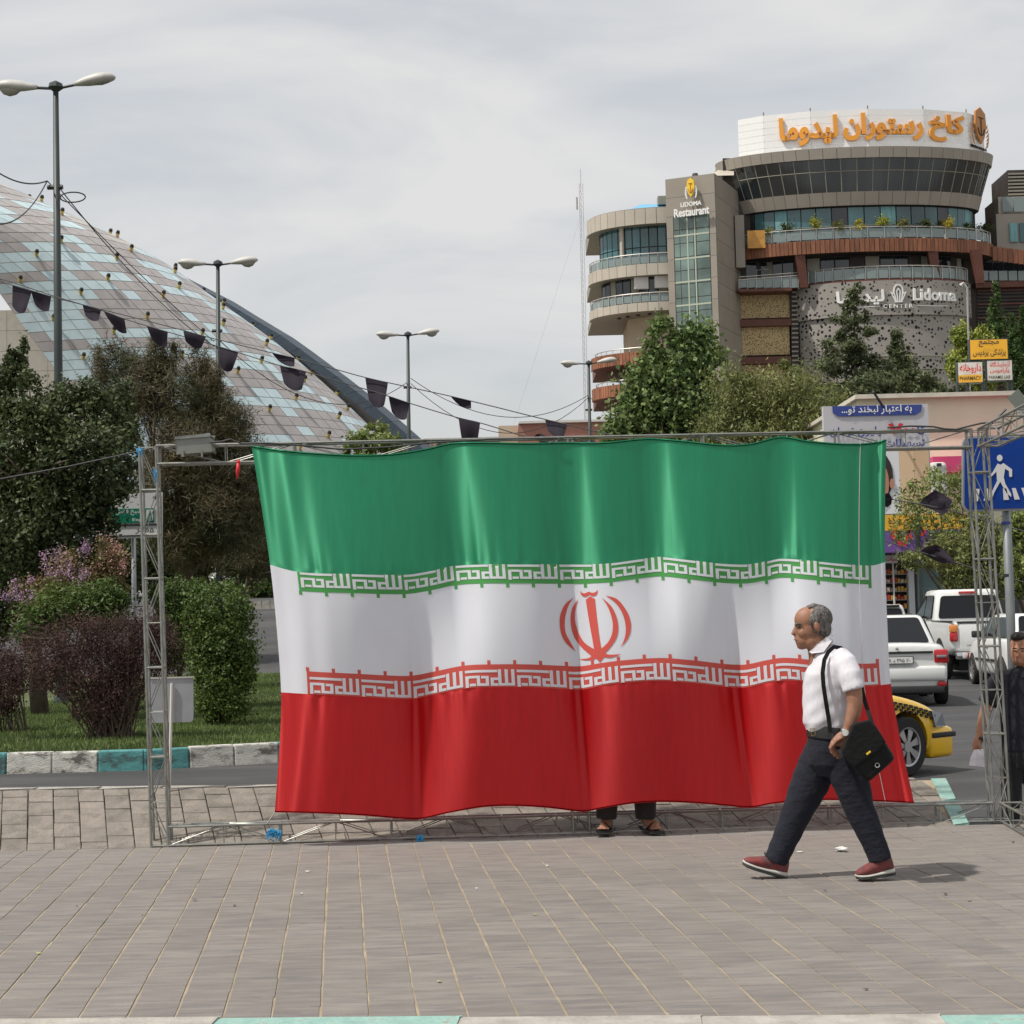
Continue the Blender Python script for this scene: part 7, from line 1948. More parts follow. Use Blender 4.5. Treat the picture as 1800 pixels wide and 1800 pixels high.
# ================================================================== people
def voxel(name, mb, size, m, parent=None, smooth=6):
    """fuse overlapping closed shapes into one continuous surface"""
    o = mb.build(name, m, parent)
    r_ = o.modifiers.new('r', 'REMESH'); r_.mode = 'VOXEL'; r_.voxel_size = size; r_.use_smooth_shade = True
    s_ = o.modifiers.new('s', 'SMOOTH'); s_.iterations = smooth; s_.factor = 0.5
    bpy.context.view_layer.update()
    dg = bpy.context.evaluated_depsgraph_get()
    me = bpy.data.meshes.new_from_object(o.evaluated_get(dg), depsgraph=dg)
    old = o.data; o.modifiers.clear(); o.data = me; bpy.data.meshes.remove(old)
    me.materials.clear(); me.materials.append(m); me.shade_smooth()
    return o
def cloth_mat(name, col, rough, bump, scale, stretch=(1, 1, 1), sheen=0.1, var=0.08):
    return mat(name, col, rough, bump=bump, bscale=scale, stretch=stretch, sheen=sheen, var=var, vscale=5)
M_skin = mat('tanned_skin', (0.27, 0.128, 0.077), 0.55, var=0.14, vscale=22, bump=0.12, bscale=160)
M_hair = mat('grey_hair', (0.12, 0.11, 0.105), 0.65, var=0.65, vscale=70, stretch=(1, 1, 0.25), bump=0.6, bscale=120)
M_shirt = cloth_mat('white_shirt_cotton', (0.60, 0.585, 0.63), 0.8, 0.5, 14, (1.5, 1.5, 0.6))
M_trous = cloth_mat('navy_trouser_cotton', (0.0085, 0.010, 0.019), 0.95, 0.35, 26, (1, 1, 1.8), 0.0)
M_leather = mat('black_leather', (0.014, 0.013, 0.012), 0.4, bump=0.1, bscale=200)
M_nylon = mat('black_nylon', (0.006, 0.006, 0.0065), 0.7, spec=0.25, bump=0.35, bscale=30, var=0.3, vscale=9)
M_shoe = mat('red_grey_knit', (0.24, 0.03, 0.03), 0.8, col2=(0.05, 0.042, 0.045), vscale=38, bump=0.2, bscale=200)
M_sole = mat('white_sole', (0.48, 0.47, 0.43), 0.6)
M_sole2 = mat('black_outsole', (0.022, 0.026, 0.024), 0.7)
M_watch = mat('steel_watch', (0.6, 0.6, 0.6), 0.25, metal=0.9)
M_dial = mat('watch_dial', (0.55, 0.57, 0.52), 0.3)
M_eye = mat('eye_dark', (0.02, 0.014, 0.012), 0.3)
M_lip = mat('lip', (0.22, 0.085, 0.07), 0.6)

def figure_tools(Ym, lift=0):
    s = Ym / FPX
    def q(px, py, dy=0.0): return P(px, py + lift, Ym + dy)
    def limb(mb, pts, n=14):
        """pts: (px, py, dy, half width px, half depth m) rings across the limb direction"""
        c = [q(a, b, d) for a, b, d, _, _ in pts]
        rings = []
        for i, (a, b, d, w, dep) in enumerate(pts):
            t = (c[min(i + 1, len(c) - 1)] - c[max(i - 1, 0)]).normalized()
            dv = Vector((0, 1, 0)); dv = (dv - t * dv.dot(t)).normalized(); sv = t.cross(dv).normalized()
            rings.append([c[i] + sv * (w * s * math.cos(2 * math.pi * k / n)) + dv * (dep * math.sin(2 * math.pi * k / n)) for k in range(n)])
        mb.rings(rings)
        return mb
    def ball(mb, px, py, dy, rx, rdy, rz, tilt=0.0):
        mb.ellipsoid(q(px, py, dy), (rx * s, rdy, rz * s), Matrix.Rotation(tilt, 3, 'Y'), 18, 12); return mb
    return s, q, limb, ball

# ---------------------------------------------------------------- man walking to the left
YM = 10.42
s, q, limb, ball = figure_tools(YM)
b = MB()
# head in profile, facing left: skull, face planes, nose, brow, lips, chin, ear, neck
ball(b, 1434, 1092, 0, 27, 0.076, 30, R(-8)); ball(b, 1421, 1105, 0, 23.5, 0.066, 33, R(6)); ball(b, 1412, 1124, 0, 14.5, 0.052, 17)
ball(b, 1421, 1090, 0, 25, 0.070, 24, R(-4)); ball(b, 1411, 1092, 0, 13.5, 0.060, 17, R(6)); ball(b, 1402.5, 1099, 0, 6, 0.05, 3.4)
ball(b, 1410, 1135, 0, 9.5, 0.036, 7); ball(b, 1405.5, 1134, 0, 5.5, 0.022, 5)
limb(b, [(1401, 1100, 0, 3, 0.010), (1397, 1108, 0, 4, 0.012), (1394, 1113.5, 0, 4.2, 0.0165), (1399, 1116, 0, 3.4, 0.014)])
ball(b, 1400.5, 1121, 0, 4.6, 0.021, 2.6); ball(b, 1402, 1128, 0, 4.2, 0.019, 2.4)
ball(b, 1412, 1113, -0.042, 9, 0.02, 9); ball(b, 1412, 1113, 0.042, 9, 0.02, 9)
ball(b, 1426, 1128, -0.03, 14, 0.03, 12); ball(b, 1426, 1128, 0.03, 14, 0.03, 12)
for sg in (-1, 1): ball(b, 1436.5, 1102, sg * 0.078, 5.2, 0.012, 9.5, R(-12))
limb(b, [(1432, 1112, 0, 18, 0.054), (1437, 1130, 0, 19.5, 0.056), (1443, 1146, 0, 23, 0.062), (1450, 1165, 0, 30, 0.09)])
# trunk and legs inside the clothes
limb(b, [(1452, 1152, 0, 26, 0.12), (1460, 1175, 0, 36, 0.165), (1460, 1215, 0, 40, 0.15), (1458, 1260, 0, 40, 0.14), (1462, 1305, 0, 38, 0.14), (1464, 1335, 0, 30, 0.13)])
limb(b, [(1452, 1320, 0.08, 26, 0.07), (1425, 1375, 0.09, 24, 0.065), (1396, 1432, 0.09, 18, 0.05), (1378, 1475, 0.09, 14, 0.045), (1362, 1520, 0.09, 9, 0.032)])
limb(b, [(1476, 1320, -0.08, 26, 0.07), (1494, 1375, -0.085, 24, 0.065), (1512, 1428, -0.085, 18, 0.05), (1532, 1470, -0.085, 14, 0.045), (1549, 1515, -0.085, 9, 0.032)])
# near arm, hanging slightly back, fist loosely curled; far arm behind the body
limb(b, [(1484, 1163, -0.155, 17, 0.048), (1494, 1190, -0.205, 15.5, 0.047), (1501, 1215, -0.225, 14.5, 0.044), (1503, 1238, -0.235, 13.5, 0.041), (1499, 1258, -0.24, 12.5, 0.038), (1493, 1275, -0.245, 10, 0.032), (1488, 1287, -0.245, 8.6, 0.025), (1483, 1296, -0.245, 10, 0.024)])
limb(b, [(1488, 1287, -0.245, 8.2, 0.024), (1481, 1298, -0.245, 13, 0.026), (1474, 1308, -0.243, 14, 0.027), (1470, 1314, -0.242, 12, 0.024)])
def finger(mb, pts, r0, r1):
    c = [q(x, y, d) for x, y, d in pts]; n = len(c)
    mb.tube(c, [lerp(r0, r1, i / (n - 1)) for i in range(n)], 8)
    for p, rr in ((c[0], r0), (c[-1], r1)): mb.ellipsoid(p, (rr, rr, rr), None, 8, 6)
    for p in c[1:-1]: mb.ellipsoid(p, (r0 * 1.06,) * 3, None, 8, 6)
finger(b, [(1463, 1303, -0.262), (1459, 1314, -0.268), (1462, 1323, -0.262), (1467, 1324, -0.25)], 0.0098, 0.0082)
finger(b, [(1467, 1308, -0.255), (1464, 1319, -0.262), (1467, 1328, -0.258), (1472, 1327, -0.246)], 0.0102, 0.0084)
finger(b, [(1472, 1312, -0.246), (1470, 1323, -0.254), (1473, 1332, -0.250), (1477, 1330, -0.238)], 0.0100, 0.0082)
finger(b, [(1477, 1314, -0.236), (1476, 1324, -0.243), (1478, 1331, -0.238), (1481, 1328, -0.228)], 0.0090, 0.0074)
finger(b, [(1479, 1298, -0.268), (1470, 1303, -0.282), (1464, 1310, -0.280), (1461, 1316, -0.272)], 0.0112, 0.0088)
limb(b, [(1470, 1166, 0.155, 17, 0.048), (1462, 1200, 0.21, 15, 0.046), (1455, 1238, 0.225, 13, 0.04), (1446, 1270, 0.23, 10, 0.032), (1441, 1288, 0.23, 8.4, 0.024), (1437, 1302, 0.23, 12, 0.024), (1434, 1314, 0.23, 10, 0.022)])
for k, dx in enumerate((-6, -2, 2, 6)): finger(b, [(1434 + dx, 1312, 0.22 + 0.006 * k), (1431 + dx, 1324, 0.22 + 0.006 * k), (1434 + dx, 1333, 0.225 + 0.006 * k)], 0.0095, 0.008)
finger(b, [(1441, 1302, 0.205), (1433, 1310, 0.195), (1428, 1318, 0.196)], 0.011, 0.0088)
man = voxel('person', b, 0.0058, M_skin, None, 3)
tag(man, 'man in a white shirt and navy trousers striding past the flag with a black bag', 'person')
# face details
f = MB(); ball(f, 1404.5, 1102.3, -0.047, 2.6, 0.007, 1.5); f.build('eye', M_eye, man, smooth=True)
f = MB(); ball(f, 1404.5, 1102.3, 0.047, 2.6, 0.007, 1.5); f.build('eye', M_eye, man, smooth=True)
for sg in (-1, 1):
    f = MB(); limb(f, [(1397.5, 1098.5, sg * 0.028, 1.3, 0.006), (1402.5, 1096.2, sg * 0.048, 1.9, 0.008), (1409.5, 1097.5, sg * 0.061, 1.1, 0.005)], 8); f.build('eyebrow', M_hair, man, smooth=True)
f = MB(); limb(f, [(1396.6, 1124.4, -0.004, 1.0, 0.006), (1400.5, 1124.4, -0.024, 1.3, 0.004), (1406, 1126, -0.034, 0.9, 0.003)], 8); f.build('mouth', M_lip, man, smooth=True)
# hair: bald front, grey sides and long nape
h = MB()
for sg in (-1, 1):
    ball(h, 1440, 1088, sg * 0.050, 17, 0.036, 20, R(-10)); ball(h, 1428.5, 1090, sg * 0.062, 7, 0.018, 11)
    ball(h, 1448, 1104, sg * 0.042, 12.5, 0.036, 15)
ball(h, 1446, 1084, 0, 17, 0.062, 20, R(-25)); ball(h, 1450, 1104, 0, 11, 0.06, 17); ball(h, 1433, 1070, 0, 17, 0.05, 7, R(10))
limb(h, [(1419, 1069, 0.0, 3.2, 0.045), (1430, 1063.5, 0.0, 3.4, 0.05), (1444, 1068, 0, 5, 0.055), (1453, 1080, 0, 6, 0.055)])
hair = voxel('hair', h, 0.0058, M_hair, man, 3)
dn = np.random.default_rng(3); me = hair.data; co = np.empty(len(me.vertices) * 3, np.float32); me.vertices.foreach_get('co', co); co = co.reshape(-1, 3); co += dn.normal(0, 0.0012, co.shape); me.vertices.foreach_set('co', co.ravel())
# strands
hs = MB(); rr = random.Random(2)
for _ in range(130):
    x, y = rr.uniform(1424, 1456), rr.uniform(1068, 1110)
    if x < 1432 and y < 1080: continue
    d = -0.066 + max(0, (x - 1440)) * 0.0016 + max(0, 1090 - y) * 0.0009
    hs.tube([q(x, y, d), q(x + rr.uniform(2, 6), y + rr.uniform(2, 6), d - 0.004), q(x + rr.uniform(5, 11), y + rr.uniform(6, 13), d + 0.002)], [0.0016, 0.0014, 0.0006], 4)
hs.build('hair_strands', M_hair, hair)
# shirt
sh = MB()
limb(sh, [(1446, 1140, 0, 22, 0.066), (1451, 1150, 0, 31, 0.115), (1459, 1163, 0, 40, 0.172), (1461, 1185, 0, 46, 0.185), (1459, 1215, 0, 47.5, 0.178), (1457, 1245, 0, 46.5, 0.17), (1458, 1262, 0, 46.5, 0.168), (1463, 1273, 0, 45, 0.16), (1466, 1281, 0, 42, 0.148)], 28)
ball(sh, 1432, 1250, 0, 20, 0.13, 30)
limb(sh, [(1474, 1154, -0.11, 20, 0.07), (1486, 1168, -0.165, 22, 0.068), (1494, 1188, -0.205, 20.5, 0.064), (1499, 1207, -0.226, 19.5, 0.062), (1501, 1213, -0.230, 19, 0.06)], 20)
limb(sh, [(1466, 1154, 0.11, 20, 0.07), (1470, 1168, 0.165, 21, 0.066), (1466, 1190, 0.205, 19, 0.062), (1462, 1212, 0.222, 18, 0.058)], 20)
shirt = voxel('shirt', sh, 0.0075, M_shirt, man, 4)
# soft wrinkles pressed into the cloth
me = shirt.data; n = len(me.vertices); co = np.empty(n * 3, np.float32); me.vertices.foreach_get('co', co); co = co.reshape(-1, 3); no = np.empty(n * 3, np.float32); me.vertices.foreach_get('normal', no); no = no.reshape(-1, 3)
def wr(c, k, ph): return np.sin(c[:, 0] * k[0] + c[:, 1] * k[1] + c[:, 2] * k[2] + ph + 1.6 * np.sin(c[:, 2] * 9 + c[:, 0] * 7 + ph))
zr = co[:, 2]; zlow = np.clip((q(1460, 1220).z - zr) / 0.25, 0, 1)
dsp = 0.0035 * wr(co, (40, 14, 26), 0.3) * (0.35 + zlow) + 0.0022 * wr(co, (-30, 20, 60), 1.7) * (0.5 + zlow) + 0.0045 * zlow ** 2 * wr(co, (70, 50, 8), 0.9)
co += no * dsp[:, None]; me.vertices.foreach_set('co', co.ravel())
# collar and placket
for sg in (-1, 1):
    MB().plate([q(1437, 1132, sg * 0.058), q(1452, 1121, sg * 0.064), q(1462, 1126, sg * 0.072), q(1447, 1146, sg * 0.086), q(1426, 1148, sg * 0.058), q(1423, 1146, sg * 0.04)], (0, sg * 0.006, 0)).build('collar', M_shirt, shirt, bevel=0.002)
MB().tube([q(1453, 1122, -0.062), q(1460, 1126, -0.03), q(1461, 1127, 0.0), q(1460, 1126, 0.03), q(1453, 1122, 0.062)], 0.014, 8).build('collar', M_shirt, shirt, smooth=True)
# trousers
tr = MB()
limb(tr, [(1466, 1280, 0, 43, 0.153), (1465, 1296, 0, 44.5, 0.158), (1464, 1318, 0, 46, 0.16), (1465, 1342, 0, 42, 0.15), (1466, 1362, 0, 28, 0.11)], 24)
limb(tr, [(1452, 1318, 0.075, 36, 0.085), (1436, 1350, 0.08, 35.5, 0.088), (1419, 1388, 0.085, 32.5, 0.085), (1402, 1425, 0.088, 27, 0.074), (1389, 1455, 0.09, 24.5, 0.068), (1376, 1485, 0.09, 22, 0.064), (1366, 1508, 0.09, 21.5, 0.064), (1363, 1516, 0.09, 21, 0.064)], 20)
limb(tr, [(1478, 1318, -0.072, 36, 0.085), (1489, 1352, -0.08, 35, 0.088), (1500, 1388, -0.083, 31, 0.084), (1511, 1422, -0.085, 26, 0.073), (1524, 1452, -0.085, 23.5, 0.068), (1537, 1482, -0.085, 21, 0.063), (1545, 1504, -0.085, 20, 0.062), (1547, 1512, -0.085, 19.5, 0.062)], 20)
trou = voxel('trousers', tr, 0.0075, M_trous, man, 3)
me = trou.data; n = len(me.vertices); co = np.empty(n * 3, np.float32); me.vertices.foreach_get('co', co); co = co.reshape(-1, 3); no = np.empty(n * 3, np.float32); me.vertices.foreach_get('normal', no); no = no.reshape(-1, 3)
dsp = 0.0016 * wr(co, (60, 30, 40), 0.4) + 0.0012 * np.maximum(0, wr(co, (-30, 22, 60), 2.0)); co += no * dsp[:, None]; me.vertices.foreach_set('co', co.ravel())
bl_ = MB(); limb(bl_, [(1466.5, 1277, 0, 46.0, 0.166), (1465.5, 1287, 0, 47.2, 0.170), (1465, 1297, 0, 47.2, 0.170)], 40); belt = bl_.build('belt', M_leather, man, smooth=True)
smooth_angle(belt, 0.6)
MB().tube([q(1424, 1281, -0.085), q(1431, 1280, -0.115), q(1434, 1292, -0.12), q(1427, 1293, -0.09), q(1424, 1281, -0.085)], 0.0022, 5).build('buckle', mat('brass_buckle', (0.45, 0.33, 0.14), 0.3, metal=0.9), belt)
# shoes
def shoe(axis0, axis1, dy, nm):
    """axis0 heel bottom px, axis1 toe bottom px"""
    h0, t0 = q(axis0[0], axis0[1], dy), q(axis1[0], axis1[1], dy); ax = (t0 - h0); L = ax.length; ax.normalize(); sv = Vector((0, 1, 0)); up = ax.cross(sv); up = up if up.z > 0 else -up
    def ring(u, w, z0, z1, n=16):
        out = []
        for k in range(n):
            t = 2 * math.pi * k / n; cy, cz = math.cos(t), math.sin(t)
            out.append(h0 + ax * (u * L) + sv * (w * (abs(cy) ** 0.8) * (1 if cy > 0 else -1)) + up * lerp(z0, z1, (cz + 1) / 2))
        return out
    up_ = MB().rings([ring(u, w, 0.024, z) for u, w, z in ((0.015, 0.022, 0.085), (0.04, 0.036, 0.118), (0.15, 0.043, 0.135), (0.32, 0.043, 0.138), (0.45, 0.045, 0.118), (0.6, 0.049, 0.097), (0.75, 0.050, 0.082), (0.88, 0.045, 0.070), (0.96, 0.030, 0.058), (0.99, 0.014, 0.046))])
    so = voxel(nm, up_, 0.006, M_shoe, man, 4)
    MB().rings([ring(u, w, z0 + 0.010, z1) for u, w, z0, z1 in ((0.0, 0.020, 0.006, 0.050), (0.04, 0.039, 0.004, 0.050), (0.2, 0.045, 0.004, 0.046), (0.45, 0.046, 0.004, 0.038), (0.7, 0.053, 0.004, 0.036), (0.88, 0.048, 0.008, 0.040), (0.97, 0.030, 0.014, 0.042), (1.0, 0.013, 0.020, 0.042))]).build('midsole', M_sole, so, smooth=True)
    MB().rings([ring(u, w, z0, z0 + 0.020) for u, w, z0 in ((-0.005, 0.020, 0.004), (0.04, 0.040, 0.0), (0.3, 0.045, 0.0), (0.7, 0.053, 0.0), (0.9, 0.047, 0.004), (0.985, 0.022, 0.014))]).build('outsole', M_sole2, so, smooth=True)
    for u in (0.42, 0.49, 0.56): MB().tube([h0 + ax * (u * L) + sv * 0.028 + up * (0.172 - u * 0.115), h0 + ax * (u * L + 0.01) + up * (0.186 - u * 0.115), h0 + ax * (u * L) - sv * 0.028 + up * (0.172 - u * 0.115)], 0.004, 5).build('lace', M_trim, so)
shoe((1381, 1546), (1303, 1523), 0.09, 'shoe'); shoe((1574, 1538), (1505, 1549), -0.085, 'shoe')
# wrist watch
w0, w1 = q(1489.5, 1284, -0.245), q(1486, 1290.5, -0.245)
wt = MB().tube([w0, w1], 0.036, 18).build('watch_strap', M_watch, man, smooth=True); wt.scale = (1, 1, 1)
wd = q(1486, 1288, -0.278)
MB().tube([wd, wd + Vector((-0.003, -0.011, 0.001))], 0.020, 16).build('watch_case', M_watch, wt); MB().tube([wd + Vector((-0.003, -0.0112, 0.001)), wd + Vector((-0.0035, -0.0125, 0.001))], 0.0155, 16).build('watch_dial', M_dial, wt)
# shoulder bag
bag = thing('shoulder_bag', 'black nylon shoulder bag with yellow tab on the hip of the walking man', 'bag')
bp = MB(); cen = [(1502, 1272), (1528, 1266), (1540, 1278), (1570, 1326), (1572, 1334), (1566, 1341), (1532, 1371), (1524, 1374), (1518, 1368), (1484, 1332), (1480, 1322)]
cx_, cy_ = sum(p[0] for p in cen) / len(cen), sum(p[1] for p in cen) / len(cen)
rings = []
for dd, k in ((-0.365, 0.86), (-0.372, 0.6), (-0.355, 0.95), (-0.33, 1.0), (-0.27, 1.0), (-0.25, 0.93)):
    if dd == -0.372: continue
    rings.append([q(lerp(cx_, x, k), lerp(cy_, y, k), dd) for x, y in cen])
mb_ = MB().rings(rings); voxel('bag_body', mb_, 0.008, M_nylon, bag, 3)
fl2 = [(1500, 1270), (1528, 1264), (1541, 1277), (1558, 1304), (1547, 1320), (1500, 1352), (1484, 1334), (1478, 1320)]
rings = [[q(lerp(1519, x, k), lerp(1310, y, k), dd) for x, y in fl2] for dd, k in ((-0.384, 0.9), (-0.378, 0.985), (-0.362, 1.0))]
voxel('flap', MB().rings(rings), 0.007, M_nylon, bag, 2)
MB().plate([q(1522.5, 1325, -0.392), q(1529.5, 1319.5, -0.392), q(1531, 1322, -0.392), q(1524, 1327.5, -0.392)], (0, 0.006, 0)).build('tab', M_yellow, bag)
MB().tube([q(1542 + 4 * math.cos(t), 1345 + 4 * math.sin(t), -0.378) for t in [i * math.pi / 6 for i in range(13)]], 0.003, 5).build('ring', M_chrome, bag)
def strap(pts, w=0.019, nm='strap'):
    c = [q(*p) for p in pts]; mb = MB(); rings = []
    for i, p in enumerate(c):
        t = (c[min(i + 1, len(c) - 1)] - c[max(i - 1, 0)]).normalized(); v = pts[i]
        sd_ = t.cross(Vector((0, 1, 0))).normalized() if abs(t.y) < 0.85 else Vector((1, 0, 0))
        nn = t.cross(sd_).normalized()
        rings.append([p + sd_ * w + nn * 0.002, p - sd_ * w + nn * 0.002, p - sd_ * w - nn * 0.002, p + sd_ * w - nn * 0.002])
    return MB().rings(rings).build(nm, M_nylon, bag, smooth=False)
strap([(1482, 1330, -0.31), (1464, 1300, -0.235), (1460, 1288, -0.205), (1457, 1265, -0.196), (1452, 1235, -0.203), (1447.5, 1205, -0.205), (1446, 1182, -0.197), (1449, 1160, -0.178), (1456, 1146, -0.140), (1466, 1137, -0.104), (1478, 1139, -0.095), (1490, 1150, -0.12), (1502, 1172, -0.16), (1512, 1200, -0.18), (1520, 1232, -0.22), (1529, 1260, -0.28), (1534, 1276, -0.31)], 0.0125)
settle(bag, q(1524, 1374, -0.31))

# ---------------------------------------------------------------- boy in dark clothes behind the truss corner
YB = 13.15
s, q, limb, ball = figure_tools(YB)
M_skin2 = mat('young_skin', (0.36, 0.17, 0.10), 0.55, var=0.1, vscale=20)
M_hair2 = mat('black_hair', (0.012, 0.010, 0.010), 0.5, bump=0.6, bscale=120)
M_polo = cloth_mat('dark_navy_polo', (0.010, 0.010, 0.017), 0.9, 0.4, 18, sheen=0.0)
M_blk = cloth_mat('black_trousers', (0.010, 0.010, 0.012), 0.9, 0.4, 18)
b = MB()
ball(b, 1797, 1134, 0, 21, 0.085, 24); ball(b, 1794, 1148, -0.02, 17.5, 0.07, 23); ball(b, 1791, 1160, -0.035, 11, 0.045, 11); ball(b, 1788.5, 1152, -0.095, 3.2, 0.02, 5.5, R(8)); ball(b, 1789, 1160.5, -0.085, 5, 0.012, 1.8); ball(b, 1790, 1164, -0.08, 5, 0.012, 1.8)
ball(b, 1815, 1147, 0, 3.5, 0.025, 7)
limb(b, [(1797, 1158, 0.01, 13, 0.055), (1798, 1172, 0.012, 12.5, 0.055), (1799, 1188, 0.01, 18, 0.075)])
limb(b, [(1798, 1184, 0, 34, 0.08), (1798, 1215, 0, 38, 0.09), (1798, 1270, 0, 32, 0.085), (1798, 1310, 0, 34, 0.09)])
for sx_ in (-1, 1):
    limb(b, [(1798 + sx_ * 16, 1300, 0, 17, 0.075), (1798 + sx_ * 19, 1355, 0, 14, 0.06), (1798 + sx_ * 20, 1400, 0, 11, 0.05), (1798 + sx_ * 20, 1438, 0, 8, 0.035)])
limb(b, [(1757, 1192, 0, 13, 0.055), (1742, 1222, 0, 11.5, 0.05), (1734, 1246, 0, 10.5, 0.044), (1727, 1270, -0.02, 9, 0.036), (1722, 1292, -0.04, 7.2, 0.028), (1719, 1303, -0.05, 8, 0.024), (1716, 1313, -0.055, 8.5, 0.024)])
def finger2(mb, pts, r0, r1):
    c = [q(x, y, d) for x, y, d in pts]; mb.tube(c, [lerp(r0, r1, i / (len(c) - 1)) for i in range(len(c))], 8)
    for p, rr_ in ((c[0], r0), (c[-1], r1)): mb.ellipsoid(p, (rr_,) * 3, None, 8, 6)
for k in range(4): finger2(b, [(1711 + 3.2 * k, 1313, -0.066 + 0.006 * k), (1711.5 + 3.0 * k, 1322, -0.075 + 0.006 * k), (1716 + 1.8 * k, 1328, -0.066 + 0.006 * k)], 0.010, 0.0085)
finger2(b, [(1722, 1306, -0.07), (1724, 1315, -0.085), (1721, 1323, -0.085)], 0.011, 0.009)
limb(b, [(1839, 1192, 0, 13, 0.055), (1852, 1225, 0, 11, 0.05), (1858, 1255, 0, 9, 0.04), (1858, 1290, -0.03, 7, 0.03), (1856, 1312, -0.04, 8, 0.024)])
for k in range(4): finger2(b, [(1851 + 3.2 * k, 1312, -0.04), (1851 + 3.2 * k, 1322, -0.045), (1853 + 2.6 * k, 1329, -0.04)], 0.010, 0.0085)
boy = voxel('person', b, 0.008, M_skin2, None, 2)
tag(boy, 'boy in dark polo shirt holding a white paper bag behind the truss corner', 'person')
h = MB(); ball(h, 1799, 1126, 0.02, 23.5, 0.09, 17); ball(h, 1804, 1138, 0.04, 20, 0.075, 20); ball(h, 1791, 1119, -0.03, 15, 0.06, 9); voxel('hair', h, 0.007, M_hair2, boy, 3)
for x in (1784, 1797):
    f = MB(); ball(f, x, 1144.5, -0.084, 2.6, 0.008, 1.4); f.build('eye', M_eye, boy, smooth=True)
    f = MB(); ball(f, x, 1140, -0.084, 4.2, 0.009, 1.1); f.build('eyebrow', M_hair2, boy, smooth=True)
t = MB(); limb(t, [(1799, 1176, 0.01, 17, 0.07), (1798, 1184, 0, 36, 0.09), (1798, 1200, 0, 43, 0.105), (1798, 1240, 0, 42, 0.11), (1798, 1285, 0, 40, 0.11), (1798, 1322, 0, 40, 0.11)], 24)
limb(t, [(1768, 1186, 0, 15, 0.07), (1752, 1203, 0, 18, 0.07), (1740, 1228, 0, 17.5, 0.068), (1735, 1238, 0, 17, 0.066)], 18); limb(t, [(1828, 1186, 0, 15, 0.07), (1846, 1203, 0, 18, 0.07), (1858, 1236, 0, 17, 0.066)], 18)
sh_ = voxel('polo_shirt', t, 0.010, M_polo, boy, 3)
MB().tube([q(1784, 1176, -0.05), q(1790, 1184, -0.075), q(1797, 1192, -0.095), q(1804, 1184, -0.075), q(1812, 1176, -0.05)], 0.010, 6).build('collar', M_polo, sh_, smooth=True)
t = MB(); limb(t, [(1798, 1308, 0, 39, 0.105), (1798, 1330, 0, 39, 0.108), (1798, 1350, 0, 34, 0.10)], 22)
for sx_ in (-1, 1): limb(t, [(1798 + sx_ * 17, 1325, 0, 22, 0.09), (1798 + sx_ * 20, 1365, 0, 19, 0.078), (1798 + sx_ * 21, 1405, 0, 16, 0.068), (1798 + sx_ * 21, 1440, 0, 15, 0.064)], 18)
voxel('trousers', t, 0.010, M_blk, boy, 3)
for sx_ in (-1, 1):
    t = MB(); ball(t, 1798 + sx_ * 23, 1446, -0.06, 10, 0.13, 7); voxel('shoe', t, 0.008, M_sole2, boy, 2)
MB().tube([q(1724.5, 1297, -0.044), q(1723, 1301.5, -0.048)], 0.034, 14).build('wristband', M_trim, boy, smooth=True)
pb_ = MB().rings([[q(x, y, d) for x, y, d in r] for r in (
    [(1712, 1318, -0.09), (1728, 1316, -0.09), (1730, 1317, -0.04), (1713, 1319, -0.04)], [(1706, 1332, -0.10), (1733, 1330, -0.10), (1735, 1331, -0.03), (1707, 1333, -0.03)], [(1703, 1346, -0.095), (1736, 1350, -0.095), (1737, 1350, -0.03), (1704, 1347, -0.03)])])
tag(pb_.build('paper_bag', mat('white_paper', (0.84, 0.82, 0.86), 0.7, col2=(0.66, 0.62, 0.70), vscale=9, bump=0.6, bscale=30), None, bevel=0.004), 'crumpled white paper bag held in the hand of the boy', 'bag')

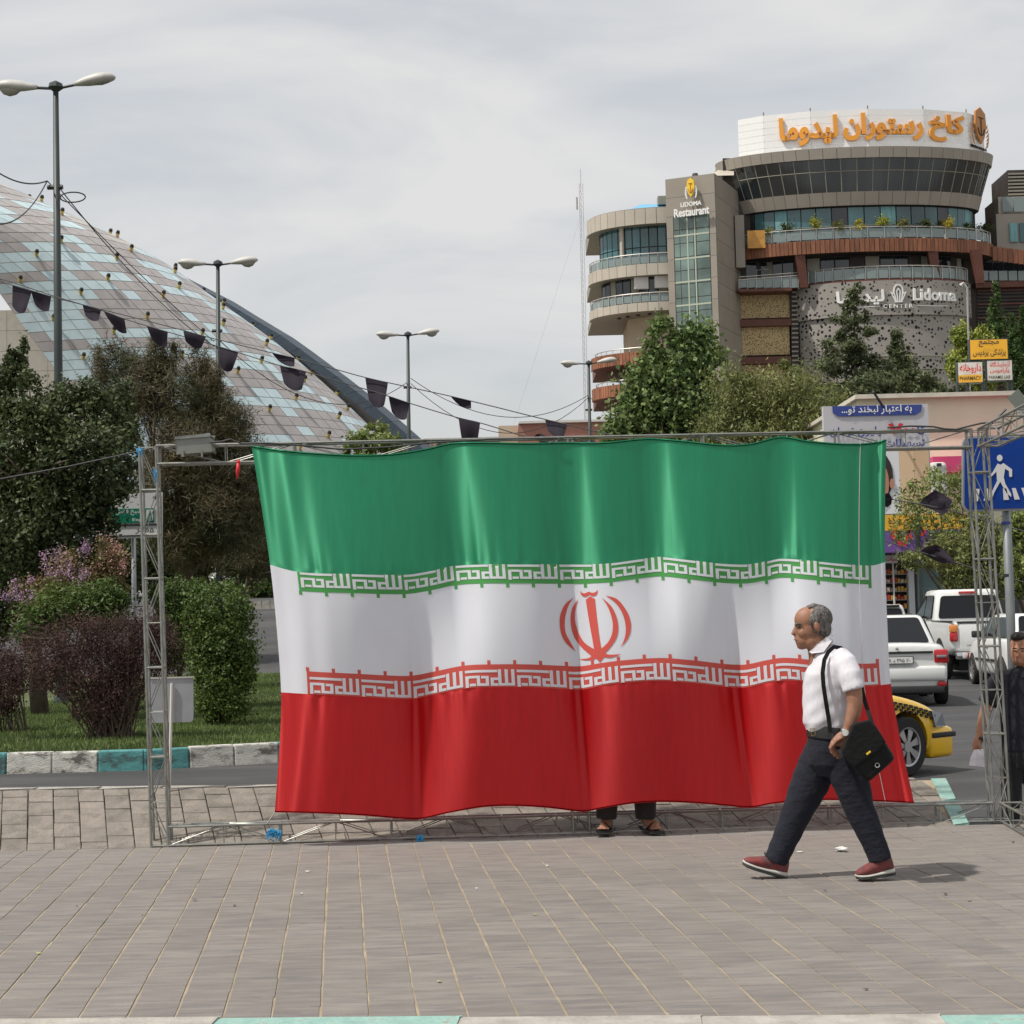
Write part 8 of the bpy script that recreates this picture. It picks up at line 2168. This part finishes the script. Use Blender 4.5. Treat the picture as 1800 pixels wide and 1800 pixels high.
# ---------------------------------------------------------------- person standing behind the flag, only lower legs and sandals in view
YS = 12.75
s, q, limb, ball = figure_tools(YS, -11)
b = MB()
ball(b, 1108, 1078, 0, 20, 0.09, 26); limb(b, [(1108, 1098, 0, 12, 0.05), (1108, 1120, 0, 13, 0.055)])
limb(b, [(1108, 1116, 0, 36, 0.08), (1108, 1150, 0, 42, 0.10), (1108, 1215, 0, 36, 0.10), (1108, 1262, 0, 38, 0.11)])
for sx_, fx, tx2 in ((-1, 1068, -8), (1, 1134, 22)):
    limb(b, [(1108 + sx_ * 20, 1255, 0, 20, 0.085), (1108 + sx_ * 24, 1340, 0, 17, 0.07), (fx, 1420, 0, 12, 0.05), (fx, 1452, 0, 9, 0.036)])
    limb(b, [(fx, 1450, 0.02, 9, 0.035), (fx + tx2 * 0.5, 1462, -0.05, 11, 0.03), (fx + tx2, 1467, -0.14, 11.5, 0.02)])
    for k in range(5): ball(b, fx + tx2 - 9 + k * 4.6, 1467.5, -0.165 + 0.006 * abs(k - (1 if sx_ > 0 else 3)), 2.4, 0.02, 2.2)
    limb(b, [(1108 + sx_ * 44, 1126, 0, 13, 0.055), (1108 + sx_ * 54, 1185, 0, 10, 0.045), (1108 + sx_ * 52, 1240, -0.05, 7.5, 0.03), (1108 + sx_ * 51, 1262, -0.06, 8.5, 0.024)])
    for k in range(4): ball(b, 1108 + sx_ * 51 - 6 + k * 4, 1274, -0.07, 2.2, 0.012, 9)
    ball(b, 1108 + sx_ * 43, 1264, -0.08, 2.6, 0.012, 7)
stander = voxel('person', b, 0.009, M_skin, None, 2)
tag(stander, 'person in rolled dark trousers and sandals standing hidden behind the flag', 'person')
t = MB(); limb(t, [(1108, 1108, 0, 16, 0.065), (1108, 1118, 0, 40, 0.09), (1108, 1150, 0, 48, 0.12), (1108, 1270, 0, 44, 0.13)], 20)
for sx_ in (-1, 1): limb(t, [(1108 + sx_ * 38, 1122, 0, 16, 0.07), (1108 + sx_ * 53, 1170, 0, 15, 0.065)], 14)
voxel('shirt', t, 0.012, M_polo, stander, 3)
t = MB(); limb(t, [(1108, 1250, 0, 43, 0.125), (1108, 1290, 0, 42, 0.12)], 20)
M_brt = cloth_mat('dark_brown_trousers', (0.018, 0.014, 0.014), 0.9, 0.4, 18)
for sx_, fx in ((-1, 1067), (1, 1134)): limb(t, [(1108 + sx_ * 20, 1270, 0, 25, 0.11), (1108 + sx_ * 24, 1340, 0, 22, 0.095), (fx, 1415, 0, 20, 0.085), (fx + sx_ * 1, 1450, 0, 18, 0.078)], 18)
voxel('trousers', t, 0.011, M_brt, stander, 3)
h = MB(); ball(h, 1108, 1070, 0.02, 22, 0.095, 20); voxel('hair', h, 0.009, M_hair2, stander, 2)
for sx_, fx, tx2 in ((-1, 1068, -8), (1, 1134, 22)):
    so = MB().plate([q(fx - 10, 1464, 0.07), q(fx + 10, 1464, 0.07), q(fx + tx2 + 13, 1472, -0.19), q(fx + tx2 - 12, 1472, -0.19)], (0, 0, -0.02)).build('sandal', M_leather, stander, bevel=0.006)
    MB().tube([q(fx + tx2 * 0.6 - 11, 1468, -0.08), q(fx + tx2 * 0.6, 1457, -0.10), q(fx + tx2 * 0.6 + 11, 1468, -0.08)], 0.012, 6, flat=0.5).build('sandal_strap', M_leather, so)
